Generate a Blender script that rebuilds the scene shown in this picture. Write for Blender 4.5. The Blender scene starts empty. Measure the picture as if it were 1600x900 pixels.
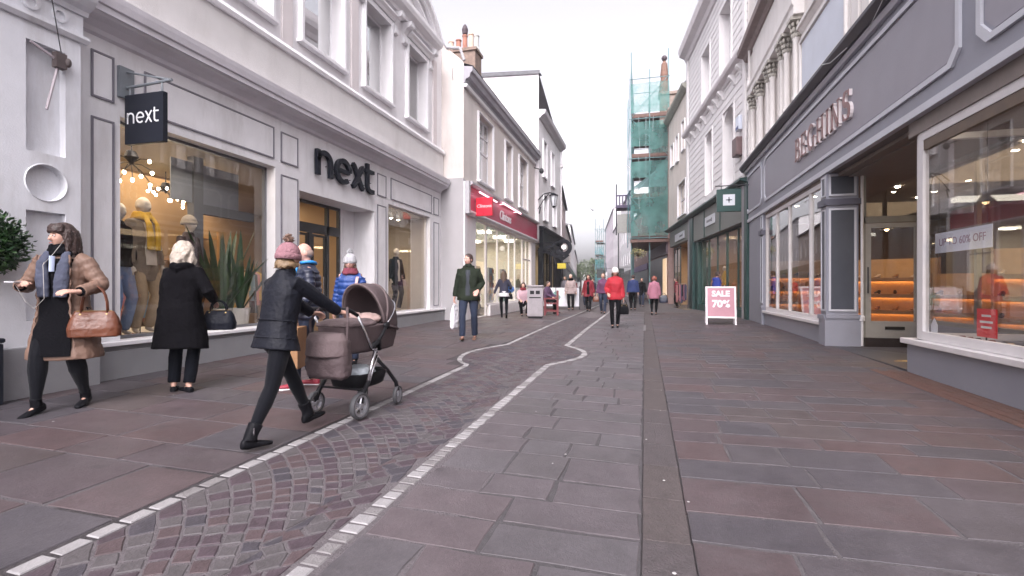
import bpy, bmesh, math, random
from mathutils import Vector, Matrix
from math import sin, cos, pi, radians, sqrt
random.seed(7)
SC = bpy.context.scene
COL = SC.collection
# ---------------------------------------------------------------- camera, sky, sun, exposure
cd = bpy.data.cameras.new('street_camera'); cam = bpy.data.objects.new('street_camera', cd); COL.objects.link(cam)
cd.sensor_width = 36; cd.lens = 17.55; cd.clip_start = 0.05; cd.clip_end = 2000
cam.location = (0, 0, 1.26); cam.rotation_euler = (radians(89.95), 0, radians(14.93))
SC.camera = cam
SC.view_settings.view_transform = 'Standard'; SC.view_settings.look = 'None'
SC.view_settings.exposure = 1.4; SC.view_settings.gamma = 1
SC.render.engine = 'CYCLES'
SC.cycles.use_denoising = True
SC.cycles.max_bounces = 7; SC.cycles.diffuse_bounces = 4; SC.cycles.glossy_bounces = 4
SC.cycles.transparent_max_bounces = 16; SC.cycles.transmission_bounces = 4
SC.cycles.sample_clamp_indirect = 3.0
SC.cycles.caustics_reflective = False; SC.cycles.caustics_refractive = False
W = bpy.data.worlds.new('World'); SC.world = W; W.use_nodes = True
nt = W.node_tree; nt.nodes.clear()
sky = nt.nodes.new('ShaderNodeTexSky'); sky.sky_type = 'NISHITA'; sky.sun_disc = False
SUN_EL, SUN_AZ = radians(44), radians(176)
sky.sun_elevation = SUN_EL; sky.sun_rotation = SUN_AZ
sky.air_density = 1.0; sky.dust_density = 6.0; sky.ozone_density = 1.0
hs = nt.nodes.new('ShaderNodeHueSaturation'); hs.inputs['Saturation'].default_value = 0.12
tint = nt.nodes.new('ShaderNodeMix'); tint.data_type = 'RGBA'; tint.blend_type = 'MULTIPLY'; tint.inputs[0].default_value = 1
tint.inputs[7].default_value = (1.0, 0.958, 1.012, 1)
bg = nt.nodes.new('ShaderNodeBackground'); bg.inputs[1].default_value = 0.15
ow = nt.nodes.new('ShaderNodeOutputWorld')
nt.links.new(sky.outputs[0], hs.inputs['Color']); nt.links.new(hs.outputs[0], tint.inputs[6])
nt.links.new(tint.outputs[2], bg.inputs[0]); nt.links.new(bg.outputs[0], ow.inputs[0])
sd = bpy.data.lights.new('sun', 'SUN'); so = bpy.data.objects.new('sun', sd); COL.objects.link(so)
sd.energy = 0.5; sd.angle = radians(35); sd.color = (1, .97, .94)
# sun_rotation measured clockwise from +Y
sdir = Vector((sin(SUN_AZ)*cos(SUN_EL), cos(SUN_AZ)*cos(SUN_EL), sin(SUN_EL)))
so.rotation_euler = sdir.to_track_quat('Z', 'Y').to_euler()

# ---------------------------------------------------------------- materials
MATS = {}
def M(name, col=(.5,.5,.5), rough=.6, var=.08, vscale=6.0, bump=0.0, bscale=40.0, metal=0.0, emit=None, es=1.0, spec=.5, dirt=0.0, sheen=0.0, alpha=None):
    if name in MATS: return MATS[name]
    if max(col) < .035 and spec == .5 and not metal: spec = .07
    m = bpy.data.materials.new(name); MATS[name] = m; m.use_nodes = True
    N = m.node_tree.nodes; L = m.node_tree.links
    b = N['Principled BSDF']
    b.inputs['Roughness'].default_value = rough; b.inputs['Metallic'].default_value = metal
    b.inputs['Specular IOR Level'].default_value = spec
    if sheen: b.inputs['Sheen Weight'].default_value = sheen
    b.inputs['Base Color'].default_value = (*col, 1)
    m.diffuse_color = (*col, 1)
    if emit:
        b.inputs['Emission Color'].default_value = (*emit, 1); b.inputs['Emission Strength'].default_value = es
    tc = N.new('ShaderNodeTexCoord')
    if var > 0 or dirt > 0:
        nz = N.new('ShaderNodeTexNoise'); nz.inputs['Scale'].default_value = vscale; nz.inputs['Detail'].default_value = 6; nz.inputs['Roughness'].default_value = .6
        L.new(tc.outputs['Object'], nz.inputs['Vector'])
        mr = N.new('ShaderNodeMapRange'); mr.inputs[1].default_value = .3; mr.inputs[2].default_value = .7
        mr.inputs[3].default_value = 1-var; mr.inputs[4].default_value = 1+var
        L.new(nz.outputs['Fac'], mr.inputs[0])
        mx = N.new('ShaderNodeVectorMath'); mx.operation = 'SCALE'; mx.inputs[0].default_value = col
        L.new(mr.outputs[0], mx.inputs['Scale']); last = mx.outputs[0]
        if dirt > 0:
            n2 = N.new('ShaderNodeTexNoise'); n2.inputs['Scale'].default_value = 1.3; n2.inputs['Detail'].default_value = 8; n2.inputs['Roughness'].default_value = .7
            mp = N.new('ShaderNodeMapping'); mp.inputs['Scale'].default_value = (1.6, 1.6, .35)
            L.new(tc.outputs['Object'], mp.inputs[0]); L.new(mp.outputs[0], n2.inputs['Vector'])
            m2 = N.new('ShaderNodeMapRange'); m2.inputs[1].default_value = .5; m2.inputs[2].default_value = .75
            m2.inputs[3].default_value = 0; m2.inputs[4].default_value = dirt
            L.new(n2.outputs['Fac'], m2.inputs[0])
            mm = N.new('ShaderNodeMix'); mm.data_type = 'RGBA'; L.new(m2.outputs[0], mm.inputs[0]); L.new(last, mm.inputs[6])
            mm.inputs[7].default_value = (.28, .25, .22, 1); last = mm.outputs[2]
        L.new(last, b.inputs['Base Color'])
        rr = N.new('ShaderNodeMapRange'); rr.inputs[3].default_value = max(0, rough-.07); rr.inputs[4].default_value = min(1, rough+.07)
        L.new(nz.outputs['Fac'], rr.inputs[0]); L.new(rr.outputs[0], b.inputs['Roughness'])
    if bump > 0:
        nb = N.new('ShaderNodeTexNoise'); nb.inputs['Scale'].default_value = bscale; nb.inputs['Detail'].default_value = 5
        L.new(tc.outputs['Object'], nb.inputs['Vector'])
        bp = N.new('ShaderNodeBump'); bp.inputs['Strength'].default_value = bump; bp.inputs['Distance'].default_value = .02
        L.new(nb.outputs['Fac'], bp.inputs['Height']); L.new(bp.outputs[0], b.inputs['Normal'])
    return m
def GLASS(name, refl=0.0, tint=(1,1,1), rough=0.0, ior=1.5):
    if name in MATS: return MATS[name]
    m = bpy.data.materials.new(name); MATS[name] = m; m.use_nodes = True
    N = m.node_tree.nodes; L = m.node_tree.links; N.clear()
    o = N.new('ShaderNodeOutputMaterial'); mx = N.new('ShaderNodeMixShader'); t = N.new('ShaderNodeBsdfTransparent'); g = N.new('ShaderNodeBsdfGlossy')
    t.inputs[0].default_value = (*tint, 1); g.inputs['Roughness'].default_value = rough
    f = N.new('ShaderNodeLayerWeight'); f.inputs[0].default_value = .5
    pw = N.new('ShaderNodeMath'); pw.operation = 'POWER'; pw.inputs[1].default_value = 4.2
    mr = N.new('ShaderNodeMapRange'); mr.inputs[3].default_value = .03+refl; mr.inputs[4].default_value = 1
    L.new(f.outputs['Facing'], pw.inputs[0]); L.new(pw.outputs[0], mr.inputs[0]); L.new(mr.outputs[0], mx.inputs[0])
    L.new(t.outputs[0], mx.inputs[1]); L.new(g.outputs[0], mx.inputs[2]); L.new(mx.outputs[0], o.inputs[0])
    return m
def EM(name, col, s):
    return M(name, (.6,.6,.6), .5, 0, emit=col, es=s)
def NET(name, col, dens=.6, scale=60):
    if name in MATS: return MATS[name]
    m = bpy.data.materials.new(name); MATS[name] = m; m.use_nodes = True
    N = m.node_tree.nodes; L = m.node_tree.links; b = N['Principled BSDF']; b.inputs['Base Color'].default_value = (*col,1); b.inputs['Roughness'].default_value=.8
    o = N['Material Output']; t = N.new('ShaderNodeBsdfTransparent'); mx = N.new('ShaderNodeMixShader')
    tr = N.new('ShaderNodeBsdfTranslucent'); tr.inputs[0].default_value = (*col,1); m2 = N.new('ShaderNodeMixShader'); m2.inputs[0].default_value=.55
    L.new(b.outputs[0], m2.inputs[1]); L.new(tr.outputs[0], m2.inputs[2])
    tc = N.new('ShaderNodeTexCoord'); nz = N.new('ShaderNodeTexNoise'); nz.inputs['Scale'].default_value = .9; nz.inputs['Detail'].default_value=4
    L.new(tc.outputs['Object'], nz.inputs['Vector'])
    mr = N.new('ShaderNodeMapRange'); mr.inputs[1].default_value=.3; mr.inputs[2].default_value=.7; mr.inputs[3].default_value = dens-.22; mr.inputs[4].default_value = dens+.22
    L.new(nz.outputs['Fac'], mr.inputs[0]); L.new(mr.outputs[0], mx.inputs[0])
    L.new(t.outputs[0], mx.inputs[1]); L.new(m2.outputs[0], mx.inputs[2]); L.new(mx.outputs[0], o.inputs[0])
    return m

# ---------------------------------------------------------------- mesh helpers
class MB:
    def __init__(s): s.v = []; s.f = []; s.m = []; s.mats = []
    def mi(s, mat):
        if mat is None: return 0
        if mat not in s.mats: s.mats.append(mat)
        return s.mats.index(mat)
    def add(s, vs, fs, mat=None):
        o = len(s.v); i = s.mi(mat)
        s.v += [Vector(p) for p in vs]
        s.f += [tuple(a+o for a in f) for f in fs]; s.m += [i]*len(fs)
    def box(s, a, b, mat=None, T=None):
        x0,y0,z0 = a; x1,y1,z1 = b
        vs = [(x0,y0,z0),(x1,y0,z0),(x1,y1,z0),(x0,y1,z0),(x0,y0,z1),(x1,y0,z1),(x1,y1,z1),(x0,y1,z1)]
        if T: vs = [T(*p) for p in vs]
        s.add(vs, [(0,3,2,1),(4,5,6,7),(0,1,5,4),(1,2,6,5),(2,3,7,6),(3,0,4,7)], mat)
    def cbox(s, a, b, c=.01, mat=None, T=None):   # chamfered box
        x0,y0,z0 = a; x1,y1,z1 = b
        vs = []
        for z,i in ((z0,c),(z0+c,0),(z1-c,0),(z1,c)):
            vs += [(x0+i+0,y0+i,z),(x1-i,y0+i,z),(x1-i,y1-i,z),(x0+i,y1-i,z)]
        if T: vs = [T(*p) for p in vs]
        fs = [(3,2,1,0),(12,13,14,15)]
        for r in range(3):
            for k in range(4):
                fs.append((r*4+k, r*4+(k+1)%4, r*4+4+(k+1)%4, r*4+4+k))
        s.add(vs, fs, mat)
    def prism(s, poly, h0, h1, fn, mat=None):   # poly 2D, fn(u,v,h)->3D
        n = len(poly); vs = [fn(u,v,h0) for u,v in poly]+[fn(u,v,h1) for u,v in poly]
        fs = [tuple(range(n-1,-1,-1)), tuple(range(n,2*n))]+[(k,(k+1)%n,n+(k+1)%n,n+k) for k in range(n)]
        s.add(vs, fs, mat)
    def rings(s, rings, mat=None, cap0=True, cap1=True):
        n = len(rings[0]); vs = [p for r in rings for p in r]; fs = []
        for i in range(len(rings)-1):
            for k in range(n): fs.append((i*n+k, i*n+(k+1)%n, (i+1)*n+(k+1)%n, (i+1)*n+k))
        if cap0: fs.append(tuple(range(n-1,-1,-1)))
        if cap1: fs.append(tuple((len(rings)-1)*n+k for k in range(n)))
        s.add(vs, fs, mat)
    def tube(s, pts, rad, n=8, mat=None, round_=False, flat=1.0):
        pts = [Vector(p) for p in pts]
        if not isinstance(rad, (list,tuple)): rad = [rad]*len(pts)
        if round_:
            d0 = (pts[0]-pts[1]).normalized(); d1 = (pts[-1]-pts[-2]).normalized(); r0, r1 = rad[0], rad[-1]
            pts = [pts[0]+d0*r0*.95, pts[0]+d0*r0*.6]+pts+[pts[-1]+d1*r1*.6, pts[-1]+d1*r1*.95]
            rad = [r0*.3, r0*.8]+list(rad)+[r1*.8, r1*.3]
        t = (pts[1]-pts[0]).normalized()
        u = t.orthogonal().normalized()
        if abs(t.z) < .95: u = Vector((0,0,1)).cross(t).normalized()
        R = []
        for i, p in enumerate(pts):
            if i == 0: t = (pts[1]-pts[0])
            elif i == len(pts)-1: t = pts[i]-pts[i-1]
            else: t = (pts[i+1]-pts[i]).normalized()+(pts[i]-pts[i-1]).normalized()
            if t.length < 1e-7: t = pts[-1]-pts[0]
            t.normalize(); u = (u-t*u.dot(t)).normalized(); w = t.cross(u)
            R.append([p+(u*cos(a)+w*sin(a)*flat)*rad[i] for a in [2*pi*k/n for k in range(n)]])
        s.rings(R, mat)
    def ell(s, c, r, nu=14, nv=9, mat=None, rot=None, fn=None):
        vs = []; c = Vector(c)
        for j in range(1, nv):
            th = pi*j/nv
            for k in range(nu):
                ph = 2*pi*k/nu; vs.append(Vector((sin(th)*cos(ph), sin(th)*sin(ph), cos(th))))
        vs += [Vector((0,0,1)), Vector((0,0,-1))]
        fs = []
        for j in range(nv-2):
            for k in range(nu): fs.append((j*nu+k, (j+1)*nu+k, (j+1)*nu+(k+1)%nu, j*nu+(k+1)%nu))
        a = len(vs)-2
        for k in range(nu): fs.append((a, k, (k+1)%nu)); fs.append((a+1, (nv-2)*nu+(k+1)%nu, (nv-2)*nu+k))
        out = []
        for d in vs:
            q = Vector((d.x*r[0], d.y*r[1], d.z*r[2]))
            if fn: q = fn(d, q)
            if rot: q = rot @ q
            out.append(c+q)
        s.add(out, fs, mat)
    def lathe(s, prof, c=(0,0,0), n=16, mat=None):
        c = Vector(c)
        s.rings([[c+Vector((r*cos(2*pi*k/n), r*sin(2*pi*k/n), z)) for k in range(n)] for r,z in prof], mat)
    def mesh(s, name, off=(0,0,0), smooth=False):
        me = bpy.data.meshes.new(name); o = Vector(off)
        me.from_pydata([tuple(p-o) for p in s.v], [], s.f)
        for m in s.mats: me.materials.append(m)
        if len(s.mats) > 1: me.polygons.foreach_set('material_index', s.m)
        bm = bmesh.new(); bm.from_mesh(me); bmesh.ops.recalc_face_normals(bm, faces=bm.faces); bm.to_mesh(me); bm.free()
        if smooth: me.polygons.foreach_set('use_smooth', [True]*len(me.polygons))
        return me
    def build(s, name, mat=None, parent=None, smooth=False, local=False, kind=None, label=None, bevel=0, sharp=None):
        if not s.v: return None
        off = (0,0,0)
        if parent is not None and not local: off = WORLDOFF.get(parent.name, Vector((0,0,0)))
        me = s.mesh(name, off, smooth)
        if mat is not None and not s.mats: me.materials.append(mat)
        ob = bpy.data.objects.new(name, me); COL.objects.link(ob)
        if parent is not None: ob.parent = parent; WORLDOFF[ob.name] = Vector(off)
        else: WORLDOFF[ob.name] = Vector((0,0,0))
        if kind: ob['kind'] = kind
        if label: ob['label'] = label
        if bevel:
            b = ob.modifiers.new('bevel', 'BEVEL'); b.width = bevel; b.segments = 2; b.limit_method = 'ANGLE'
        if sharp: me.set_sharp_from_angle(angle=radians(sharp))
        return ob
WORLDOFF = {}
def thing(name, label, cat, loc=(0,0,0), rz=0, group=None):
    o = bpy.data.objects.new(name, None); COL.objects.link(o); o.location = loc; o.rotation_euler = (0,0,radians(rz))
    o['label'] = label; o['category'] = cat; o.empty_display_size = .2
    if group: o['group'] = group
    WORLDOFF[o.name] = Vector(loc)
    return o
def tag(o, label, cat, group=None):
    o['label'] = label; o['category'] = cat
    if group: o['group'] = group
    return o
def dup(root, loc, rz, label=None, group=None):
    r = root.copy(); COL.objects.link(r); r.location = loc; r.rotation_euler = (0,0,radians(rz))
    if label: r['label'] = label
    if group: r['group'] = group
    for ch in list(root.children):
        c = ch.copy(); COL.objects.link(c); c.parent = r
        for g in ch.children:
            d = g.copy(); COL.objects.link(d); d.parent = c
    return r
def flag_structure(o): o['kind'] = 'structure'; return o
class Fac:   # a facade: s along it, o out from it towards the street, z up
    def __init__(f, p, d, n): f.p = Vector((p[0],p[1],0)); f.d = Vector((d[0],d[1],0)); f.n = Vector((n[0],n[1],0))
    def __call__(f, s, o, z): return f.p + f.d*s + f.n*o + Vector((0,0,z))
    def box(f, mb, s0,s1,o0,o1,z0,z1, mat=None): mb.box((s0,o0,z0),(s1,o1,z1), mat, f)
    def mould(f, mb, prof, s0, s1, mat=None): mb.prism(prof, s0, s1, lambda u,v,h: f(h,u,v), mat)
    def wall(f, mb, s0,s1,z0,z1, ops, o=0, dep=.2, mat=None, rmat=None):
        ss = sorted(set([s0,s1]+[a for q in ops for a in q[:2]])); zz = sorted(set([z0,z1]+[a for q in ops for a in q[2:4]]))
        for i in range(len(ss)-1):
            for j in range(len(zz)-1):
                cs, cz = (ss[i]+ss[i+1])/2, (zz[j]+zz[j+1])/2
                if any(q[0]<cs<q[1] and q[2]<cz<q[3] for q in ops): continue
                f.quad(mb, ss[i],ss[i+1],zz[j],zz[j+1],o,mat)
        for a,b,c,d in [q[:4] for q in ops]:
            mb.add([f(a,o,c),f(a,o-dep,c),f(a,o-dep,d),f(a,o,d)], [(0,1,2,3)], rmat or mat)
            mb.add([f(b,o,c),f(b,o-dep,c),f(b,o-dep,d),f(b,o,d)], [(0,1,2,3)], rmat or mat)
            mb.add([f(a,o,d),f(b,o,d),f(b,o-dep,d),f(a,o-dep,d)], [(0,1,2,3)], rmat or mat)
            mb.add([f(a,o,c),f(b,o,c),f(b,o-dep,c),f(a,o-dep,c)], [(0,1,2,3)], rmat or mat)
    def quad(f, mb, s0,s1,z0,z1,o,mat=None): mb.add([f(s0,o,z0),f(s1,o,z0),f(s1,o,z1),f(s0,o,z1)], [(0,1,2,3)], mat)
    def frame(f, mb, s0,s1,z0,z1,w,o0,o1, mat=None):
        f.box(mb,s0,s1,o0,o1,z0,z0+w,mat); f.box(mb,s0,s1,o0,o1,z1-w,z1,mat)
        f.box(mb,s0,s0+w,o0,o1,z0+w,z1-w,mat); f.box(mb,s1-w,s1,o0,o1,z0+w,z1-w,mat)
def text_geo(txt, size, extrude=.01, bold=0.0, shear=0.0, spacing=1.0):
    cu = bpy.data.curves.new('lettering', 'FONT'); cu.body = txt; cu.size = size; cu.extrude = extrude; cu.offset = bold; cu.shear = shear
    cu.space_character = spacing; cu.align_x = 'CENTER'; cu.align_y = 'CENTER'; cu.resolution_u = 4
    o = bpy.data.objects.new('lettering', cu); COL.objects.link(o)
    me = bpy.data.meshes.new_from_object(o.evaluated_get(bpy.context.evaluated_depsgraph_get()))
    vs = [v.co.copy() for v in me.vertices]; fs = [tuple(p.vertices) for p in me.polygons]
    bpy.data.objects.remove(o); bpy.data.meshes.remove(me); bpy.data.curves.remove(cu)
    return vs, fs
def put_text(mb, txt, size, c, R, U, extrude=.01, mat=None, **k):
    vs, fs = text_geo(txt, size, extrude, **k); c, R, U = Vector(c), Vector(R), Vector(U); Nn = R.cross(U)
    mb.add([c+R*p.x+U*p.y+Nn*p.z for p in vs], fs, mat)
def ribbon(mb, pts, w, c, R, U, d0=0, d1=.02, mat=None):    # stroke of a hand made letter
    c, R, U = Vector(c), Vector(R), Vector(U); Nn = R.cross(U); n = len(pts)
    if not isinstance(w,(list,tuple)): w = [w]*n
    L, Rr = [], []
    for i,(x,y) in enumerate(pts):
        a = pts[max(0,i-1)]; b = pts[min(n-1,i+1)]; tx,ty = b[0]-a[0], b[1]-a[1]; l = math.hypot(tx,ty) or 1
        nx,ny = -ty/l, tx/l; L.append((x+nx*w[i]/2, y+ny*w[i]/2)); Rr.append((x-nx*w[i]/2, y-ny*w[i]/2))
    for i in range(n-1):
        q = [L[i],L[i+1],Rr[i+1],Rr[i]]
        mb.add([c+R*x+U*y+Nn*d0 for x,y in q]+[c+R*x+U*y+Nn*d1 for x,y in q], [(3,2,1,0),(4,5,6,7),(0,1,5,4),(2,3,7,6)]+([(3,0,4,7)] if i==0 else [])+([(1,2,6,5)] if i==n-2 else []), mat)
def arc(cx, cy, r, a0, a1, n=12, ry=None):
    return [(cx+r*cos(radians(a0+(a1-a0)*i/n)), cy+(ry or r)*sin(radians(a0+(a1-a0)*i/n))) for i in range(n+1)]

# ground height: a shallow fall towards the drain and a slight climb away from the camera
def zg(X, Y):
    X = max(-8, min(X, 8))
    g = .008*max(-3, min(Y, 14))
    return g+(.02*(.3-X) if X < .3 else .012*(X-.3))
# ================================================================ GROUND
def pavmat(name, col, bump=.35, rough=.55):
    if name in MATS: return MATS[name]
    m = bpy.data.materials.new(name); MATS[name] = m; m.use_nodes = True
    N = m.node_tree.nodes; L = m.node_tree.links; b = N['Principled BSDF']; b.inputs['Specular IOR Level'].default_value = .42
    tc = N.new('ShaderNodeTexCoord')
    def noise(sc, det=6, ro=.6):
        n = N.new('ShaderNodeTexNoise'); n.inputs['Scale'].default_value = sc; n.inputs['Detail'].default_value = det; n.inputs['Roughness'].default_value = ro; L.new(tc.outputs['Object'], n.inputs['Vector']); return n.outputs['Fac']
    def rng(src, a, b_, c, d):
        r = N.new('ShaderNodeMapRange'); r.inputs[1].default_value = a; r.inputs[2].default_value = b_; r.inputs[3].default_value = c; r.inputs[4].default_value = d; L.new(src, r.inputs[0]); return r.outputs[0]
    fine, mid, big = noise(38,8,.7), noise(6.5,6,.65), noise(.9,5,.6)
    mu = N.new('ShaderNodeMath'); mu.operation = 'MULTIPLY'; L.new(rng(fine,.3,.7,.84,1.18), mu.inputs[0]); L.new(rng(mid,.3,.7,.82,1.18), mu.inputs[1])
    m2 = N.new('ShaderNodeMath'); m2.operation = 'MULTIPLY'; L.new(mu.outputs[0], m2.inputs[0]); L.new(rng(big,.35,.65,.84,1.14), m2.inputs[1])
    sc = N.new('ShaderNodeVectorMath'); sc.operation = 'SCALE'; sc.inputs[0].default_value = col; L.new(m2.outputs[0], sc.inputs['Scale'])
    dust = N.new('ShaderNodeMix'); dust.data_type = 'RGBA'; L.new(rng(noise(2.3,8,.75),.45,.75,.02,.50), dust.inputs[0]); L.new(sc.outputs[0], dust.inputs[6]); dust.inputs[7].default_value = (.088,.078,.083,1)
    spot = N.new('ShaderNodeMix'); spot.data_type = 'RGBA'; L.new(rng(noise(4.2,3,.5),.66,.72,0,.5), spot.inputs[0]); L.new(dust.outputs[2], spot.inputs[6]); spot.inputs[7].default_value = (.035,.032,.034,1)
    L.new(spot.outputs[2], b.inputs['Base Color']); L.new(rng(big,.3,.7,rough-.12,rough+.14), b.inputs['Roughness'])
    bp = N.new('ShaderNodeBump'); bp.inputs['Strength'].default_value = bump; bp.inputs['Distance'].default_value = .012
    ad = N.new('ShaderNodeMath'); L.new(noise(60,6,.7), ad.inputs[0]); L.new(mid, ad.inputs[1]); L.new(ad.outputs[0], bp.inputs['Height']); L.new(bp.outputs[0], b.inputs['Normal'])
    return m
def sheet(name, x0, x1, y0, y1, nx, ny, dz, mat, parent=None, kind='structure'):
    mb = MB(); xs = [x0+(x1-x0)*i/nx for i in range(nx+1)]; ys = [y0+(y1-y0)*i/ny for i in range(ny+1)]
    if x0 < .3 < x1: xs = sorted(xs+[.3])
    for y in ys:
        for x in xs: mb.v.append(Vector((x,y,zg(x,y)+dz)))
    n = len(xs)
    for j in range(len(ys)-1):
        for i in range(n-1): mb.f.append((j*n+i, j*n+i+1, (j+1)*n+i+1, (j+1)*n+i)); mb.m.append(0)
    return mb.build(name, mat, parent, kind=kind)
mort_l = M('light_mortar', (.072,.064,.069), .85, .2, 25, .4, 90)
mort_d = M('dark_mortar', (.055,.05,.054), .9, .25, 25, .4, 90)
earth = M('street_bedding', (.075,.068,.072), .9, .15, 3, .2, 30)
mb = MB(); xs_ = [-420,-8,.3,8,420]; ys_ = [-40,-3,14,60,900]
for y_ in ys_:
    for x_ in xs_: mb.v.append(Vector((x_,y_,zg(x_,y_)-.06)))
for j in range(4):
    for i in range(4): mb.f.append((j*5+i,j*5+i+1,j*5+6+i,j*5+5+i)); mb.m.append(0)
mb.build('ground', earth, kind='structure')
def slab_mesh(poly, top, th=.03, cham=.006, jit=.002):
    """flat stone: polygon (CCW) with a chamfered arris"""
    n = len(poly); cx = sum(p[0] for p in poly)/n; cy = sum(p[1] for p in poly)/n
    def inset(p, d):
        dx, dy = p[0]-cx, p[1]-cy; l = math.hypot(dx,dy) or 1; return (p[0]-dx/l*d, p[1]-dy/l*d)
    tilt = (random.uniform(-jit,jit), random.uniform(-jit,jit)); dz = random.uniform(-jit, jit)*1.2
    def z(p, o): return top(p[0],p[1])+dz+tilt[0]*(p[0]-cx)*2+tilt[1]*(p[1]-cy)*2+o
    r0 = [(p[0],p[1],z(p,-th)) for p in poly]; r1 = [(p[0],p[1],z(p,-cham)) for p in poly]
    q = [inset(p, cham*1.6) for p in poly]; r2 = [(p[0],p[1],z(p,0)) for p in q]
    vs = r0+r1+r2; fs = []
    for r in range(2):
        for k in range(n): fs.append((r*n+k, r*n+(k+1)%n, (r+1)*n+(k+1)%n, (r+1)*n+k))
    fs.append(tuple(range(2*n,3*n)))
    return vs, fs
def rough_poly(x0,x1,y0,y1,g,j, cut=0):
    a = g/2; r = lambda: random.uniform(-j,j)
    X0,X1,Y0,Y1 = x0+a,x1-a,y0+a,y1-a
    p = [(X0+r(),Y0+r()),((X0+X1)/2+r(),Y0+r()*.6),(X1+r(),Y0+r()),(X1+r()*.6,(Y0+Y1)/2),(X1+r(),Y1+r()),((X0+X1)/2+r(),Y1+r()*.6),(X0+r(),Y1+r()),(X0+r()*.6,(Y0+Y1)/2)]
    return p
def lay(parent, pieces, mats, name, top=zg, limit=295, th=.03, cham=.003, jit=.0012):
    """pieces nearest the camera become parts, the rest one joined part"""
    pieces.sort(key=lambda p: (sum(q[0] for q in p[0])/len(p[0]))**2*.3+(sum(q[1] for q in p[0])/len(p[0]))**2)
    rest = MB()
    for i,(poly,mi) in enumerate(pieces):
        vs, fs = slab_mesh(poly, top, th, cham, jit)
        if i < limit:
            mb = MB(); mb.add(vs, fs); mb.build(name, mats[mi], parent)
        else: rest.add(vs, fs, mats[mi])
    if rest.v: rest.build(name+'_field', None, parent, kind='stuff')
# lane edges (white setts), bulging out between 7 and 10 m
def pw(P, y):
    if y <= P[0][0]: return P[0][1]
    for i in range(len(P)-1):
        if y <= P[i+1][0]:
            t = (y-P[i][0])/(P[i+1][0]-P[i][0]); return P[i][1]*(1-t)+P[i+1][1]*t
    return P[-1][1]-.006*(y-P[-1][0])
EL = [(7.02,-2.55),(7.12,-2.66),(7.3,-2.79),(7.6,-2.90),(7.95,-2.97),(8.3,-2.985),(8.7,-2.92),(9.1,-2.80),(9.55,-2.64)]
ER = [(7.42,-1.42),(7.62,-1.33),(7.95,-1.18),(8.3,-1.06),(8.65,-1.02),(8.95,-1.04),(9.25,-1.13),(9.55,-1.30),(9.82,-1.50)]
def edgeL(y): return pw(EL, y)
def edgeR(y): return pw(ER, y)
slate = [pavmat('slab_mauve',(0.062,0.048,0.054)), pavmat('slab_rose',(0.068,0.049,0.053)), pavmat('slab_slate',(0.054,0.048,0.056)),
         pavmat('slab_grey',(0.061,0.053,0.060)), pavmat('slab_umber',(0.063,0.049,0.050)), pavmat('slab_red',(0.071,0.047,0.049))]
rest_mid = [pavmat('flag_violet',(0.080,0.068,0.075)), pavmat('flag_grey',(0.081,0.073,0.080)), pavmat('flag_pink',(0.085,0.068,0.074)), pavmat('flag_dull',(0.073,0.065,0.070))]
# left pavement
LP = sheet('left_pavement', -6.6, -2.5, -2, 60, 6, 40, -.0040, mort_l)
pcs = []; y = .9
while y < 24:
    h = random.choice([.38,.45,.5,.55,.62]); x = -6.35
    while x < -2.62:
        w = random.uniform(.5,1.05); x1 = x+w
        lim = min(edgeL(y), edgeL(y+h))-.065
        if x1 > lim-.3: x1 = lim
        if x1-x > .12: pcs.append((rough_poly(x,x1,y,y+h,.022,.008), random.choice([0,0,1,1,2,3,4,5,4])))
        if x1 >= lim-.001: break
        x = x1
    y += h
lay(LP, pcs, slate, 'paving_slab')
# middle flags
MP = sheet('flagstone_path', -1.6, -.02, -2, 60, 4, 40, -.0055, mort_d)
pcs = []; y = 1.0
while y < 24:
    h = random.uniform(.30,.44); x = max(edgeR(y), edgeR(y+h))+.07; k = 0
    while x < -.02:
        w = random.uniform(.32,.62); x1 = x+w
        if x1 > -.25: x1 = -.02
        pcs.append((rough_poly(x,x1,y,y+h,.024,.013), random.choice([0,1,2,3,0,3])))
        if x1 >= -.021: break
        x = x1
    y += h
lay(MP, pcs, rest_mid, 'paving_slab', jit=.0025)
# drain channel
DR = sheet('drain_channel', -.03, .235, -2, 60, 2, 40, -.024, M('drain_dark',(0.062,0.054,0.058),.85,.2,20,.3,60))
dch = [M('channel_stone',(0.060,0.050,0.053),.75,.22,14,.5,70), M('channel_stone_brown',(0.063,0.051,0.051),.75,.22,14,.5,70)]
pcs = []; y = 1.0
while y < 26:
    h = random.uniform(.45,.62); pcs.append((rough_poly(-.018,.222,y,y+h,.008,.003), random.choice([0,1]))); y += h
dip = lambda x,y: zg(x,y)-.006-.012*max(0,1-abs(x-.1)/.1)
lay(DR, pcs, dch, 'channel_stone', top=lambda x,y: zg(x,y)-.006, jit=.0015)
# right pavement
RP = sheet('right_pavement', .225, 4.9, -2, 60, 6, 40, -.0040, mort_l)
pcs = []; y = 1.1
while y < 24:
    h = random.choice([.20,.28,.34,.36,.42,.50]); x = .215
    while x < (3.0 if 4.0<y<8.2 else 3.55):
        w = random.uniform(.34,.86); x1 = x+w
        if x1 > (2.7 if 4.0<y<8.2 else 3.2): x1 = (3.055 if 4.0<y<8.2 else 3.6)
        pcs.append((rough_poly(x,x1,y,y+h,.022,.008), random.choice([0,1,1,2,3,4,5,2])))
        x = x1
    y += h
pcs = [p for p in pcs if not (False)]+[(rough_poly(2.75+random.uniform(0,.02),3.16,yy,yy+.42,.02,.005),2) for yy in ()]
lay(RP, pcs, slate, 'paving_slab')
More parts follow.
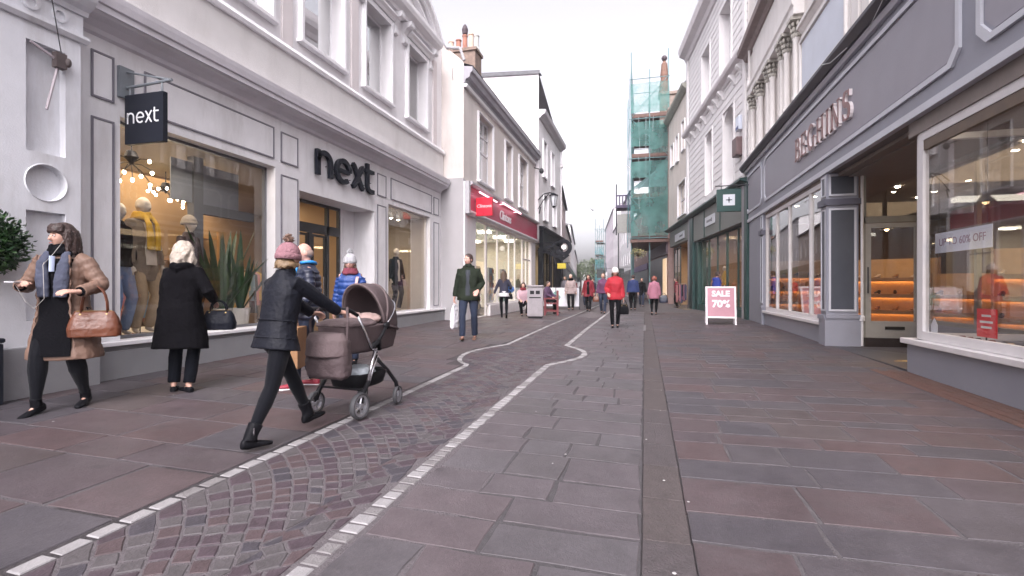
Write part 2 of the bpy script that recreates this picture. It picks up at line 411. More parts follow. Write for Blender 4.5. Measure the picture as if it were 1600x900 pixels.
# orange brick border below the shoe shop window, laid as its own strip
bm_ = [M('brick_orange',(.105,.052,.040),.8,.2,30,.4,90), M('brick_brown',(0.091,0.048,0.037),.8,.2,30,.4,90)]
pcs = []; y = 4.2
while y < 8.05:
    for r,x in enumerate((2.76,2.865,2.97,3.075,3.18,3.285,3.39)):
        off = .11*(r%2)
        pcs.append((rough_poly(x,x+.105,y+off-.11,y+.22+off-.11,.010,.0015), (0 if random.random()<.75 else 1) if r in (3,4) else 1))
    y += .22
pcs = [p for p in pcs if p[0][0][0] > 3.05]
BS = sheet('brick_border', 3.06, 3.52, 4.1, 8.1, 2, 8, -.0075, mort_d)
lay(BS, pcs, bm_, 'brick', top=lambda x,y: zg(x,y)+.004)
# cobbled lane with fanned setts
LN = sheet('cobbled_lane', -3.05, -.95, -2, 60, 3, 60, -.0040, M('lane_mortar',(.092,.080,.086),.9,.2,25,.5,90))
setts = [M('sett_plum',(0.051,0.035,0.044),.65,.22,14,.28,60), M('sett_slate',(0.041,0.036,0.045),.65,.22,14,.28,60), M('sett_rust',(0.061,0.041,0.045),.65,.22,14,.28,60), M('sett_grey',(0.068,0.060,0.064),.65,.22,14,.28,60)]
pcs = []
def arcy(t):   # fan rows: long slanting arch from the left edge, valley, short arch to the right edge
    x = -2.60+1.2*t; u = min(x+2.6, .92); v = max(0, x+1.68)
    return -(.62*u+.42*u*u)+(1.25*v-1.1*v*v)
row = 0; y = 1.3
NS = 60; AL = [0]
for k in range(NS): AL.append(AL[-1]+math.hypot(1.1/NS, (arcy((k+1)/NS)-arcy(k/NS))))
def t_at(l):
    for k in range(NS):
        if AL[k+1] >= l: return (k+(l-AL[k])/(AL[k+1]-AL[k]))/NS
    return 1
while y < 19:
    dy = .152; tot = AL[-1]; l = random.uniform(-.1,0) ; cuts = [0]
    while l < tot-.06:
        l += random.uniform(.095,.135)
        if l > .05: cuts.append(t_at(min(l,tot)))
    cuts.append(1); dy_ = dy+random.uniform(-.008,.008)
    for k in range(len(cuts)-1):
        t0, t1 = cuts[k]+.006, cuts[k+1]-.006
        if t1-t0 < .022: continue
        def P(t, yy):
            Y = yy+arcy(t)
            xl, xr = edgeL(Y)+.055, edgeR(Y)-.062
            return (xl+(xr-xl)*t+random.uniform(-.004,.004), Y+random.uniform(-.004,.004))
        tm = (t0+t1)/2; g_ = .007+abs(arcy(min(1,tm+.02))-arcy(max(0,tm-.02)))/.048*.0035
        def sft(t):
            m_ = -(arcy(min(1,t+.05))-arcy(max(0,t-.05)))/(1.1*(min(1,t+.05)-max(0,t-.05))); return t+m_*dy/(1+m_*m_)/1.1*min(1,t/.09,(1-t)/.09)
        q0, q1 = cuts[k], cuts[k+1]; u0, u1 = sft(q0)+(t0-q0), sft(q1)+(t1-q1)
        if u1-u0 < .012: u1 = u0+.012
        poly = [P(t0,y+g_), P(tm,y+g_), P(t1,y+g_), P(u1,y+dy_-g_), P((u0+u1)/2,y+dy_-g_), P(u0,y+dy_-g_)]
        pcs.append((poly, random.choice([0,0,1,2,3,3])))
    y += dy_; row += 1
lay(LN, pcs, setts, 'sett', th=.02, cham=.004, jit=.0015)
wh = [M('white_sett',(0.250,0.240,0.245),.6,.12,20,.25,80), M('white_sett_worn',(0.160,0.150,0.152),.65,.2,20,.35,80)]
for side, ef in ((0,edgeL),(1,edgeR)):
    pcs = []; y = 1.0
    while y < 40:
        h = (.155 if side==0 else random.uniform(.085,.115)) if not 6.9<y<10 else .10
        if y > 24: h = .6
        y1 = y+h; xa, xb = ef(y), ef(y1); w = .082 if side==0 else .098
        if side: w *= random.uniform(.85,1.1)
        pcs.append(([(xa-w/2,y+.011),(xa+w/2,y+.009),(xb+w/2,y1-.009),(xb-w/2,y1-.011)], 1 if random.random()<(.3 if side==0 else .45) else 0)); y = y1
    lay(LN, pcs, wh, 'white_sett', top=lambda x,y: zg(x,y)+.001, th=.025, cham=.005, jit=.0015, limit=145)
# small litter spots: chewing gum and a scrap of paper
gm = M('chewing_gum',(0.385,0.371,0.371),.6,.1)
mb = MB()
for i in range(34):
    x, y = random.choice([random.uniform(.3,3.2), random.uniform(-.0,.3), random.uniform(-5.6,-2.7), random.uniform(-1.3,0)]), random.uniform(1.6,9)
    r = random.uniform(.005,.010); mb.lathe([(r,0),(r*.8,.0018)], (x,y,zg(x,y)+.0028), 7)
mb.build('chewing_gum_spots', gm, kind='stuff')
mb = MB(); mb.add([(3.05,4.05,zg(3,4)+.006),(3.12,4.03,zg(3,4)+.012),(3.13,4.08,zg(3,4)+.007),(3.07,4.10,zg(3,4)+.016)], [(0,1,2,3)])
tag(mb.build('paper_scrap', M('paper_white',(0.630,0.630,0.648),.7,.05)), 'small crumpled white paper scrap lying on the right pavement', 'litter')
# white sliver of drain kerb
mb = MB(); mb.box((-.045,13.6,zg(0,14)),( .02,15.6,zg(0,14)+.006)); mb.build('drain_kerb', wh[1], DR)
# ================================================================ LEFT SIDE: fashion shop
FL = Fac((-6.25,0),(0,1),(1,0))
white = M('wall_white',(.78,.772,.788),.6,.05,2.5,.12,60,dirt=.36)
white2 = M('wall_upper_white',(.80,.785,.80),.6,.04,2,.12,60,dirt=.26)
trimw = M('trim_white',(.81,.80,.82),.5,.04,4,.05,60,dirt=.08)
band = M('band_stone',(.66,.64,.63),.65,.06,2,.2,80,dirt=.22)
groove = M('groove_grey',(.20,.19,.22),.6,.05)
riser = M('riser_grey',(.27,.275,.29),.55,.07,3,.1,60,dirt=.25)
black = M('sign_black',(.018,.02,.028),.35,.05)
dark = M('frame_dark',(.03,.032,.036),.4,.1)
glass = GLASS('window_glass',.02)
skyglass = GLASS('upper_glass',.74,(.75,.8,.85))
shopglass = GLASS('shop_glass',.03)
N = thing('shop_building','white fashion shop building with large black rounded lettering and recessed shop windows','building',(-6.25,9.5,.2))
gz = .12
# ground floor face with the three openings
mb = MB()
O1, O2, O3 = (4.70,7.37,.58,3.37), (8.0,10.68,.16,3.08), (11.35,13.87,.58,3.37)
FL.wall(mb, 4.14,14.75,gz,4.40,[O1,O2,O3],0,.2)
for (a,b,c,d),dp in ((O2,.55),):
    mb.add([FL(a,-.2,c),FL(a,-dp,c),FL(a,-dp,d),FL(a,-.2,d)],[(0,1,2,3)]); mb.add([FL(b,-.2,c),FL(b,-dp,c),FL(b,-dp,d),FL(b,-.2,d)],[(0,1,2,3)])
    mb.add([FL(a,-.2,d),FL(b,-.2,d),FL(b,-dp,d),FL(a,-dp,d)],[(0,1,2,3)])
mb.build('wall', white, N)
mb = MB()
FL.wall(mb, -2.0,14.75,4.40,9.3,[(5.95,7.20,5.88,7.9),(8.07,9.32,5.88,7.9),(10.24,11.38,5.88,7.9),(12.38,13.52,5.88,7.9),(3.7,4.95,5.88,7.9)],0,.22)
mb.add([FL(14.75,0,4.4),FL(14.75,-8,4.4),FL(14.75,-8,9.3),FL(14.75,0,9.3)],[(0,1,2,3)])
mb.add([FL(-2,0,9.3),FL(14.75,0,9.3),FL(14.75,-8,9.3),FL(-2,-8,9.3)],[(0,1,2,3)])
mb.add([FL(-2.0,0,0),FL(-2.0,-8,0),FL(-2.0,-8,9.3),FL(-2.0,0,9.3)],[(0,1,2,3)])
mb.build('upper_wall', white2, N)
# stall risers and sills
for a,b in ((4.12,8.0),(10.68,14.72)):
    mb = MB(); FL.box(mb,a,b,.002,.13,gz-.05,.50); FL.box(mb,a,b,.002,.10,.50,.56); mb.build('stall_riser', riser, N, bevel=.008)
    mb = MB(); FL.box(mb,a,b,-.16,.16,.56,.61); mb.build('sill', trimw, N, bevel=.006)
mb = MB(); FL.box(mb, 8.0,10.68,-.6,.02,.10,.17); mb.build('threshold', M('threshold_stone',(.22,.21,.22),.6,.1), N)
# main cornice
prof = [(0,4.22),(.05,4.24),(.07,4.29),(.16,4.34),(.25,4.37),(.27,4.40),(.30,4.40),(.30,4.47),(.33,4.48),(.35,4.56),(.36,4.62),(.10,4.70),(0,4.72)]
mb = MB(); FL.mould(mb, prof, 4.20,14.62); mb.build('cornice', M('cornice_white',(.68,.66,.70),.6,.05,3,.1,60,dirt=.25), N)
mb = MB(); FL.mould(mb, [(0,4.73),(.08,4.73),(.08,5.44),(0,5.44)], 4.2,14.7); mb.build('frieze_band', band, N)
mb = MB(); FL.mould(mb, [(0,5.445),(.13,5.445),(.15,5.5),(.12,5.56),(.05,5.62),(0,5.62)], 4.2,14.72); mb.build('string_course', trimw, N)
# raised panels on the fascia and pilasters
def panel(parent, s0,s1,z0,z1,o=0.0,mat=white):
    mb = MB(); FL.frame(mb, s0,s1,z0,z1,.022,o+.001,o+.020, groove); FL.box(mb, s0+.026,s1-.026,o+.001,o+.012,z0+.026,z1-.026, mat)
    mb.build('panel', None, parent)
for p in ((4.36,4.62,3.50,4.05),(4.36,4.62,.93,3.27),(5.0,7.33,3.50,4.05),(7.50,7.95,3.49,4.03),(7.50,7.95,.70,3.27),(10.80,11.22,3.49,4.03),(10.80,11.22,.70,3.27),(11.46,13.97,3.50,4.05),(14.12,14.50,3.50,4.03),(14.12,14.50,.70,3.27)): panel(N,*p)
# shop window frames and panes
def shopwin(par, F, s0,s1,z0,z1,o,muls=(),w=.05,fm=dark,gm=shopglass,tr=None,fw=None):
    mb = MB(); F.frame(mb, s0,s1,z0,z1,w,o-.05,o+.02)
    for m_ in muls: F.box(mb, m_-w/2,m_+w/2,o-.045,o+.018,z0+w,z1-w)
    if tr: F.box(mb, s0+w,s1-w,o-.046,o+.016,tr-w/2,tr+w/2)
    fr = mb.build('window_frame', fm, par)
    xs = [s0+w]+[m_ for m_ in muls]+[s1-w]
    for i in range(len(xs)-1):
        mb = MB(); F.box(mb, xs[i]+.002,xs[i+1]-.002,o-.022,o-.014,z0+w-.01,z1-w+.01); mb.build('pane', gm, fr)
    return fr
greyfr = M('shopfront_grey',(.16,.16,.17),.4,.08)
shopwin(N, FL, 4.70,7.37,.61,3.37,-.20,fm=greyfr,w=.04)
shopwin(N, FL, 11.35,13.87,.61,3.37,-.12,fm=M('shopfront_pale',(.6,.58,.6),.5,.05),w=.03)
# recessed entrance doors
mb = MB(); FL.frame(mb, 8.0,10.12,.17,3.08,.06,-.62,-.55); FL.box(mb,8.06,10.06,-.62,-.55,2.42,2.62); FL.box(mb,9.02,9.12,-.62,-.55,.17,2.42); FL.box(mb,9.62,9.70,-.62,-.55,.17,3.02); mb.build('entrance_frame', dark, N)
for a,b in ((8.08,9.0),(9.14,9.6)):
    mb = MB(); FL.frame(mb,a,b,.2,2.4,.05,-.61,-.57); d = mb.build('door', dark, N)
    mb = MB(); FL.box(mb,a+.05,b-.05,-.592,-.586,.25,2.35); mb.build('pane', shopglass, d)
    mb = MB(); mb.tube([FL(b-.1,-.55,.9),FL(b-.1,-.55,1.5)],.014); mb.build('handle', M('steel',(.6,.6,.62),.25,.03,metal=1), d)
mb = MB(); FL.box(mb,10.12,10.68,-.62,-.55,.16,3.08); FL.box(mb,10.2,10.6,-.55,-.53,.35,2.9, trimw); mb.build('side_panel', white, N)
# big lettering "next": rounded lower case letters drawn as ribbons, standing proud
def letters_next(mb_, c, R, U, h, mat, w=.16, d0=.0, d1=.03, only=None):
    W_ = w*h; k = h; nul = MB(); pick = lambda q: mb_ if only in (None,q) else nul
    mb = pick(0)
    def S(pts): return [(x*k,y*k) for x,y in pts]
    ribbon(mb, S([(0,0),(0,1.0)]), W_, c,R,U,d0,d1,mat)
    ribbon(mb, S([(0,.55)]+arc(.36,.58,.36,170,0,12,.36)[0:]+[(.72,0)]), W_, c,R,U,d0,d1,mat)
    mb = pick(1)
    ribbon(mb, S([(1.12,.5),(1.88,.5)]), W_*.85, c,R,U,d0,d1,mat)
    ribbon(mb, S(arc(1.50,.49,.41,2,312,22,.45)), W_, c,R,U,d0,d1,mat)
    mb = pick(2)
    ribbon(mb, S([(2.12,1.0),(2.22,.93),(2.76,.07),(2.86,0)]), W_, c,R,U,d0,d1,mat)
    ribbon(mb, S([(2.86,1.0),(2.76,.93),(2.22,.07),(2.12,0)]), W_, c,R,U,d0,d1-.001,mat)
    mb = pick(3)
    ribbon(mb, S([(3.18,1.28),(3.18,.3)]+arc(3.42,.28,.24,180,270,6,.24)+[(3.66,.04)]), W_, c,R,U,d0,d1,mat)
    ribbon(mb, S([(3.02,.95),(3.66,.95)]), W_*.85, c,R,U,d0,d1-.002,mat)
for q in range(4):
    mb = MB(); letters_next(mb, FL(8.45,.035,3.47), (0,1,0),(0,0,1), .50, None, .19, 0,.07, q)
    for v in mb.v: v.y = 8.45+(v.y-8.45)*1.13
    mb.build('letter', black, N)
for i in range(8):
    s = 8.5+i*.28; mb = MB(); mb.tube([FL(s,0,3.6+.1*(i%2)),FL(s,.04,3.6+.1*(i%2))],.008,6); mb.build('sign_fixing', dark, N)
# ornate pilaster at the near end
mb = MB()
po = .17
FL.wall(mb, 3.2,4.14,.66,2.06,[(3.63,3.99,.92,2.055)],po,.09); FL.wall(mb, 3.2,4.14,2.66,4.0,[(3.63,3.99,2.665,3.80)],po,.09); FL.quad(mb,3.2,3.57,2.06,2.66,po); FL.quad(mb,4.05,4.14,2.06,2.66,po)
cc = [(3.81+.185*cos(2*pi*k/32), 2.36+.185*sin(2*pi*k/32)) for k in range(32)]
def sqp(k):
    a = 2*pi*k/32; c_, s_ = cos(a), sin(a); q = max(abs(c_)/.24, abs(s_)/.30); return (3.81+c_/q, 2.36+s_/q)
for k in range(32):
    a, b, c_, d_ = cc[k], cc[(k+1)%32], sqp((k+1)%32), sqp(k)
    mb.add([FL(a[0],po,a[1]),FL(b[0],po,b[1]),FL(c_[0],po,c_[1]),FL(d_[0],po,d_[1])],[(0,1,2,3)]); mb.add([FL(a[0],po,a[1]),FL(b[0],po,b[1]),FL(b[0],po-.08,b[1]),FL(a[0],po-.08,a[1])],[(0,1,2,3)])
mb.add([FL(x,po-.08,z) for x,z in cc],[tuple(range(32))])
for sx in (-1,1):
    for sz in (-1,1): mb.add([FL(3.81+sx*.24,po,2.36+sz*.30),FL(*((lambda p:(p[0],po,p[1]))(sqp(4 if (sx>0 and sz>0) else 12 if sz>0 else 20 if sx<0 else 28)))),FL(*((lambda p:(p[0],po,p[1]))(sqp(5 if (sx>0 and sz>0) else 11 if sz>0 else 21 if sx<0 else 27))))],[(0,1,2)])
FL.quad(mb,3.63,3.99,2.66,3.80,po-.09); FL.quad(mb,3.63,3.99,.92,2.06,po-.09)
mb.add([FL(4.14,po,.66),FL(4.14,0,.66),FL(4.14,0,4.0),FL(4.14,po,4.0)],[(0,1,2,3)])
mb.add([FL(-2,po,.66),FL(3.2,po,.66),FL(3.2,po,4.0),FL(-2,po,4.0)],[(0,1,2,3)])
PL = mb.build('pilaster', M('pilaster_white',(.75,.76,.80),.6,.06,3,.15,60,dirt=.42), N)
pm = PL.data.materials[0]
def ring(mb, s, z, r0, r1, o0, o1, n=28, cone=0):
    P = [[],[],[],[]]
    for k in range(n):
        a = 2*pi*k/n; cs, sn = cos(a), sin(a)
        P[0].append(FL(s+r1*cs,o0,z+r1*sn)); P[1].append(FL(s+r1*cs*.97,o1,z+r1*sn*.97)); P[2].append(FL(s+r0*cs*1.03,o1,z+r0*sn*1.03)); P[3].append(FL(s+r0*cs,o0,z+r0*sn))
    mb.rings(P, cap0=False, cap1=False)
mb = MB(); ring(mb,3.81,2.36,.185,.20,po-.002,po+.012)
for zz,sg_ in ((2.66,1),(2.06,-1)):   # curved ends of the slots round the roundel
    pts = [(3.81+.26*cos(radians(a))*sg_*1.0, 2.36+.26*sin(radians(a))*sg_) for a in range(35,146,10)]
    for i in range(len(pts)-1):
        (x0,z0),(x1,z1) = pts[i],pts[i+1]
        mb.add([FL(x0,po-.001,z0),FL(x1,po-.001,z1),FL(x1,po-.001,zz+sg_*.0),FL(x0,po-.001,zz)],[(0,1,2,3)])
        mb.add([FL(x0,po-.001,z0),FL(x1,po-.001,z1),FL(x1,po-.09,z1),FL(x0,po-.09,z0)],[(0,1,2,3)])
mb.build('roundel', pm, N)
mb = MB(); FL.box(mb,-2,4.30,.002,.24,.05,.66); mb.build('plinth', M('plinth_grey',(.29,.29,.305),.6,.08,3,.1,60,dirt=.35), N, bevel=.01)
prof = [(po,3.98),(po+.03,3.98),(po+.06,4.02),(po+.06,4.05),(po,4.07)]
mb = MB(); FL.mould(mb, prof, -2,4.20); FL.box(mb,-2,4.16,.002,po+.01,4.072,4.28)
for s in (3.92,3.66,3.40,3.14): ring(mb,s,4.175,.045,.075,po+.01,po+.035,18)
FL.mould(mb, [(0,4.283),(po+.04,4.283),(po+.06,4.33),(po+.12,4.36),(po+.18,4.42),(po+.20,4.46),(0,4.5)], -2,4.19)
FL.mould(mb, [(0,4.503),(po+.21,4.503),(po+.24,4.60),(po+.26,4.68),(0,4.72)], -2,4.197)
mb.build('capital', pm, N)
# broken arm light on the pilaster
T = thing('wall_bracket','rusted broken bracket with a thin hanging pipe on the ornate white pilaster','bracket',(-6.08,3.83,3.7))
mb = MB(); mb.tube([FL(3.66,.18,3.78),FL(3.90,.20,3.68)],.014,6); mb.tube([FL(3.92,.19,3.70),FL(3.78,.22,3.12)],.014,6); mb.build('pipe', M('pipe_pinkgrey',(.42,.37,.40),.5,.1), T)
mb = MB(); mb.box(tuple(FL(3.86,.17,3.60)),tuple(FL(3.96,.24,3.76))); mb.ell(FL(3.97,.24,3.68),(.03,.03,.05)); mb.build('fitting', M('fitting_rust',(.09,.07,.07),.6,.3), T)
mb = MB(); mb.tube([FL(3.92,.22,3.74),FL(3.80,.26,4.3),FL(3.72,.34,4.8)],.005,5); mb.build('cable', dark, T)
# upper windows with architraves
M('curtain_dark',(.10,.10,.12),.7,.1)
def upwin(par, F, s0,s1,z0,z1,o=0,dep=.22,arch=.12,col=trimw,gm=skyglass,hood=False,rail=True,back=None):
    mb = MB()
    F.box(mb,s0-arch,s0,o+.001,o+.07,z0,z1+arch); F.box(mb,s1,s1+arch,o+.001,o+.07,z0,z1+arch); F.box(mb,s0,s1,o+.001,o+.07,z1,z1+arch)
    F.box(mb,s0-arch+.03,s0-.03,o+.07,o+.085,z0,z1+arch-.03); F.box(mb,s1+.03,s1+arch-.03,o+.07,o+.085,z0,z1+arch-.03)
    mb.build('architrave', col, par)
    mb = MB(); F.frame(mb,s0,s1,z0,z1,.05,o-dep-.05,o-dep)
    if rail: F.box(mb,s0+.05,s1-.05,o-dep-.045,o-dep+.005,(z0+z1)/2-.025,(z0+z1)/2+.025)
    w = mb.build('window', col, par)
    mb = MB(); F.box(mb,s0+.04,s1-.04,o-dep-.03,o-dep-.022,z0+.04,z1-.04); mb.build('pane', gm, w)
    mb = MB(); F.box(mb,s0-.1,s1+.1,o-dep-.5,o-dep-.48,z0-.1,z1+.1); mb.build('window_backing', back or M('room_dark',(.06,.06,.07),.9,.1), w)  # dark backing paints the unlit room's shade; a given curtain replaces it
    mb = MB(); F.box(mb,s0-arch-.03,s1+arch+.03,o-dep+.01,o+.12,z0-.07,z0-.002); mb.build('sill', col, w, bevel=.008)
    return w
greyroom = M('blind_beige',(.35,.31,.30),.8,.05)
for (a,b,bk) in ((3.7,4.95,None),(5.95,7.20,None),(8.07,9.32,None),(10.24,11.38,None),(12.38,13.52,greyroom)):
    upwin(N, FL, a,b,5.90,7.88,back=bk,rail=False,gm=(GLASS('blind_glass',.12) if bk else skyglass))
# flat strips between windows
for s in (5.45,7.64,9.80,14.15):
    mb = MB(); FL.box(mb,s-.13,s+.13,.001,.045,5.62,8.2); mb.build('wall_strip', M('strip_cream',(.68,.63,.63),.6,.05,3,.1,60,dirt=.15), N)
# segmental pediment over the last two windows
mb = MB()
FL.mould(mb,[(0,8.32),(.16,8.32),(.18,8.40),(.34,8.46),(.38,8.56),(.38,8.66),(0,8.68)],9.95,14.0)
n = 18; R0 = 2.6; cz = 8.66-1.62
def pd(a,r): return (11.975+r*sin(a), cz+r*cos(a))
am = math.asin(2.03/2.6)
for i in range(n):
    a0, a1 = -am+2*am*i/n, -am+2*am*(i+1)/n
    for r0,r1,o1 in ((2.36,2.48,.30),(2.48,2.60,.38),(2.20,2.28,.20)):
        q = [pd(a0,r0),pd(a1,r0),pd(a1,r1),pd(a0,r1)]
        q = [(x,max(z,8.665)) for x,z in q]
        mb.add([FL(x,0,z) for x,z in q]+[FL(x,o1,z) for x,z in q], [(0,1,2,3),(4,5,6,7),(0,1,5,4),(1,2,6,5),(2,3,7,6),(3,0,4,7)])
    q0, q1 = pd(a0,2.38), pd(a1,2.38)
    mb.add([FL(q0[0],.06,8.67),FL(q1[0],.06,8.67),FL(q1[0],.06,max(q1[1],8.67)),FL(q0[0],.06,max(q0[1],8.67))],[(0,1,2,3)])
mb.build('pediment', white2, N)
for s in (10.02,11.62,12.14,13.76):   # scrolled consoles
    mb = MB(); FL.mould(mb,[(0,7.75),(.06,7.75),(.10,7.85),(.07,8.0),(.14,8.12),(.26,8.20),(.30,8.30),(0,8.31)],s-.08,s+.08)
    mb.tube([FL(s-.10,.22,8.22),FL(s+.10,.22,8.22)],.07,12); mb.tube([FL(s-.09,.07,7.80),FL(s+.09,.07,7.80)],.045,10)
    mb.build('console', trimw, N)
for a,b in ((10.1,11.5),(12.26,13.64)):
    mb = MB(); FL.mould(mb,[(0,8.02),(.10,8.02),(.14,8.08),(.20,8.12),(.20,8.17),(0,8.2)],a,b); mb.build('window_hood', trimw, N)
# interior of the shop
tan = M('interior_tan',(.42,.28,.16),.7,.06,3); cream = M('interior_cream',(.46,.40,.32),.7,.05)
mb = MB()
mb.box((-11.2,4.5,3.42),(-6.5,14.5,3.5), cream)     # ceiling
mb.box((-11.2,4.5,.1),(-6.5,14.5,.16), M('interior_floor',(.30,.25,.20),.5,.1))
mb.box((-11.3,4.5,.16),(-11.2,14.5,3.42), tan); mb.box((-11.2,4.4,.16),(-6.48,4.5,3.42), tan); mb.box((-11.2,14.5,.16),(-6.48,14.6,3.42), cream)
mb.box((-8.6,10.75,.16),(-6.9,10.83,3.42), tan)
mb.box((-8.4,11.0,.16),(-8.3,14.5,3.42), M('interior_beige',(.50,.43,.36),.7,.05))
mb.box((-9.2,4.5,1.9),(-9.12,8.2,3.42), tan)
mb.build('interior', None, N)
for q_ in ((4.55,7.45),(11.2,14.0)): mb = MB(); mb.box((-8.2,q_[0],.16),(-6.47,q_[1],.60)); mb.build('display_platform', M('platform_pale',(.62,.58,.52),.5,.04), N, bevel=.01)
mb = MB(); mb.box((-7.30,6.58,.60),(-7.16,6.76,3.42)); mb.box((-7.29,6.76,2.50),(-7.18,7.9,2.66)); mb.build('display_frame', M('display_grey',(.13,.14,.16),.45,.08), N)
mb = MB(); mb.box((-7.22,6.2,2.66),(-7.2,7.55,3.32)); mb.build('display_screen', M('screen_grey',(.22,.24,.28),.3,.1), N)
# shelving at the back
mb = MB()
for y0 in (4.7,5.9,8.3,9.5):
    for z in (.5,1.2,1.9,2.5): mb.box((-11.15,y0,z),(-10.75,y0+1.1,z+.04))
    for yy in (y0,y0+1.1): mb.box((-10.78,yy-.02,.16),(-10.74,yy+.02,2.7))
mb.build('wall_shelving', M('shelf_wood',(.42,.24,.11),.5,.15), N)
foldc = [M('cloth_'+n,c,.8,.1) for n,c in (('ochre',(.5,.32,.08)),('navy',(.05,.06,.12)),('rust',(.4,.13,.06)),('oat',(.5,.42,.32)),('olive',(.12,.13,.07)),('rose',(.5,.22,.22)),('ink',(.03,.03,.04)),('sky',(.2,.3,.42)))]
# ---------------------------------------------------------------- things inside the fashion shop
def warm_light(name, loc, e, size=1.2, col=(1,.72,.42), rot=(0,0,0), sy=None):
    l = bpy.data.lights.new(name,'AREA'); l.energy = e; l.color = col; l.size = size
    if sy: l.shape = 'RECTANGLE'; l.size_y = sy
    o = bpy.data.objects.new(name,l); COL.objects.link(o); o.location = loc; o.rotation_euler = rot
    return o
warm_light('shop_ceiling_light', (-8.4,6.0,3.38), 26, 2.2, (1,.80,.56))
warm_light('shop_ceiling_light', (-9.8,8.8,3.38), 52, 2.4, (1,.78,.52), sy=4)
warm_light('shop_ceiling_light', (-7.5,12.6,3.38), 13, 1.4, (1,.82,.62))
warm_light('window_fill_light', (-6.62,5.7,3.34), 14, .4, (1,.85,.65), rot=(0,radians(-18),0), sy=2.2)  # fill added just behind the glass to brighten the mannequins
warm_light('window_fill_light', (-6.60,12.6,3.34), 4, .3, (1,.85,.65), rot=(0,radians(-15),0), sy=1.5)  # weaker added fill for the third window
bulb = EM('bulb_glow',(1,.78,.5),14); brass = M('dark_bronze',(.03,.03,.035),.4,.1,metal=.6)
def chandelier(x,y,z,label,seed,group='branched chandeliers in the shop window'):
    rnd = random.Random(seed); t = thing('chandelier',label,'chandelier',(x,y,z),0,group)
    mb = MB(); mb.tube([(0,0,.08),(0,0,3.41-z)],.008,6); mb.lathe([(.0,.22),(.06,.2),(.09,.12),(.03,.04),(.0,.0)],(0,0,0),10); mb.build('stem',brass,t,local=True)
    for i in range(9):
        a = 2*pi*i/9+rnd.random()*.4; r = rnd.uniform(.14,.34); h = rnd.uniform(-.22,.16)
        p = Vector((r*cos(a),r*sin(a),h)); mb = MB(); mb.tube([(0,0,.03),p*.5+Vector((0,0,.05)),p],.006,5); mb.ell(p,(.014,.014,.02),8,6); arm = mb.build('arm',brass,t,local=True)
        mb = MB(); mb.ell(p+Vector((0,0,-.03)),(.022,.022,.03),8,6); mb.build('bulb',bulb,arm,local=True)
    return t
chandelier(-7.0,5.42,2.98,'branched bulb chandelier hanging behind the projecting black sign',1)
chandelier(-7.6,6.75,2.95,'branched bulb chandelier right of the yellow scarfed mannequin',2)
chandelier(-8.6,7.3,3.0,'branched bulb chandelier farthest inside, behind the grey display screen',3)
# tall leafy plants in white pots
leaf = M('leaf_dark',(.012,.040,.012),.4,.25,8,.1,40); leaf2 = M('leaf_mid',(.022,.065,.018),.4,.25,8,.1,40); potm = M('pot_white',(.6,.58,.55),.5,.05)
def blade(mb, p, d, L, w, bend, mat):
    d = Vector(d).normalized(); side = d.cross(Vector((0,0,1))).normalized() if abs(d.z)<.99 else Vector((1,0,0)); up = side.cross(d); n = 7; A=[];
    for i in range(n+1):
        t = i/n; c = Vector(p)+d*L*t+Vector((0,0,-bend*t*t))+Vector((d.x,d.y,0))*bend*t*t*.5; ww = w*(sin(pi*min(1,t*.85+.12)))**.7*(1 if t<1 else .05)
        A.append((c-side*ww, c+up*ww*.25*-1, c+side*ww))
    vs = [q for r in A for q in r]; fs = []
    for i in range(n):
        for k in range(2): fs.append((i*3+k,i*3+k+1,i*3+4+k,i*3+3+k))
    mb.add(vs, fs, mat)
def plant(x,y,z,h,label,seed,nb=12):
    r = random.Random(seed); t = thing('potted_plant',label,'plant',(x,y,z),r.uniform(0,360),'tall plants in the shop window')
    mb = MB(); mb.lathe([(.0,0),(.13,0),(.17,.30),(.155,.30),(.145,.27),(0,.27)],(0,0,0),16,potm); mb.build('pot',None,t,local=True)
    for i in range(nb):
        a = r.uniform(0,2*pi); e = r.uniform(.35,1.0) if i else 1.4; mb = MB()
        blade(mb,(.03*cos(a),.03*sin(a),.25),(cos(a)*(1.25-e)*.42,sin(a)*(1.25-e)*.42,e),h*r.uniform(.65,1),r.uniform(.035,.065),r.uniform(0,.14)*h,r.choice([leaf,leaf2])); mb.build('leaf',None,t,local=True)
plant(-7.05,7.02,.6,1.75,'tall dark leafed plant beside the grey display post',4)
plant(-6.95,7.32,.6,1.55,'broad leafed plant nearest the right edge of the shop window',5)
plant(-7.55,7.6,.16,2.1,'tallest broad leafed plant behind the other window plants',6,14)
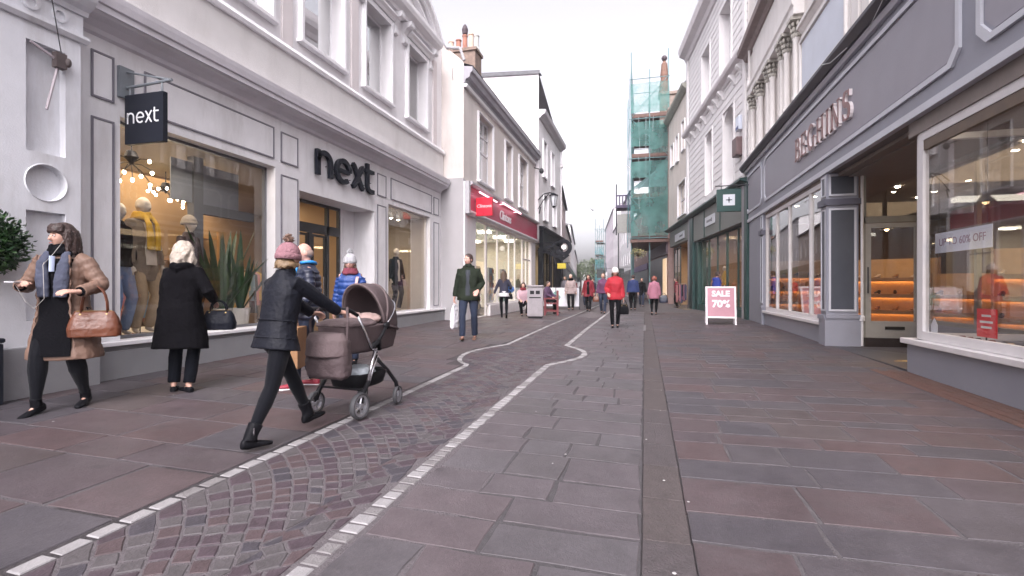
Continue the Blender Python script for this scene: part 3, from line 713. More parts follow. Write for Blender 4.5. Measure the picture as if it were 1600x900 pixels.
# clothes rails with garments
def garment(mb, x, y, z, w, l, mat, axis=0):
    a, b = (1,0) if axis==0 else (0,1)
    def P(u,v,h): return (x+a*v+b*u, y+b*v+a*u, z-h)
    pts = [(-w*.18,0),(w*.18,0),(w*.5,.07),(w*.56,.4),(w*.42,.42),(w*.46,l),(-w*.46,l),(-w*.42,.42),(-w*.56,.4),(-w*.5,.07)]
    mb.prism(pts,-.018,.018,lambda u,h,v: P(u,v,h), mat)
def clothes_rail(x,y,z,L,label,cols,rz=0,h=1.5,group='clothes rails'):
    t = thing('clothes_rail',label,'clothes rail',(x,y,z),rz,group)
    mb = MB(); 
    for yy in (-L/2,L/2): mb.tube([(0,yy,0),(0,yy,h)],.014,6); mb.tube([(-.22,yy,.02),(.22,yy,.02)],.014,6)
    mb.tube([(0,-L/2,h),(0,L/2,h)],.014,6); mb.build('rail_frame', M('rail_metal',(.25,.2,.15),.35,.05,metal=.8), t, local=True)
    n = int(L/.075)
    for i in range(n):
        mb = MB(); yy = -L/2+.05+i*(L-.1)/max(1,n-1); garment(mb,random.uniform(-.02,.02),yy,h-.06,.44,random.uniform(.6,1.0),random.choice(cols)); mb.build('garment',None,t,local=True)
    return t
clothes_rail(-8.9,5.6,.16,1.4,'clothes rail nearest the ornate pilaster, behind the mannequins',foldc,15,1.75)
clothes_rail(-9.3,7.4,.16,1.3,'clothes rail behind the leafy plants inside the white shop',foldc,-10)
clothes_rail(-8.8,9.2,.16,1.3,'clothes rail seen through the shop entrance doors',foldc,80)
# spotlights in the third window
for i,(yy,lb) in enumerate(((12.35,'left ceiling spotlight above the dark suited mannequin'),(12.75,'right ceiling spotlight above the dark suited mannequin'))):
    t = thing('spotlight',lb,'spotlight',(-6.75,yy,3.38),0,'ceiling spotlights in the third window')
    mb = MB(); mb.tube([(0,0,.03),(0,0,-.08)],.012,6); mb.tube([(0,0,-.06),(.05,-.03,-.22)],.045,12); mb.build('lamp_body',dark,t,local=True)
    mb = MB(); mb.tube([(.05,-.03,-.222),(.052,-.031,-.232)],.036,12); mb.build('lens',EM('spot_glow',(1,.85,.6),18),t,local=True)
# ---------------------------------------------------------------- projecting sign
T = thing('projecting_sign','square black projecting sign with thin white rounded lettering on a grey bracket','sign',(-6.25,4.9,3.4))
mb = MB(); mb.cbox((-6.20,4.72,3.02),(-5.60,4.78,3.63),.006); mb.build('board', black, T)
mb = MB(); letters_next(mb, (-6.15,4.718,3.27),(1,0,0),(0,0,1),.135,None,.14,0,.004)
for v in mb.v: v.x = -6.15+(v.x+6.15)*.98
mb.build('lettering', M('letter_white',(.8,.8,.82),.4,.02), T)
steelg = M('bracket_grey',(.17,.19,.21),.45,.1)
mb = MB(); mb.box((-6.248,4.66,3.60),(-6.20,4.84,3.98)); mb.tube([(-6.22,4.75,3.73),(-5.50,4.75,3.76)],.018,8); mb.tube([(-6.22,4.75,3.93),(-5.55,4.75,3.77)],.012,8); mb.build('bracket', steelg, T)
mb = MB(); mb.tube([(-6.15,4.75,3.62),(-6.15,4.75,3.73)],.012,6); mb.tube([(-5.65,4.75,3.62),(-5.65,4.75,3.76)],.012,6); mb.build('hanger', steelg, T)
# ================================================================ red fascia card shop
FB = Fac((-5.5,0),(0,1),(1,0))
beige = M('render_beige',(.62,.57,.54),.75,.05,2,.25,50,dirt=.35)
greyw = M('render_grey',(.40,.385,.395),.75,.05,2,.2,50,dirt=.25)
B2 = thing('shop_building','beige rendered two storey building above the long dark pink shop fascia','building',(-5.5,20,.2))
mb = MB(); FB.wall(mb,14.75,25.2,4.66,8.0,[(16.05,17.75,4.9,7.25),(19.4,20.5,4.9,7.25),(21.7,23.35,4.9,7.25)],0,.18)
mb.add([(-6.25,14.752,4.70),(-5.5,14.752,4.70),(-5.5,14.752,8.35),(-5.95,14.752,8.75),(-6.25,14.752,9.2),(-9,14.752,9.2),(-9,14.752,4.7)],[(0,1,2,3,4,5,6)])
mb.build('wall', beige, B2)
mb = MB(); mb.box((-6.9,14.70,.12),(-5.5,14.752,4.70)); mb.build('side_wall', greyw, B2)
mb = MB(); mb.box((-5.5,14.73,.15),(-5.46,14.98,4.60)); mb.build('corner_strip', trimw, B2)
for a,b in ((16.05,17.75),(19.4,20.5),(21.7,23.35)):
    w = upwin(B2, FB, a,b,4.92,7.23,dep=.16,arch=.02,rail=True,back=M('curtain_lilac',(.42,.40,.46),.8,.1),gm=GLASS('blind_glass',.12))
    mb = MB()
    for k in (1,2): FB.box(mb,a+(b-a)*k/3-.015,a+(b-a)*k/3+.015,-.205,-.15,6.15,7.2)
    FB.box(mb,a+.05,b-.05,-.205,-.15,6.62,6.65); mb.build('glazing_bars', trimw, w)
mb = MB(); FB.mould(mb,[(0,7.68),(.05,7.70),(.08,7.80),(.20,7.84),(.24,7.98),(.30,8.02),(.30,8.16),(0,8.2)],14.72,25.4); mb.build('cornice', M('cornice_grey',(.34,.33,.36),.7,.1,3,.1,60,dirt=.2), B2)
mb = MB(); FB.mould(mb,[(0,7.56),(.10,7.56),(.13,7.64),(0,7.675)],14.74,25.3); mb.build('gutter', trimw, B2)
mb = MB(); mb.add([(-5.2,14.75,8.2),(-5.2,25.3,8.2),(-9.0,25.3,9.6),(-9.0,14.75,9.6)],[(0,1,2,3)]); mb.build('roof', M('slate_roof',(.12,.12,.13),.7,.2,6,.3,30), B2)
# parapet gable curve, chimney
mb = MB(); mb.tube([(-6.3,14.73,9.22),(-6.05,14.73,8.86),(-5.8,14.73,8.80),(-5.62,14.73,8.78),(-5.48,14.73,8.38)],.05,8); mb.build('coping', M('coping_lead',(.36,.35,.37),.6,.1), B2)
# cracks in the side wall
mb = MB(); mb.tube([(-5.86,14.748,8.2),(-5.88,14.748,7.95),(-5.86,14.748,7.8)],.012,4); mb.build('wall_crack', M('crack_dark',(.2,.18,.17),.9,.1), B2)
chb = M('chimney_brick',(.22,.16,.13),.85,.3,9,.4,30); 
ch = MB(); ch.box((-6.5,15.7,8.0),(-5.45,16.35,9.15)); ch.box((-6.55,15.65,9.15),(-5.40,16.40,9.25)); c_ = ch.build('chimney', chb, B2)
for i,(x,h,r,cl) in enumerate(((-6.42,.42,.10,'a'),(-6.15,.45,.10,'b'),(-5.92,.58,.095,'b'),(-5.70,.60,.10,'a'),(-5.50,.52,.095,'c'))):
    mt = {'a':M('pot_buff',(.55,.40,.32),.8,.15),'b':M('pot_red',(.32,.15,.11),.8,.2),'c':M('pot_grey',(.42,.42,.40),.8,.15)}[cl]
    mb = MB(); mb.lathe([(r*1.15,9.25),(r*1.1,9.32),(r*.9,9.36),(r*.85,9.25+h*.9),(r*1.05,9.25+h*.93),(r*1.0,9.25+h),(r*.7,9.25+h),(r*.65,9.3)],(x,16.0,0),12); mb.build('chimney_pot', mt, c_)
mb = MB(); mb.lathe([(.05,9.83),(.09,9.88),(.11,10.02),(.07,10.14),(.03,10.2)],(-5.92,16.0,0),10); mb.build('cowl', M('cowl_dark',(.06,.04,.05),.6,.2), c_)
# shopfront
pinkred = M('fascia_red',(.42,.05,.10),.35,.08,2,spec=.5); red2 = M('sign_red',(.62,.02,.045),.3,.05)
mb = MB(); FB.box(mb,14.95,25.3,.002,.10,3.72,4.50); mb.build('fascia', pinkred, B2)
mb = MB(); FB.box(mb,14.80,14.95,.002,.16,3.60,4.62); FB.mould(mb,[(0,4.502),(.16,4.502),(.22,4.56),(.22,4.63),(0,4.66)],14.955,25.4); mb.build('fascia_trim', M('trim_grey',(.42,.41,.43),.6,.1,dirt=.2), B2)
mb = MB(); FB.mould(mb,[(0,3.58),(.10,3.58),(.16,3.66),(.16,3.715),(0,3.715)],14.96,25.35); mb.build('fascia_moulding', trimw, B2)
mb = MB(); put_text(mb,'Clintons',.50,FB(19.2,.115,4.06),(0,1,0),(0,0,1),.008,None,shear=.25,bold=.004); mb.build('shop_sign', M('letter_white',(.8,.8,.82),.4,.02), B2, label='white sloping lettering reading Clintons')
mb = MB(); FB.box(mb,18.1,20.9,.30,.34,4.42,4.47); FB.box(mb,18.4,18.44,.1,.30,4.44,4.46); FB.box(mb,20.5,20.54,.1,.30,4.44,4.46); FB.box(mb,15.35,17.3,.30,.34,4.33,4.37,None); mb.build('trough_light', EM('trough_glow',(1,.45,.55),1.6), B2)
T = thing('projecting_sign','bright red projecting box sign with white script at the end of the pink fascia','sign',(-5.4,15.6,3.9))
mb = MB(); mb.cbox((-5.36,15.5,3.60),(-4.80,15.62,4.20),.01); mb.build('board', red2, T)
mb = MB(); put_text(mb,'Clintons',.15,(-5.08,15.497,3.92),(1,0,0),(0,0,1),.004,None,shear=.25); mb.build('lettering', M('letter_white'), T)
mb = MB(); mb.tube([(-5.5,15.56,4.10),(-5.36,15.56,4.10)],.02,6); mb.build('bracket', dark, T)
# lit windows with mullions
mb = MB()
for s0,s1 in ((14.98,15.85),(24.3,25.25)): FB.box(mb,s0,s1,-.12,.02,.14,3.57)
mb.build('pilaster', M('shopfront_white',(.72,.69,.70),.5,.05,dirt=.15), B2)
mb = MB(); FB.box(mb,17.4,22.9,-.10,.04,.14,.62); mb.build('stall_riser', M('shopfront_white'), B2)
fr = shopwin(B2,FB,15.85,17.15,.20,3.57,-.05,(),.06,M('shopfront_white'),shopglass)
shopwin(B2,FB,17.15,22.7,.62,3.57,-.05,(18.6,20.3,21.3),.07,M('shopfront_white'),shopglass)
shopwin(B2,FB,22.7,24.3,.20,3.57,-.05,(23.4,),.06,M('shopfront_white'),shopglass,tr=2.6)
mb = MB(); mb.box((-10.5,15.0,3.60),(-5.6,25.2,3.66),M('interior_white',(.72,.68,.60),.7,.04)); mb.box((-10.5,15.0,.1),(-5.6,25.2,.18),M('interior_floor')); mb.box((-10.6,15.0,.1),(-10.5,25.2,3.6),M('interior_white'))
mb.box((-10.5,14.95,.1),(-5.65,15.0,3.6),M('interior_white')); mb.box((-10.5,25.2,.1),(-5.65,25.25,3.6),M('interior_white')); mb.build('interior',None,B2)
warm_light('shop_ceiling_light', (-7.4,20,3.55), 190, 2.2, (1,.88,.68), sy=8)
mb = MB()
for yy in (15.6,17.4,19.6,21.8,23.6):
    for xx in (-6.4,-8.2): mb.box((xx-.25,yy-.12,3.50),(xx+.25,yy+.12,3.56))
mb.build('ceiling_panel_lights', EM('panel_glow',(1,.93,.8),9), B2)
for i,yy in enumerate((15.9,18.0,19.7,21.6)):
    t = thing('card_rack',['slim card display rack beside the first lit doorway','slim card display rack left of the second mullion','slim card display rack right of the middle mullion','slim card display rack near the far lit doorway'][i],'display rack',(-6.2,yy,.18),0,'card racks in the pink fascia shop')
    mb = MB(); mb.box((-.05,-.28,0),(.05,.28,1.9)); mb.build('back_board', M('rack_grey',(.3,.3,.33),.5,.1), t, local=True)
    for k in range(6):
        mb = MB(); mb.box((.05,-.26,.25+k*.28),(.14,.26,.27+k*.28)); tr_ = mb.build('tray', M('rack_grey'), t, local=True)
        mb = MB()
        for q in range(4): mb.box((.09,-.24+q*.125,.275+k*.28),(.10,-.14+q*.125,.44+k*.28), random.choice(foldc))
        mb.build('cards', None, tr_, local=True)
# ================================================================ tall white building with black shopfront
FC = Fac((-5.3,0),(0,1),(1,0))
palew = M('render_white',(.72,.70,.71),.75,.05,2,.2,50,dirt=.2)
pinkw = M('render_pinkwhite',(.74,.70,.72),.75,.04,2,.2,50,dirt=.12)
B3 = thing('shop_building','tall white building with steep side gable above a black shopfront','building',(-5.3,28,.2))
W3 = [(26.2,27.2,7.2,9.2),(28.6,29.6,7.2,9.2),(26.3,27.5,4.9,6.3),(29.2,30.3,4.9,6.3)]
mb = MB(); FC.wall(mb,24.5+.7,31.9,4.40,10.1,W3,0,.15)
mb.add([FC(31.9,0,4.4),FC(31.9,-8,4.4),FC(31.9,-8,12),FC(31.9,0,10.1)],[(0,1,2,3)])
mb.build('wall', palew, B3)
mb = MB(); mb.add([(-5.3,25.2,4.4),(-5.3,25.2,10.3),(-5.3,25.2,12.35),(-8.6,25.2,12.6),(-12,25.2,12.6),(-12,25.2,4.4)],[(0,1,2,3,4,5)]); mb.build('gable_wall', pinkw, B3)
mb = MB(); mb.add([(-5.25,25.15,12.36),(-8.6,25.15,12.62),(-8.6,25.9,12.7),(-5.25,25.9,12.44)],[(0,1,2,3)]); mb.add([(-5.3,25.2,12.35),(-5.3,31.9,10.4),(-8.6,31.9,11.6),(-8.6,25.2,12.6)],[(0,1,2,3)]); mb.add([(-5.22,25.12,12.25),(-12,25.12,12.6),(-12,25.12,12.85),(-5.22,25.12,12.43)],[(0,1,2,3)]); mb.build('roof', M('slate_roof'), B3)
mb = MB(); FC.mould(mb,[(0,10.0),(.10,10.02),(.16,10.12),(.34,10.22),(.38,10.42),(0,10.46)],25.2,32.1); mb.build('cornice', M('cornice_grey2',(.45,.43,.45),.7,.1,dirt=.2), B3)
for a,b,c,d in W3: upwin(B3,FC,a,b,c+.02,d-.02,dep=.12,arch=.03,rail=True,back=M('room_dark'),gm=GLASS('blind_glass'))
mb = MB(); FC.mould(mb,[(0,4.25),(.15,4.25),(.3,4.34),(.3,4.42),(0,4.46)],25.3,32.0); FC.box(mb,25.35,25.75,0,.2,.1,4.25); FC.box(mb,31.3,31.9,0,.2,.1,4.25); FC.box(mb,25.75,31.3,.0,.1,3.35,4.25); FC.box(mb,27.9,28.6,0,.1,.1,3.35); FC.box(mb,29.6,31.3,-.05,.08,.1,3.35); mb.build('shopfront', M('shopfront_black',(.012,.013,.016),.35,.1), B3)
fr = shopwin(B3,FC,25.75,27.9,.5,3.35,-.1,(26.8,),.08,M('shopfront_black')); shopwin(B3,FC,28.6,29.6,.1,3.35,-.2,(),.06,M('shopfront_black'))
mb = MB(); mb.box((-8,25.3,.1),(-7.9,31.8,3.6),cream); mb.box((-8,25.3,3.5),(-5.5,31.8,3.6),cream); mb.box((-8,25.25,.1),(-5.5,25.3,3.5),cream); mb.box((-8,31.8,.1),(-5.5,31.85,3.5),cream); mb.build('interior',None,B3)
warm_light('shop_ceiling_light', (-6.7,28.3,3.45), 45, 1.4, (1,.8,.5), sy=5)
mb = MB(); mb.tube([FC(31.6,.12,4.5),FC(31.6,.12,9.9)],.05,8); mb.box(tuple(FC(31.5,.03,8.9)),tuple(FC(31.72,.25,9.15))); mb.build('downpipe', palew, B3)
# projecting signs beyond: curled black scroll sign, yellow panel
T = thing('scroll_sign','curled black wrought iron sign with a small white disc above the street','sign',(-5.2,25.0,3.2))
mb = MB(); R_=(1,0,0); U_=(0,0,1)
def curl(cx,cz,r,a0,a1,w=.12,y=25.0,k=1): ribbon(mb,[(cx+r*(1-.0*t/20)*cos(radians(a0+(a1-a0)*t/20)),cz+r*sin(radians(a0+(a1-a0)*t/20))) for t in range(21)],w,(0,y,0),R_,U_,-.05,.05)
curl(-4.72,3.08,.24,200,-30,.15); curl(-3.98,3.28,.33,-160,165,.20); curl(-4.35,3.3,.18,220,20,.11)
ribbon(mb,[(-5.3,3.15),(-4.9,3.12),(-4.5,2.92),(-4.0,2.72),(-3.7,2.9)],[.09,.15,.18,.18,.08],(0,25.0,0),R_,U_,-.05,.05)
mb.build('scroll', M('iron_black',(.015,.016,.02),.4,.1), T)
mb = MB(); mb.tube([(-3.95,24.93,3.3),(-3.95,25.07,3.3)],.13,18); mb.build('disc', M('disc_white',(.75,.75,.75),.5,.03), T)
mb = MB(); mb.tube([(-5.3,25,3.5),(-3.9,25,3.62)],.02,6); mb.build('bracket', M('iron_black'), T)
tag_mb = MB(); tag_mb.cbox((-4.62,26.9,2.28),(-4.15,26.98,2.58),.01)
T = thing('hanging_sign','small yellow hanging sign below the curled black scroll sign','sign',(-5.1,26.9,2.3)); tag_mb.build('board', M('yellow_board',(.62,.5,.05),.5,.1), T)
mb = MB(); mb.tube([(-5.3,26.94,2.6),(-3.95,26.94,2.6)],.02,6); mb.build('bracket', M('iron_black'), T)
# street lantern on a wall bracket
T = thing('wall_lantern','old street lantern on an ornate wall bracket of the white gabled building','lantern',(-5.3,24.0+1.3,5.8))
mb = MB(); mb.tube([(-5.3,25.1,5.75),(-5.0,25.1,6.05),(-4.7,25.1,6.1),(-4.45,25.1,6.02)],.03,8); mb.tube([(-5.3,25.1,5.3),(-5.05,25.1,5.7),(-4.75,25.1,6.05)],.022,8); mb.tube([(-5.25,25.1,5.05),(-5.18,25.1,5.4)],.03,6); mb.build('bracket', M('iron_black'), T)
mb = MB(); mb.lathe([(.02,6.08),(.24,5.96),(.22,5.92)],(-4.5,25.1,0),8); mb.lathe([(.05,5.42),(.10,5.38),(.02,5.30)],(-4.5,25.1,0),8)
for k in range(6): a=2*pi*k/6; mb.tube([(-4.5+.2*cos(a),25.1+.2*sin(a),5.92),(-4.5+.1*cos(a),25.1+.1*sin(a),5.42)],.012,4)
mb.build('lantern_frame', M('iron_black'), T)
mb = MB(); mb.lathe([(.09,5.42),(.19,5.92)],(-4.5,25.1,0),6); mb.build('lantern_glass', M('frosted_glass',(.6,.62,.65),.2,.05), T)
T = thing('security_camera','small dark security camera under the corner of the grey cornice','camera',(-5.3,25.2,7.3))
mb = MB(); mb.tube([(-5.5,25.0,7.4),(-5.2,25.0,7.3)],.03,6); mb.build('arm',dark,T); mb=MB(); mb.ell((-5.1,24.95,7.2),(.12,.12,.14)); mb.build('dome',dark,T)
# ================================================================ far left row
FD = Fac((-5.35,32.2),(-.118,.993),(.993,.118))
def farhouse(F, s0,s1,h,wallm,label,nw,nf,gable=0,roofm=None,z0=3.6,shop=None,cat='building'):
    p = F(s0,0,0); t = thing('town_house',label,cat,(p.x,p.y,.1),0,'houses down the street')
    ops = []
    hh = (h-z0)/nf
    for f_ in range(nf):
        for k in range(nw):
            c = s0+(s1-s0)*(k+.5)/nw; ops.append((c-.45,c+.45,z0+hh*f_+.35*hh*.6,z0+hh*(f_+1)-.25*hh))
    mb = MB(); F.wall(mb,s0,s1,.05,h,ops,0,.14)
    mb.add([F(s0,0,.05),F(s0,-9,.05),F(s0,-9,h),F(s0,-4.5,h+gable),F(s0,0,h)],[(0,1,2,3,4)]); mb.add([F(s1,0,.05),F(s1,-9,.05),F(s1,-9,h),F(s1,-4.5,h+gable),F(s1,0,h)],[(0,1,2,3,4)])
    mb.build('wall', wallm, t)
    mb = MB(); mb.add([F(s0-.1,.15,h),F(s1+.1,.15,h),F(s1+.1,-4.5,h+gable+.15),F(s0-.1,-4.5,h+gable+.15),F(s0-.1,-9,h),F(s1+.1,-9,h)],[(0,1,2,3),(3,2,5,4)]); F.box(mb,s0-.08,s1+.08,-.1,.18,h-.12,h+.02); mb.build('roof', roofm or M('slate_roof'), t)
    for a,b,c,d in ops:
        mb = MB(); F.frame(mb,a,b,c,d,.07,-.14,-.08); w = mb.build('window', trimw, t)
        mb = MB(); F.box(mb,a+.05,b-.05,-.13,-.12,c+.05,d-.05); mb.build('pane', GLASS('blind_glass'), w)
        mb = MB(); F.box(mb,a-.05,b+.05,-.6,-.58,c-.1,d+.1); mb.build('window_backing', M('room_dark'), w)  # dark sheet carries the room's shade in its colour
    mb = MB(); F.box(mb,s0+.2,s1-.2,.0,.12,2.9,3.45, shop or dark); F.box(mb,s0+.3,s1-.3,-.05,.03,.3,2.9, M('shop_dusk',(.10,.09,.10),.3,.2)); mb.build('shopfront', None, t)
    return t
farhouse(FD,.2,10,7.9,M('render_pink',(.62,.50,.50),.8,.06,dirt=.15),'pinkish gabled house just beyond the black shopfront',4,2,1.4,shop=M('shop_white',(.6,.58,.58),.5,.1))
farhouse(FD,10.1,26,6.6,M('render_cream2',(.66,.60,.56),.8,.06,dirt=.15),'low cream house second beyond the black shopfront',6,1,1.0)
farhouse(FD,26.1,52,8.6,palew,'long white terrace third beyond the black shopfront',9,2,1.0,shop=M('shop_green',(.05,.14,.10),.5,.1))
farhouse(FD,52.1,95,7.6,M('render_pale',(.66,.62,.62),.8,.06),'pale terrace farthest along the left side of the street',12,2,1.4)
# ================================================================ RIGHT SIDE: shoe shop with grey-lilac fascia
FR = Fac((3.5,0),(0,1),(-1,0))
lilac = M('shopfront_lilac',(.245,.25,.295),.5,.06,2.5,.1,50,dirt=.10); lilacp = M('panel_lilac',(.275,.265,.305),.5,.06,2,.05,50,dirt=.06)
lw_ = M('moulding_pale',(.52,.53,.58),.5,.05,3,.05,50,dirt=.1); slatep = M('panel_slate',(.055,.062,.08),.4,.12,3,.05,40)
cream_f = M('frame_cream',(.66,.64,.65),.5,.05,3,.05,50,dirt=.12); creamw = M('render_cream',(.74,.70,.67),.75,.05,2,.15,50,dirt=.25)
creamp = M('plaster_cream',(.76,.73,.71),.7,.05,2,.15,50,dirt=.2)
S = thing('shop_building','cream building with colonnettes above the long grey lilac shoe shop fascia','building',(3.5,11,.1))
# fascia
mb = MB(); FR.box(mb,1.0,19.1,-.3,.06,3.56,5.22); mb.build('fascia', lilac, S)
def chpoly(s0,s1,z0,z1,c): return [(s0+c,z0),(s1-c,z0),(s1,z0+c),(s1,z1-c),(s1-c,z1),(s0+c,z1),(s0,z1-c),(s0,z0+c)]
def chframe(s0,s1,z0,z1,w,c,o0,o1,mat):
    A = chpoly(s0,s1,z0,z1,c); B = chpoly(s0+w,s1-w,z0+w,z1-w,c); mb = MB(); n=8
    for k in range(n):
        q = [A[k],A[(k+1)%n],B[(k+1)%n],B[k]]; mb.add([FR(u,o0,v) for u,v in q]+[FR(u,o1,v) for u,v in q],[(0,1,2,3),(4,5,6,7),(0,1,5,4),(1,2,6,5),(2,3,7,6),(3,0,4,7)])
    return mb
for s0,s1 in ((6.72,16.3),(16.6,18.9),(3.4,6.42)):
    chframe(s0,s1,3.80,5.10,.07,.16,.061,.095,None).build('panel_moulding', lw_, S)
    mb = MB(); mb.prism(chpoly(s0+.10,s1-.10,3.90,5.0,.16),.061,.068,lambda u,v,h: FR(u,h,v)); mb.build('fascia_panel', lilacp, S)
mb = MB(); FR.mould(mb,[(.0,3.50),(.09,3.50),(.09,3.60),(.061,3.62),(0,3.62)],1.0,19.1); mb.build('lower_moulding', lw_, S)
mb = MB(); FR.mould(mb,[(0,5.225),(.12,5.225),(.16,5.28),(.16,5.30),(0,5.30)],1.0,19.1); mb.build('upper_moulding', lw_, S)
mb = MB(); FR.mould(mb,[(0,5.303),(.20,5.303),(.28,5.42),(.28,5.48),(0,5.52)],1.0,19.15); mb.build('canopy', M('canopy_dark',(.035,.03,.04),.5,.2), S)
mb = MB(); FR.mould(mb,[(0,5.523),(.24,5.523),(.20,5.58),(0,5.60)],1.0,19.15); mb.build('canopy_top', M('lead_brown',(.10,.075,.07),.6,.2), S)
# lettering
def glyph(mb, ch, c, R, U, h, mat, d0, d1):
    TH, tn = .20*h, .075*h
    def st(x0,y0,x1,y1,w): ribbon(mb,[(x0*h,y0*h),(x1*h,y1*h)],w,c,R,U,d0,d1,mat)
    def sf(x,y,w=.30): st(x-w/2,y,x+w/2,y,tn*.9)
    if ch in 'BEHIN':
        x=.16; st(x,.0,x,1,TH); sf(x,.03,.34); sf(x,.97,.34)
    if ch=='B':
        ribbon(mb,[(a*h,b*h) for a,b in [(.16,.95)]+arc(.42,.75,.22,90,-90,8,.20)+[(.16,.53)]],TH*.62,c,R,U,d0,d1,mat)
        ribbon(mb,[(a*h,b*h) for a,b in [(.16,.53)]+arc(.45,.28,.26,90,-90,8,.24)+[(.16,.04)]],TH*.62,c,R,U,d0,d1-.001,mat)
    if ch=='E':
        st(.16,.97,.68,.97,tn); st(.16,.52,.5,.52,tn); st(.16,.03,.72,.03,tn); st(.68,1,.68,.76,tn); st(.72,0,.72,.26,tn); st(.5,.62,.5,.42,tn)
    if ch=='H': st(.72,0,.72,1,TH); sf(.72,.03,.34); sf(.72,.97,.34); st(.16,.52,.72,.52,tn)
    if ch=='N': st(.80,0,.80,1,tn); sf(.80,.97); st(.14,.97,.80,.03,TH)
    if ch=='G':
        ribbon(mb,[(a*h,b*h) for a,b in arc(.5,.5,.42,50,320,22,.48)],[tn]*3+[TH*.9]*16+[tn]*4,c,R,U,d0,d1,mat); st(.78,.02,.78,.44,TH*.9); sf(.76,.44,.34)
    if ch=='S':
        ribbon(mb,[(a*h,b*h) for a,b in arc(.36,.74,.24,40,230,9,.24)+arc(.36,.26,.27,60,-150,10,.25)],[tn]*4+[TH]*12+[tn]*5,c,R,U,d0,d1,mat); st(.58,.98,.58,.76,tn); st(.08,.02,.08,.26,tn)
    return {'B':.84,'E':.86,'G':1.06,'H':1.02,'I':.46,'N':1.08,'S':.76}[ch]
copper = M('letter_copper',(.20,.07,.06),.35,.15,20,metal=.15); lside = M('letter_edge',(.80,.74,.74),.4,.1)
h = .50; x = 0; adv = {'B':.84,'E':.86,'G':1.06,'H':1.02,'I':.46,'N':1.08,'S':.76}; k_ = 3.30/(h*1.12*sum(adv[q] for q in 'BEGHINS'))
for chh in 'BEGHINS':
    mb = MB(); c = Vector(FR(12.95,.10,4.18))+Vector((0,-x,0))
    glyph(mb,chh,c,(0,-1,0),(0,0,1),h,lside,-.03,.022); glyph(mb,chh,c,(0,-1,0),(0,0,1),h,copper,.023,.030)
    for v in mb.v: v.y = 12.95+(v.y-12.95)*k_
    mb.build('letter', None, S); x += adv[chh]*h*1.12
# wires sagging on the fascia
mb = MB(); mb.tube([FR(10.6,.28,5.46),FR(10.1,.3,5.28),FR(9.4,.28,5.22)],.008,5); mb.tube([FR(7.6,.28,5.8),FR(8.2,.24,5.35),FR(8.8,.2,5.2)],.006,5); mb.build('cable', M('cable_pale',(.5,.5,.5),.5,.1), S)
# soffit lobby and risers
dkfloor = M('lobby_tile',(.045,.045,.055),.5,.2,8,.15,40)
mb = MB(); FR.box(mb,8.0,11.03,-1.5,0,.02,.125); mb.build('lobby_floor', dkfloor, S)
mb = MB()
for k in range(3): put_text(mb,'',.1,(3.9,9,.2),(1,0,0),(0,1,0))
mb.lathe([(.11,.1265),(.10,.1275)],(3.95,9.0,0),10); mb.box((3.72,8.95,.1262),(4.18,8.99,.1272)); mb.box((3.80,9.06,.1262),(4.10,9.09,.1272)); mb.build('floor_emblem', M('brass_inlay',(.5,.32,.07),.4,.1), S)
mb = MB(); FR.box(mb,1.0,19.1,-1.6,-.301,3.40,3.56, None); FR.box(mb,11.4,19.1,-.30,.0,3.42,3.555); FR.box(mb,1.0,8.04,-.30,0,3.30,3.555); FR.box(mb,8.04,11.4,-.30,0,3.50,3.556); mb.build('soffit', M('soffit_brown',(.20,.17,.155),.6,.1,dirt=.1), S)
for a,b in ((11.03,16.55),(1.0,8.03)):
    mb = MB(); FR.box(mb,a,b,-.25,.02,.02,.50); mb.build('stall_riser', lilac, S, bevel=.006)
    mb = MB(); FR.box(mb,a-(.05 if a<5 else 0),b+.04,-.26,.09,.50,.57); mb.build('sill', M('sill_cream',(.64,.61,.62),.5,.05,dirt=.1), S, bevel=.008)
# left display window with mullions
shopwin(S,FR,11.42,16.45,.575,3.42,-.02,(12.30,13.98,15.2),.10,cream_f)
# near display window
shopwin(S,FR,1.0,7.83,.575,3.30,-.04,(3.6,5.80),.11,cream_f)
mb = MB(); FR.box(mb,5.8,7.72,-.07,-.03,3.06,3.19,M('lintel_wood',(.11,.075,.05),.5,.2)); FR.box(mb,3.3,5.7,-.07,-.03,3.06,3.19,M('lintel_wood')); mb.build('window_head', None, S)
# side panes of the near window along the lobby
FQ = Fac((3.5,7.93),(1,0),(0,1))
shopwin(S,FQ,.05,1.35,.575,3.30,-.02,(),.08,cream_f); mb = MB(); FQ.box(mb,0,1.4,-.2,.0,.03,.57); mb.build('stall_riser', lilac, S)
# pilasters
def pilaster(s0,s1,zt=3.55):
    mb = MB(); FR.box(mb,s0,s1,-.1,.10,.02,.64,lilac); FR.box(mb,s0+.01,s1-.01,-.1,.06,.64,zt-.03,lilac); FR.box(mb,s0-.02,s1+.02,-.1,.12,.64,.72,lilac); FR.box(mb,s0-.02,s1+.02,-.1,.12,2.86,2.99,M('capital_slate',(.09,.09,.12),.5,.1)); mb.build('pilaster', None, S)
    for z0,z1 in ((.80,2.80),(3.05,3.45)):
        mb = MB(); FR.frame(mb,s0+.05,s1-.05,z0,z1,.03,.061,.08,lw_); FR.box(mb,s0+.085,s1-.085,.061,.067,z0+.035,z1-.035,slatep); mb.build('panel', None, S)
pilaster(11.03,11.38); pilaster(16.50,16.85)
for sgn,s in ((1,16.86),(1,18.6)): pass
mb = MB(); FR.box(mb,16.86,18.7,-.1,.04,.02,3.55); mb.build('wall_pier', lilac, S)
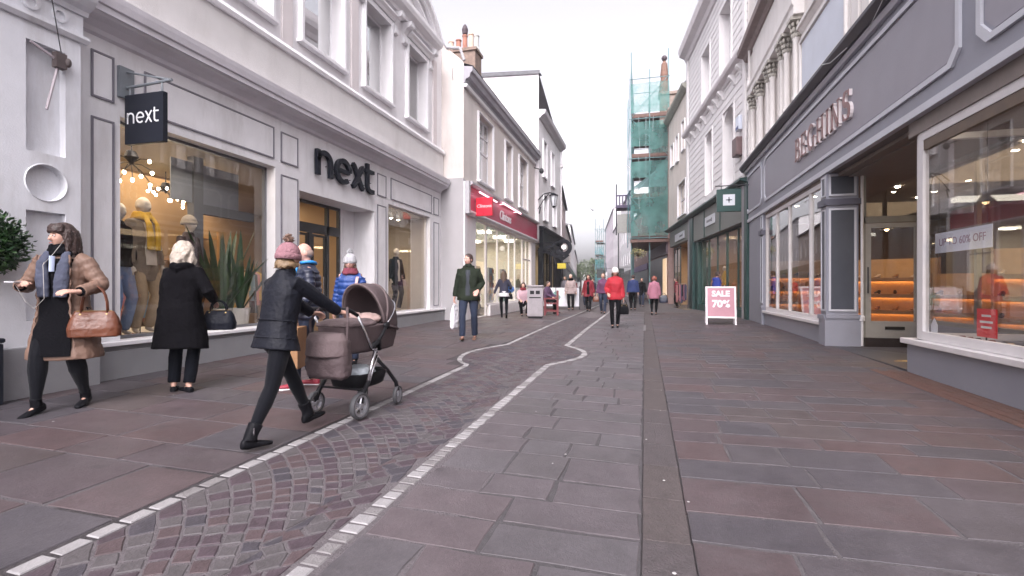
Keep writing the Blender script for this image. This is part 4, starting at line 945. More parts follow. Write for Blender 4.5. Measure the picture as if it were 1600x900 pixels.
# end face of the left window box: broad slate panel facing the entrance
FE = Fac((3.42,11.03),(1,0),(0,-1))
mb = MB(); FE.box(mb,.0,.55,-.02,.02,.12,3.49,lilac); FE.box(mb,-.03,.58,-.02,.06,.12,.66,lilac); FE.box(mb,-.02,.57,0,.08,.66,.74,lilac); FE.box(mb,-.03,.58,.0,.07,2.86,2.98,M('capital_slate')); mb.build('end_pier', None, S)
for z0,z1 in ((.80,2.80),(3.04,3.46)):
    mb = MB(); FE.frame(mb,.04,.51,z0,z1,.035,.021,.045,lw_); FE.box(mb,.08,.47,.021,.028,z0+.04,z1-.04,slatep); mb.build('panel', None, S)
mb = MB(); mb.tube([(4.02,10.98,.14),(4.02,10.98,3.5)],.025,10); mb.lathe([(.05,.62),(.05,.70),(.02,.74)],(4.02,10.98,0),10); mb.build('slim_column', cream_f, S)
# entrance door and transom
FDo = Fac((4.05,11.0),(1,0),(0,-1))
mb = MB(); FDo.box(mb,0,.95,-.05,.0,2.50,2.62); FDo.box(mb,.93,1.05,-.05,.02,.15,3.45); FDo.box(mb,0.0,.04,-.05,0,.15,3.45); mb.build('door_frame', M('frame_olive',(.20,.19,.165),.5,.08), S)
mb = MB(); FDo.frame(mb,.04,.93,.30,2.49,.09,-.045,-.005); FDo.box(mb,.13,.84,-.045,-.005,.39,.62); D = mb.build('door', M('door_stone',(.30,.285,.26),.5,.08), S)
mb = MB(); FDo.box(mb,.12,.85,-.03,-.024,.60,2.42); mb.build('pane', shopglass, D)
mb = MB(); FDo.box(mb,.36,.68,-.005,.008,.46,.52); mb.build('letter_plate', M('plate_dark',(.03,.028,.025),.4,.1), D)
mb = MB(); mb.tube([(4.11,10.95,1.15),(4.11,10.95,1.65)],.014,8); mb.build('handle', dark, D)
mb = MB(); FDo.box(mb,0,1.0,-.1,.05,.10,.30); mb.build('door_step', M('step_dark',(.03,.022,.02),.6,.1), S)
mb = MB(); FDo.box(mb,.06,.90,-.03,-.024,2.62,3.42); mb.build('pane', shopglass, S)
mb = MB(); mb.box((5.0,7.95,.12),(5.06,11.0,.60)); mb.build('lobby_riser', lilac, S); 
FS = Fac((5.03,7.95),(0,1),(-1,0)); shopwin(S,FS,.05,3.0,.60,3.4,0,(1.5,),.07,M('frame_olive'))
# interior
wood = M('shoe_wood',(.26,.13,.055),.5,.2,6,.1,30); inw = M('interior_brown',(.22,.12,.065),.7,.08)
mb = MB(); mb.box((3.62,.9,3.42),(9.0,18.9,3.48),M('ceiling_cream',(.20,.165,.14),.7,.05)); mb.box((3.55,.9,.02),(9.0,18.9,.10),M('carpet_dark',(.09,.06,.05),.9,.1)); mb.box((9.0,.9,.0),(9.1,18.9,3.48),inw); mb.box((3.7,18.85,.1),(9,18.95,3.42),inw); mb.box((3.7,.8,.1),(9,.9,3.42),inw)
mb.build('interior', None, S)
mb = MB(); mb.box((3.55,11.1,.10),(4.4,16.5,.56),wood); mb.box((3.56,1.1,.10),(4.3,7.8,.56),wood); mb.box((5.2,14.9,.1),(5.26,16.6,2.6),wood); mb.box((7.2,4.2,.1),(7.3,6.5,2.2),wood); mb.build('window_platform', None, S)
warm_light('shop_ceiling_light',(6.3,5.8,3.36),28,2.0,(1,.70,.42),sy=4); warm_light('shop_ceiling_light',(6.0,13.5,3.36),34,2.0,(1,.70,.42),sy=5); warm_light('shop_ceiling_light',(6.6,9.5,3.36),16,1.0,(1,.70,.42),sy=2)
mb = MB()
for x,y in ((3.82,7.64),(3.82,7.15),(3.82,6.65),(3.82,6.1),(3.82,5.4),(3.85,12.0),(3.85,13.2),(3.85,14.6),(5.2,12.4),(6.4,9.2),(5.6,6.2),(6.8,7.6),(5.4,9.0),(6.3,14)):
    mb.lathe([(.045,3.415),(.05,3.40),(.0,3.385)],(x,y,0),12)
for i in range(0): pass
mb.build('downlights', EM('downlight_glow',(1,.88,.7),26), S)
mb = MB(); mb.box((5.2,5.3,2.75),(6.4,5.5,2.83)); mb.box((7.4,8.0,2.45),(8.2,8.9,2.75)); mb.build('light_box', EM('lightbox_glow',(1,.93,.78),3.2), S)
# shoes
def shoe_mesh(col):
    mb = MB(); R = []
    for y,w,h,z in ((-.13,.02,.05,.045),(-.12,.034,.07,.045),(-.08,.038,.075,.04),(-.02,.034,.05,.03),(.05,.042,.035,.022),(.10,.036,.028,.018),(.13,.018,.018,.016)):
        R.append([(w*cos(a),y,z+h*.5*sin(a)+h*.2) for a in [2*pi*k/10 for k in range(10)]])
    mb.rings(R, col); mb.box((-.02,-.125,0),(.02,-.09,.04),col)
    return mb
scols = [M('shoe_'+n,c,.35,.1) for n,c in (('black',(.012,.012,.013)),('tan',(.24,.10,.035)),('oxblood',(.14,.02,.02)),('navy',(.02,.025,.05)),('nude',(.45,.32,.24)))]
smesh = [shoe_mesh(c).mesh('shoe',smooth=True) for c in scols]
tagm = M('price_tag',(.8,.8,.78),.5,.03)
def shoes(pts, label, group, withtag=False):
    for (x,y,z,r) in pts:
        o = bpy.data.objects.new('shoe', random.choice(smesh)); COL.objects.link(o); o.location=(x,y,z); o.rotation_euler=(0,0,radians(r)); tag(o,label,'shoe',group)
shoes([(3.78+random.uniform(-.03,.05),y,.56,70+random.uniform(-15,15)) for y in [4.6+i*.19 for i in range(17)]],'shoe in the front row inside the big right hand shop window','shoes in the near window')
shoes([(3.76+random.uniform(-.03,.05),y,.56,70+random.uniform(-15,15)) for y in [11.6+i*.2 for i in range(24)]],'shoe in the front row of the mullioned shop window left of the door','shoes in the far window')
mb = MB()
for i in range(8):
    y = 4.3+i*.44; mb.box((3.62,y,.56),(3.63,y+.06,.62)); 
o_ = mb.build('price_tags', tagm, S)
strip = EM('shelf_glow',(1,.50,.18),9.0)
def shelf_unit(x,y,L,label,rz,n=4,z0=.5,dz=.42,zb=.1):
    t = thing('display_shelf',label,'shelf',(x,y,zb),rz,'lit shoe shelves')
    mb = MB(); mb.box((.0,-L/2,0),(.04,L/2,z0+n*dz+.1),M('shelf_back',(.50,.30,.14),.6,.1)); mb.box((-.35,-L/2-.03,0),(.04,-L/2,z0+n*dz+.1),wood); mb.box((-.35,L/2,0),(.04,L/2+.03,z0+n*dz+.1),wood); mb.build('case',None,t,local=True)
    for k in range(n):
        mb = MB(); mb.box((-.34,-L/2+.002,z0+k*dz),(-.002,L/2-.002,z0+k*dz+.03)); mb.box((-.352,-L/2+.002,z0+k*dz-.06),(-.338,L/2-.002,z0+k*dz+.028)); sh = mb.build('shelf', wood, t, local=True)
        if k < n-1 or True:
            mb = MB(); mb.box((-.05,-L/2+.03,z0+k*dz-.025),(-.03,L/2-.03,z0+k*dz-.004)); mb.build('light_strip', strip, sh, local=True)
    ca, sa = cos(radians(rz)), sin(radians(rz)); P=[]
    for k in range(n):
        m_ = int(L/.30)
        for i in range(m_):
            u, v = -.2, -L/2+.1+i*(L-.2)/max(1,m_-1)
            P.append((x+u*ca-v*sa, y+u*sa+v*ca, zb+z0+k*dz+.03, rz+80+random.uniform(-12,12)))
        shoes(P,('lowest','second','third','top')[k]+' row of shoes, '+label,'shoes on the '+label)
    return t
shelf_unit(6.75,10.2,1.9,'lit shoe shelf behind the right hand window',60,4,.22,.38)
shelf_unit(7.9,8.2,1.5,'lit shoe shelf nearest the right edge of the photo',52,4,.22,.38)
shelf_unit(5.6,13.9,1.9,'lit shoe shelf seen through the shop door',66,4,.22,.38)
shelf_unit(6.6,12.6,1.2,'smaller lit shoe shelf right behind the shop door',62,3,.22,.38)
shelf_unit(4.75,17.4,1.9,'lit shoe shelf at the far end of the mullioned window',74,4,.3,.4)
pend = EM('pendant_glow',(1,.62,.30),9)
for i,(x,y) in enumerate(((5.0,6.6),(5.6,8.0),(6.3,9.3),(5.2,12.9),(4.7,15.0))):  # lamps added to make the shoe shop interior warmer
    t = thing('added_pendant_lamp',('added warm pendant lamp nearest the big right hand window','second added warm pendant lamp inside the big right hand window','third added warm pendant lamp deeper inside the shoe shop','added warm pendant lamp seen through the shop door','added warm pendant lamp in the mullioned window')[i],'lamp',(x,y,2.55),0,'added pendant lamps in the shoe shop')
    mb = MB(); mb.tube([(0,0,.12),(0,0,.86)],.005,4); mb.lathe([(.02,.14),(.06,.10),(.13,.0),(.125,0),(.02,.12)],(0,0,0),14); mb.build('lamp_shade',M('shade_black',(.02,.018,.016),.4,.1),t,local=True,smooth=True,sharp=40)
    mb = MB(); mb.ell((0,0,.02),(.045,.045,.05),10,7); mb.build('bulb',pend,t,local=True)
T = thing('shop_counter','dark wooden counter with boot boxes inside the shoe shop','counter',(5.4,7.2,.1),35); mb = MB(); mb.box((-.3,-.8,0),(.3,.8,.95)); mb.box((-.34,-.84,.95),(.34,.84,1.0)); mb.build('counter_body',wood,T,local=True)
bxc = [M('box_red',(.35,.03,.03),.6,.1),M('box_cream',(.5,.42,.3),.6,.1),M('box_teal',(.04,.16,.16),.6,.1),M('box_brown2',(.2,.10,.05),.6,.1)]
for i in range(14):
    mb = MB(); q = i%5; lv = i//5; mb.box((-.16,-.75+q*.3,1.0+lv*.115),(.16,-.49+q*.3,1.108+lv*.115)); o_ = mb.build('shoe_box',bxc[i%4]); o_.matrix_world = Matrix.Translation((5.4,7.2,.1))@Matrix.Rotation(radians(35),4,'Z'); tag(o_,'shoe box stacked on the dark wooden shop counter','box','shoe boxes on the counter')
# paper sign UP TO 60% OFF
T = thing('window_sign','white paper sale banner reading UP TO 60% OFF hung inside the shoe shop window','sign',(3.72,7.28,1.84))
mb = MB(); mb.box((3.715,6.72,1.71),(3.725,7.84,1.97)); mb.build('paper', M('paper_bluewhite',(.72,.75,.85),.5,.03,emit=None), T)
mb = MB(); put_text(mb,'UP TO 60% OFF',.135,(3.712,7.28,1.84),(0,-1,0),(0,0,1),.001,M('ink_mauve',(.30,.18,.26),.5,.05)); mb.build('lettering',None,T)
mb = MB(); mb.tube([(3.72,6.8,1.97),(3.72,6.8,3.4)],.002,4); mb.tube([(3.72,7.76,1.97),(3.72,7.76,3.4)],.002,4); mb.build('string', dark, T)
T = thing('sale_card','small red sale card standing among the shoes in the shop window','card',(3.72,6.85,.58))
mb = MB(); mb.box((3.70,6.62,.70),(3.712,6.95,1.02)); mb.build('card', M('card_red',(.75,.05,.06),.4,.03), T); mb = MB(); mb.tube([(3.71,6.8,.57),(3.71,6.8,.70)],.008,6); mb.build('stand',dark,T)
mb = MB()
for z_,w_ in ((.93,.16),(.86,.22),(.80,.18)): mb.box((3.6985,6.785-w_/2,z_),(3.6998,6.785+w_/2,z_+.025))
mb.build('print', tagm, T)
mb = MB(); mb.prism([(-.07,0),(.07,0),(.07,.15),(0,.24),(-.07,.15)],3.60,3.606,lambda u,v,h: (h,7.62+u,.63+v)); T = tag(mb.build('window_sticker', M('sticker_white',(.7,.72,.78),.5,.05)),'small white house shaped sticker at the window corner by the entrance','sticker')
# figure of a stand inside: rack with boots
# ---------------------------------------------------------------- upper cream building
CW = [(14.25,15.05,5.62,8.2),(15.75,16.5,5.62,8.2),(17.0,17.6,5.62,8.2)]
mb = MB(); FR.wall(mb,1.0,19.15,5.22,9.35,CW,0,.25,creamw)
mb.add([(3.5,19.15,5.2),(11,19.15,5.2),(11,19.15,13),(3.5,19.15,13)],[(0,1,2,3)],creamw); FR.quad(mb,1.0,19.15,9.35,13.2,-.02,creamw)
mb.build('upper_wall', None, S)
for a,b,c,d in CW:
    mb = MB(); FR.frame(mb,a,b,c,d,.05,-.3,-.25); w = mb.build('window', cream_f, S); mb = MB(); FR.box(mb,a+.04,b-.04,-.29,-.28,c,d-.04); mb.build('pane', GLASS('blind_glass'), w)
    mb = MB(); FR.box(mb,a,b,-.24,-.02,8.0,8.19); mb.build('blind_box', M('box_brown',(.22,.15,.13),.7,.2), w); mb = MB(); FR.box(mb,a-.1,b+.1,-.9,-.88,c-.1,d+.1); mb.build('window_backing', M('curtain_lilac'), w)
for s in (12.95,13.75,14.15,15.2,15.6,16.65,16.9,17.8):
    mb = MB(); R = []
    for z,r in ((5.62,.10),(5.7,.10),(5.72,.075),(7.0,.068),(7.05,.085),(7.1,.075)):
        c = FR(s,.10,z); R.append([c+Vector((r*cos(2*pi*k/14),r*sin(2*pi*k/14),0)) for k in range(14)])
    mb.rings(R); col_ = mb.build('colonnette', creamp, S, smooth=True, sharp=40)
    mb = MB()
    for z,r in ((7.12,.08),(7.24,.10),(7.36,.13)):
        for k in range(8):
            a = 2*pi*k/8; c = FR(s,.10,z); mb.ell(c+Vector((r*cos(a),r*sin(a),0)),(.036,.036,.06),6,5)
    FR.box(mb,s-.17,s+.17,-.0,.26,7.44,7.52); mb.build('capital', M('capital_stone',(.42,.40,.36),.8,.2,12,.3,40), col_)
mb = MB(); FR.mould(mb,[(0,7.53),(.22,7.53),(.22,7.72),(.26,7.78),(.26,7.84),(0,7.86)],12.7,18.0); FR.box(mb,12.7,18.1,0,.05,8.22,9.2); mb.build('entablature', creamp, S)
mb = MB(); FR.box(mb,9.9,12.75,.002,.06,5.62,7.0,creamp); FR.frame(mb,10.0,12.72,5.66,6.86,.05,.061,.11,creamp); FR.box(mb,10.1,12.62,.061,.07,5.74,6.78,M('panel_paleblue',(.60,.64,.72),.6,.04,2,dirt=.08)); mb.build('blind_panel', None, S)
mb = MB(); FR.mould(mb,[(0,7.02),(.05,7.02),(.12,7.12),(.16,7.14),(.16,7.22),(0,7.24)],1.0,12.7); mb.build('string_course', creamp, S)
for s in (9.2,9.62,8.2,7.2):
    mb = MB(); FR.box(mb,s-.14,s+.14,.002,.09,5.6,7.0); mb.build('wall_strip', creamp, S)
mb = MB(); FR.mould(mb,[(0,9.20),(.10,9.22),(.16,9.34),(.34,9.40),(.36,9.56),(0,9.60)],1.0,19.2,M('cornice_umber',(.22,.17,.16),.7,.15,dirt=.1)); mb.build('cornice', None, S)
UW = [(13.2,14.4,10.2,12.4),(16.0,17.2,10.2,12.4)]
for a,b,c,d in UW: upwin(S,FR,a,b,c,d,o=.02,dep=.03,arch=.06,gm=GLASS('blind_glass'),back=M('curtain_lilac'))
mb = MB(); FR.box(mb,18.2,18.26,.1,.16,5.6,9.2); mb.build('downpipe', creamp, S)
# alarm boxes
T = thing('alarm_box','pale blue and white alarm box on the white banded wall','alarm box',(3.4,19.6,7)); 
F2 = Fac((3.5,19.2),(-.118,.993),(-.993,-.118))
mb = MB(); F2.box(mb,.35,.75,.03,.20,6.98,7.5); mb.build('box', M('box_bluewhite',(.6,.65,.75),.4,.05), T, bevel=.03); mb=MB(); F2.box(mb,.40,.70,.20,.21,7.02,7.12); mb.build('blue_strip',M('strip_blue',(.05,.08,.25),.4,.05),T)
T = thing('alarm_box','larger reddish brown alarm box below the pale blue alarm box','alarm box',(3.4,19.6,6.4)); mb = MB(); F2.box(mb,.30,.85,.03,.30,6.05,6.72); mb.build('box', M('box_redbrown',(.13,.08,.08),.5,.15), T, bevel=.04)
# ================================================================ white banded building with dark green shop
G = thing('shop_building','tall white building with horizontal banded stonework above the dark green shop','building',(3.0,24,.1))
WW = [(5.22,6.75,9.95,12.5),(1.9,3.5,9.95,12.8),(4.8,6.05,5.6,8.4),(1.55,3.0,5.35,8.4)]
bandw = M('banded_white',(.80,.78,.78),.65,.04,2,.12,50,dirt=.15)
mb = MB(); F2.wall(mb,0,10.17,5.0,14.0,WW,0,.35,M('joint_lilac',(.74,.72,.72),.8,.05),bandw); mb.add([F2(10.17,0,5),F2(10.17,-8,5),F2(10.17,-8,15),F2(10.17,0,15)],[(0,1,2,3)],bandw); mb.build('wall', None, G)
mb = MB()
z = 5.05
while z < 13.9:
    z1 = z+.27
    if 9.3 < z < 9.9: z += .30; continue
    segs = [(0.02,10.15)]
    for a,b,c,d in WW:
        if z1 > c-.02 and z < d+.02:
            ns = []
            for p,q in segs:
                if b+.08 < p or a-.08 > q: ns.append((p,q)); continue
                if a-.10 > p: ns.append((p,a-.10))
                if b+.10 < q: ns.append((b+.10,q))
            segs = ns
    for p,q in segs: F2.box(mb,p,q,.001,.022,z,z1-.030)
    z += .30
mb.build('stone_bands', bandw, G, kind='stuff')
def archfill(mb,F,a,b,z0,z1,o0,o1,n=8):   # spandrels making a round head in a square opening
    cx, r = (a+b)/2, (b-a)/2
    for sd in (-1,1):
        pts = [(cx+sd*r,z1)]+[(cx+sd*r*cos(radians(t*90/n)), z1-r*.7+r*.7*sin(radians(t*90/n))) for t in range(n+1)]
        mb.prism(pts,o0,o1,lambda u,v,h: F(u,h,v))
for i,(a,b,c,d) in enumerate(WW):
    mb = MB(); F2.frame(mb,a,b,c,d,.06,-.42,-.35); F2.box(mb,a+.06,b-.06,-.41,-.36,(c+d)/2-.03,(c+d)/2+.03)
    w = mb.build('window', M('frame_white',(.7,.68,.7),.5,.05), G); mb = MB(); F2.box(mb,a+.05,b-.05,-.40,-.39,c+.04,d-.04); mb.build('pane', GLASS('blind_glass'), w); mb = MB(); F2.box(mb,a-.1,b+.1,-.9,-.88,c-.1,d+.1); mb.build('window_backing', M('curtain_lilac'), w)
    mb = MB(); F2.box(mb,a-.10,a-.001,.001,.06,c,d+.1); F2.box(mb,b+.001,b+.10,.001,.06,c,d+.1); F2.box(mb,a,b,.001,.06,d+.001,d+.1)
    if i > 1: archfill(mb,F2,a,b,c,d,-.33,.001)
    mb.build('architrave', bandw, G)
mb = MB(); F2.mould(mb,[(0,9.36),(.08,9.38),(.12,9.5),(.30,9.56),(.34,9.66),(.34,9.74),(0,9.80)],-.05,10.2); mb.build('string_course', M('cornice_lilac',(.66,.62,.63),.65,.06,3,.1,50,dirt=.25), G)
for s in (.5,1.45,3.05,3.9,4.7,6.1,7.2,8.4,9.6):
    mb = MB(); F2.mould(mb,[(0,9.0),(.06,9.0),(.12,9.14),(.26,9.30),(.26,9.37),(0,9.38)],s-.09,s+.09); mb.build('console', bandw, G)
mb = MB(); F2.mould(mb,[(0,13.7),(.10,13.74),(.18,13.95),(.45,14.1),(.5,14.35),(.5,14.5),(0,14.55)],-.1,10.3); F2.box(mb,0,10.17,-.5,.02,14.55,15.1); mb.build('cornice', M('cornice_lilac'), G)
for q_ in ((9.8,10.17),(.0,.28)): mb = MB(); F2.box(mb,q_[0],q_[1],.036,.10,5.1,13.7); mb.build('corner_strip', bandw, G)
# green shop front
grn = M('shop_dark_green',(.022,.060,.055),.4,.12); gg = M('fascia_greygreen',(.17,.18,.165),.5,.08,2,.05,dirt=.15); pier = M('pier_grey',(.30,.29,.31),.6,.08,dirt=.2)
mb = MB(); F2.box(mb,.0,8.3,-.2,.10,3.62,4.92); F2.box(mb,9.6,15.6,-.2,.08,3.9,4.85); mb.build('fascia', gg, G)
mb = MB(); F2.mould(mb,[(0,4.93),(.2,4.93),(.38,5.0),(.38,5.06),(0,5.12)],-.4,16.0); F2.box(mb,3.15,3.25,.10,.13,3.62,4.92); F2.box(mb,5.9,6.0,.10,.13,3.62,4.92); mb.build('fascia_cornice', grn, G)
mb = MB(); F2.box(mb,-.42,-.12,-.1,.16,.03,4.95); F2.box(mb,8.35,9.1,-.1,.14,.03,4.92); F2.box(mb,7.6,8.3,-.6,.04,.03,3.6); mb.build('pillar', grn, G)
for q_ in ((-.10,.22),(9.12,9.55)): mb = MB(); F2.box(mb,q_[0],q_[1],-.1,.135,.03,4.92); mb.build('pier', pier, G)
for a,b in ((4.0,5.7),(10.6,13.4)):
    mb = MB(); F2.box(mb,a,b,.10,.14,4.08,4.50,M('plate_white',(.62,.64,.68),.4,.04)); F2.box(mb,a+.4,a+.5,.14,.145,4.2,4.36,slatep)
    for k in range(6): F2.box(mb,a+.55+k*.14,a+.63+k*.14,.14,.145,4.22,4.33,slatep)
    mb.build('name_plate', None, G)
shopwin(G,F2,.24,3.1,.45,3.60,-.15,(1.6,),.07,grn); mb = MB(); F2.box(mb,.24,7.5,-.3,.02,.03,.44); mb.build('stall_riser', grn, G)
shopwin(G,F2,3.1,7.5,.45,3.60,-.15,(4.6,6.1),.07,grn)
shopwin(G,F2,9.6,11.2,.1,3.85,-.2,(),.07,dark); shopwin(G,F2,13.4,15.6,.1,3.85,-.2,(14.5,),.07,dark)
def room(F,s0,s1,dp,z0,z1,mat,parent):
    mb = MB(); F.box(mb,s0,s1,-dp-.1,-dp,z0,z1); F.box(mb,s0,s1,-dp,-.25,z1,z1+.1); F.box(mb,s0,s1,-dp,-.25,z0-.05,z0+.02); F.box(mb,s0-.05,s0,-dp,-.2,z0,z1); F.box(mb,s1,s1+.05,-dp,-.2,z0,z1); mb.build('interior', mat, parent)
def rlight(F,s,o,z,e,size,col):
    p = F(s,o,z); warm_light('shop_ceiling_light', tuple(p), e, size, col)
room(F2,.2,8.3,3.5,.1,3.62,M('interior_ochre',(.42,.28,.16),.7,.08),G); rlight(F2,2.0,-1.4,3.55,34,1.4,(1,.72,.42)); rlight(F2,5.5,-1.4,3.55,34,1.4,(1,.72,.42))
room(F2,9.6,15.7,3.5,.1,3.9,M('interior_ochre'),G); rlight(F2,12.5,-1.2,3.8,45,1.6,(1,.75,.45))
mb = MB(); F2.box(mb,.5,1.5,-.32,-.30,.7,3.3,M('poster_sand',(.55,.42,.20),.5,.08)); F2.box(mb,.7,1.3,-.30,-.295,1.9,2.4,M('paper_white')); F2.box(mb,.7,1.2,-.30,-.295,.9,1.5,M('poster_yellow',(.6,.55,.06),.5,.08)); mb.build('poster', None, G)
T = thing('projecting_sign','square dark green projecting sign with a pale square emblem','sign',(3.2,18.6,4.3))
mb = MB(); mb.cbox((2.40,18.55,3.88),(3.18,18.68,4.66),.01); mb.build('board', M('sign_green',(.012,.05,.045),.35,.08), T)
mb = MB(); mb.box((2.60,18.535,4.09),(2.98,18.549,4.47)); mb.build('panel', M('plate_white'), T)
mb = MB(); mb.box((2.775,18.528,4.18),(2.805,18.534,4.38)); mb.box((2.69,18.527,4.265),(2.89,18.533,4.295)); mb.prism([(2.79,4.22),(2.85,4.28),(2.79,4.34),(2.73,4.28)],18.525,18.532,lambda u,v,h:(u,h,v)); mb.build('emblem', slatep, T)
mb = MB(); mb.tube([(3.5,18.6,4.78),(2.35,18.6,4.78)],.02,6); mb.tube([(2.55,18.6,4.66),(2.55,18.6,4.78)],.012,6); mb.tube([(3.05,18.6,4.66),(3.05,18.6,4.78)],.012,6); mb.build('bracket', dark, T)
# ================================================================ beige building beyond, with roof and chimneys
H_ = thing('town_house','narrow beige rendered building between the white banded one and the scaffold','building',tuple(F2(13,0,.1)),0,'houses down the street')
HW = [(10.9,11.7,9.2,10.9),(12.8,13.6,9.0,10.6),(10.6,12.9,5.5,7.45),(14.4,15.4,9.1,10.5)]
mb = MB(); F2.wall(mb,10.2,16.5,4.9,12.6,HW,0,.15); mb.add([F2(16.5,0,4.9),F2(16.5,-8,4.9),F2(16.5,-8,13),F2(16.5,0,12.6)],[(0,1,2,3)]); mb.build('wall', M('render_beige2',(.64,.58,.53),.75,.05,2,.2,50,dirt=.35), H_)
for a,b,c,d in HW: upwin(H_,F2,a,b,c,d,dep=.12,arch=.03,gm=GLASS('blind_glass'),back=M('curtain_lilac'))
mb = MB(); F2.mould(mb,[(0,12.3),(.1,12.32),(.3,12.5),(.34,12.66),(0,12.7)],10.18,16.7); mb.build('cornice', M('cornice_olive',(.30,.30,.26),.7,.15,dirt=.2), H_)
mb = MB(); mb.add([F2(10.2,.2,12.7),F2(16.6,.2,12.7),F2(16.6,-2.2,15.0),F2(10.2,-2.2,15.0)],[(0,1,2,3)]); mb.add([F2(16.6,.2,12.7),F2(16.6,-2.2,15),F2(16.6,-4.4,12.7)],[(0,1,2)]); mb.build('roof', M('slate_roof'), H_)
mb = MB(); c = F2(17.4,-.3,0); mb.box((c.x-.75,c.y-.4,12.6),(c.x+1.6,c.y+.5,14.6)); mb.box((c.x-.85,c.y-.5,14.6),(c.x+1.7,c.y+.6,14.8)); CH = mb.build('chimney', M('chimney_mix',(.26,.20,.17),.85,.35,7,.4,30), H_)
mb = MB(); mb.lathe([(.34,14.8),(.34,15.3),(.24,15.9),(.28,16.1),(.2,16.9),(.10,17.05),(.10,17.1)],(c.x-.45,c.y,0),12); mb.build('chimney_pot', M('pot_ochre',(.20,.11,.08),.8,.25), CH)
mb = MB(); mb.ell((c.x-.45,c.y,17.3),(.2,.2,.2),10,7); mb.build('cowl', M('cowl_dark'), CH)
# ================================================================ building behind the scaffold and the scaffolds
K = thing('town_house','dark brick house wrapped by the big green netted scaffold','building',tuple(F2(21,0,.1)),0,'houses down the street')
mb = MB(); F2.wall(mb,16.7,27,.1,13.6,[(17.5+3*i,18.9+3*i,5+3*j,7+3*j) for i in range(3) for j in range(3)],0,.15); mb.add([F2(16.7,0,.1),F2(16.7,-8,.1),F2(16.7,-8,14),F2(16.7,0,13.6)],[(0,1,2,3)]); mb.build('wall', M('wall_brownpink',(.30,.20,.18),.8,.15,4,.3,30), K)
for i in range(3):
    for j in range(3): mb = MB(); F2.box(mb,17.5+3*i,18.9+3*i,-.15,-.13,5+3*j,7+3*j); mb.build('window', M('window_dusk',(.12,.13,.16),.2,.1), K)
mb = MB(); F2.box(mb,16.8,26.8,0,.12,3.6,4.4,M('fascia_dusk',(.12,.08,.10),.5,.2)); F2.box(mb,17.2,26,-.1,.05,.3,3.5,M('shop_dusk')); F2.box(mb,17.0,18.6,.05,.08,.4,3.3,EM('shop_yellow_glow',(1,.62,.28),.28)); mb.build('shopfront', None, K)
netg = NET('scaffold_net',(.20,.46,.42),.50); netb = NET('scaffold_net_blue',(.16,.48,.52),.42)
tubeg = M('scaffold_tube',(.16,.26,.27),.4,.1,metal=.5); board_ = M('scaffold_board',(.13,.075,.06),.8,.25,8,.2,30)
def scaffold(x0,x1,y0,y1,z0,lifts,lh,label,top=1.8,netfn=None,feet=True):
    t = thing('scaffold',label,'scaffold',(x0,y0,.15),0,'scaffolds along the right side')
    zt = z0+lifts*lh; xs = [x0,(x0+x1)/2,x1]; ny = max(1,int((y1-y0)/2.4)); ys = [y0+(y1-y0)*i/ny for i in range(ny+1)]
    for x in xs:
        for y in ys:
            hi = zt+(top if x!=xs[1] and y==ys[0] else .6)
            if y not in (ys[0],ys[-1]) and x==xs[1]: continue
            mb = MB(); mb.tube([(x,y,.12 if feet or x==x1 else z0-.3),(x,y,hi)],.035,6); mb.build('standard', tubeg, t)
    for j in range(lifts+1):
        z = z0+j*lh; mb = MB()
        for y in ys: mb.tube([(x0-.15,y,z),(x1+.1,y,z)],.026,6)
        for x in xs: mb.tube([(x,y0-.15,z+.05),(x,y1+.15,z+.05)],.03,6); 
        mb.tube([(x0,y0-.05,z+1.05),(x0,y1,z+1.05)],.025,6)
        mb.build('ledger', tubeg, t)
        if j < lifts:
            m2 = MB(); n = 5
            for k in range(n):
                w = (x1-x0)/n; m2.box((x0+k*w+.01,y0,z+.07),(x0+(k+1)*w-.01,y1,z+.115))
            m2.box((x0,y0-.02,z+.115),(x1,y0+.02,z+.33)); m2.box((x0-.02,y0,z+.115),(x0+.02,y1,z+.33)); m2.build('boards', board_, t)
            m3 = MB(); m3.tube([(x0 if j%2 else x1,y0-.03,z+.1),(x1 if j%2 else x0,y0-.03,z+lh)],.022,6); m3.build('brace', tubeg, t)
    if netfn: netfn(t,zt)
    return t
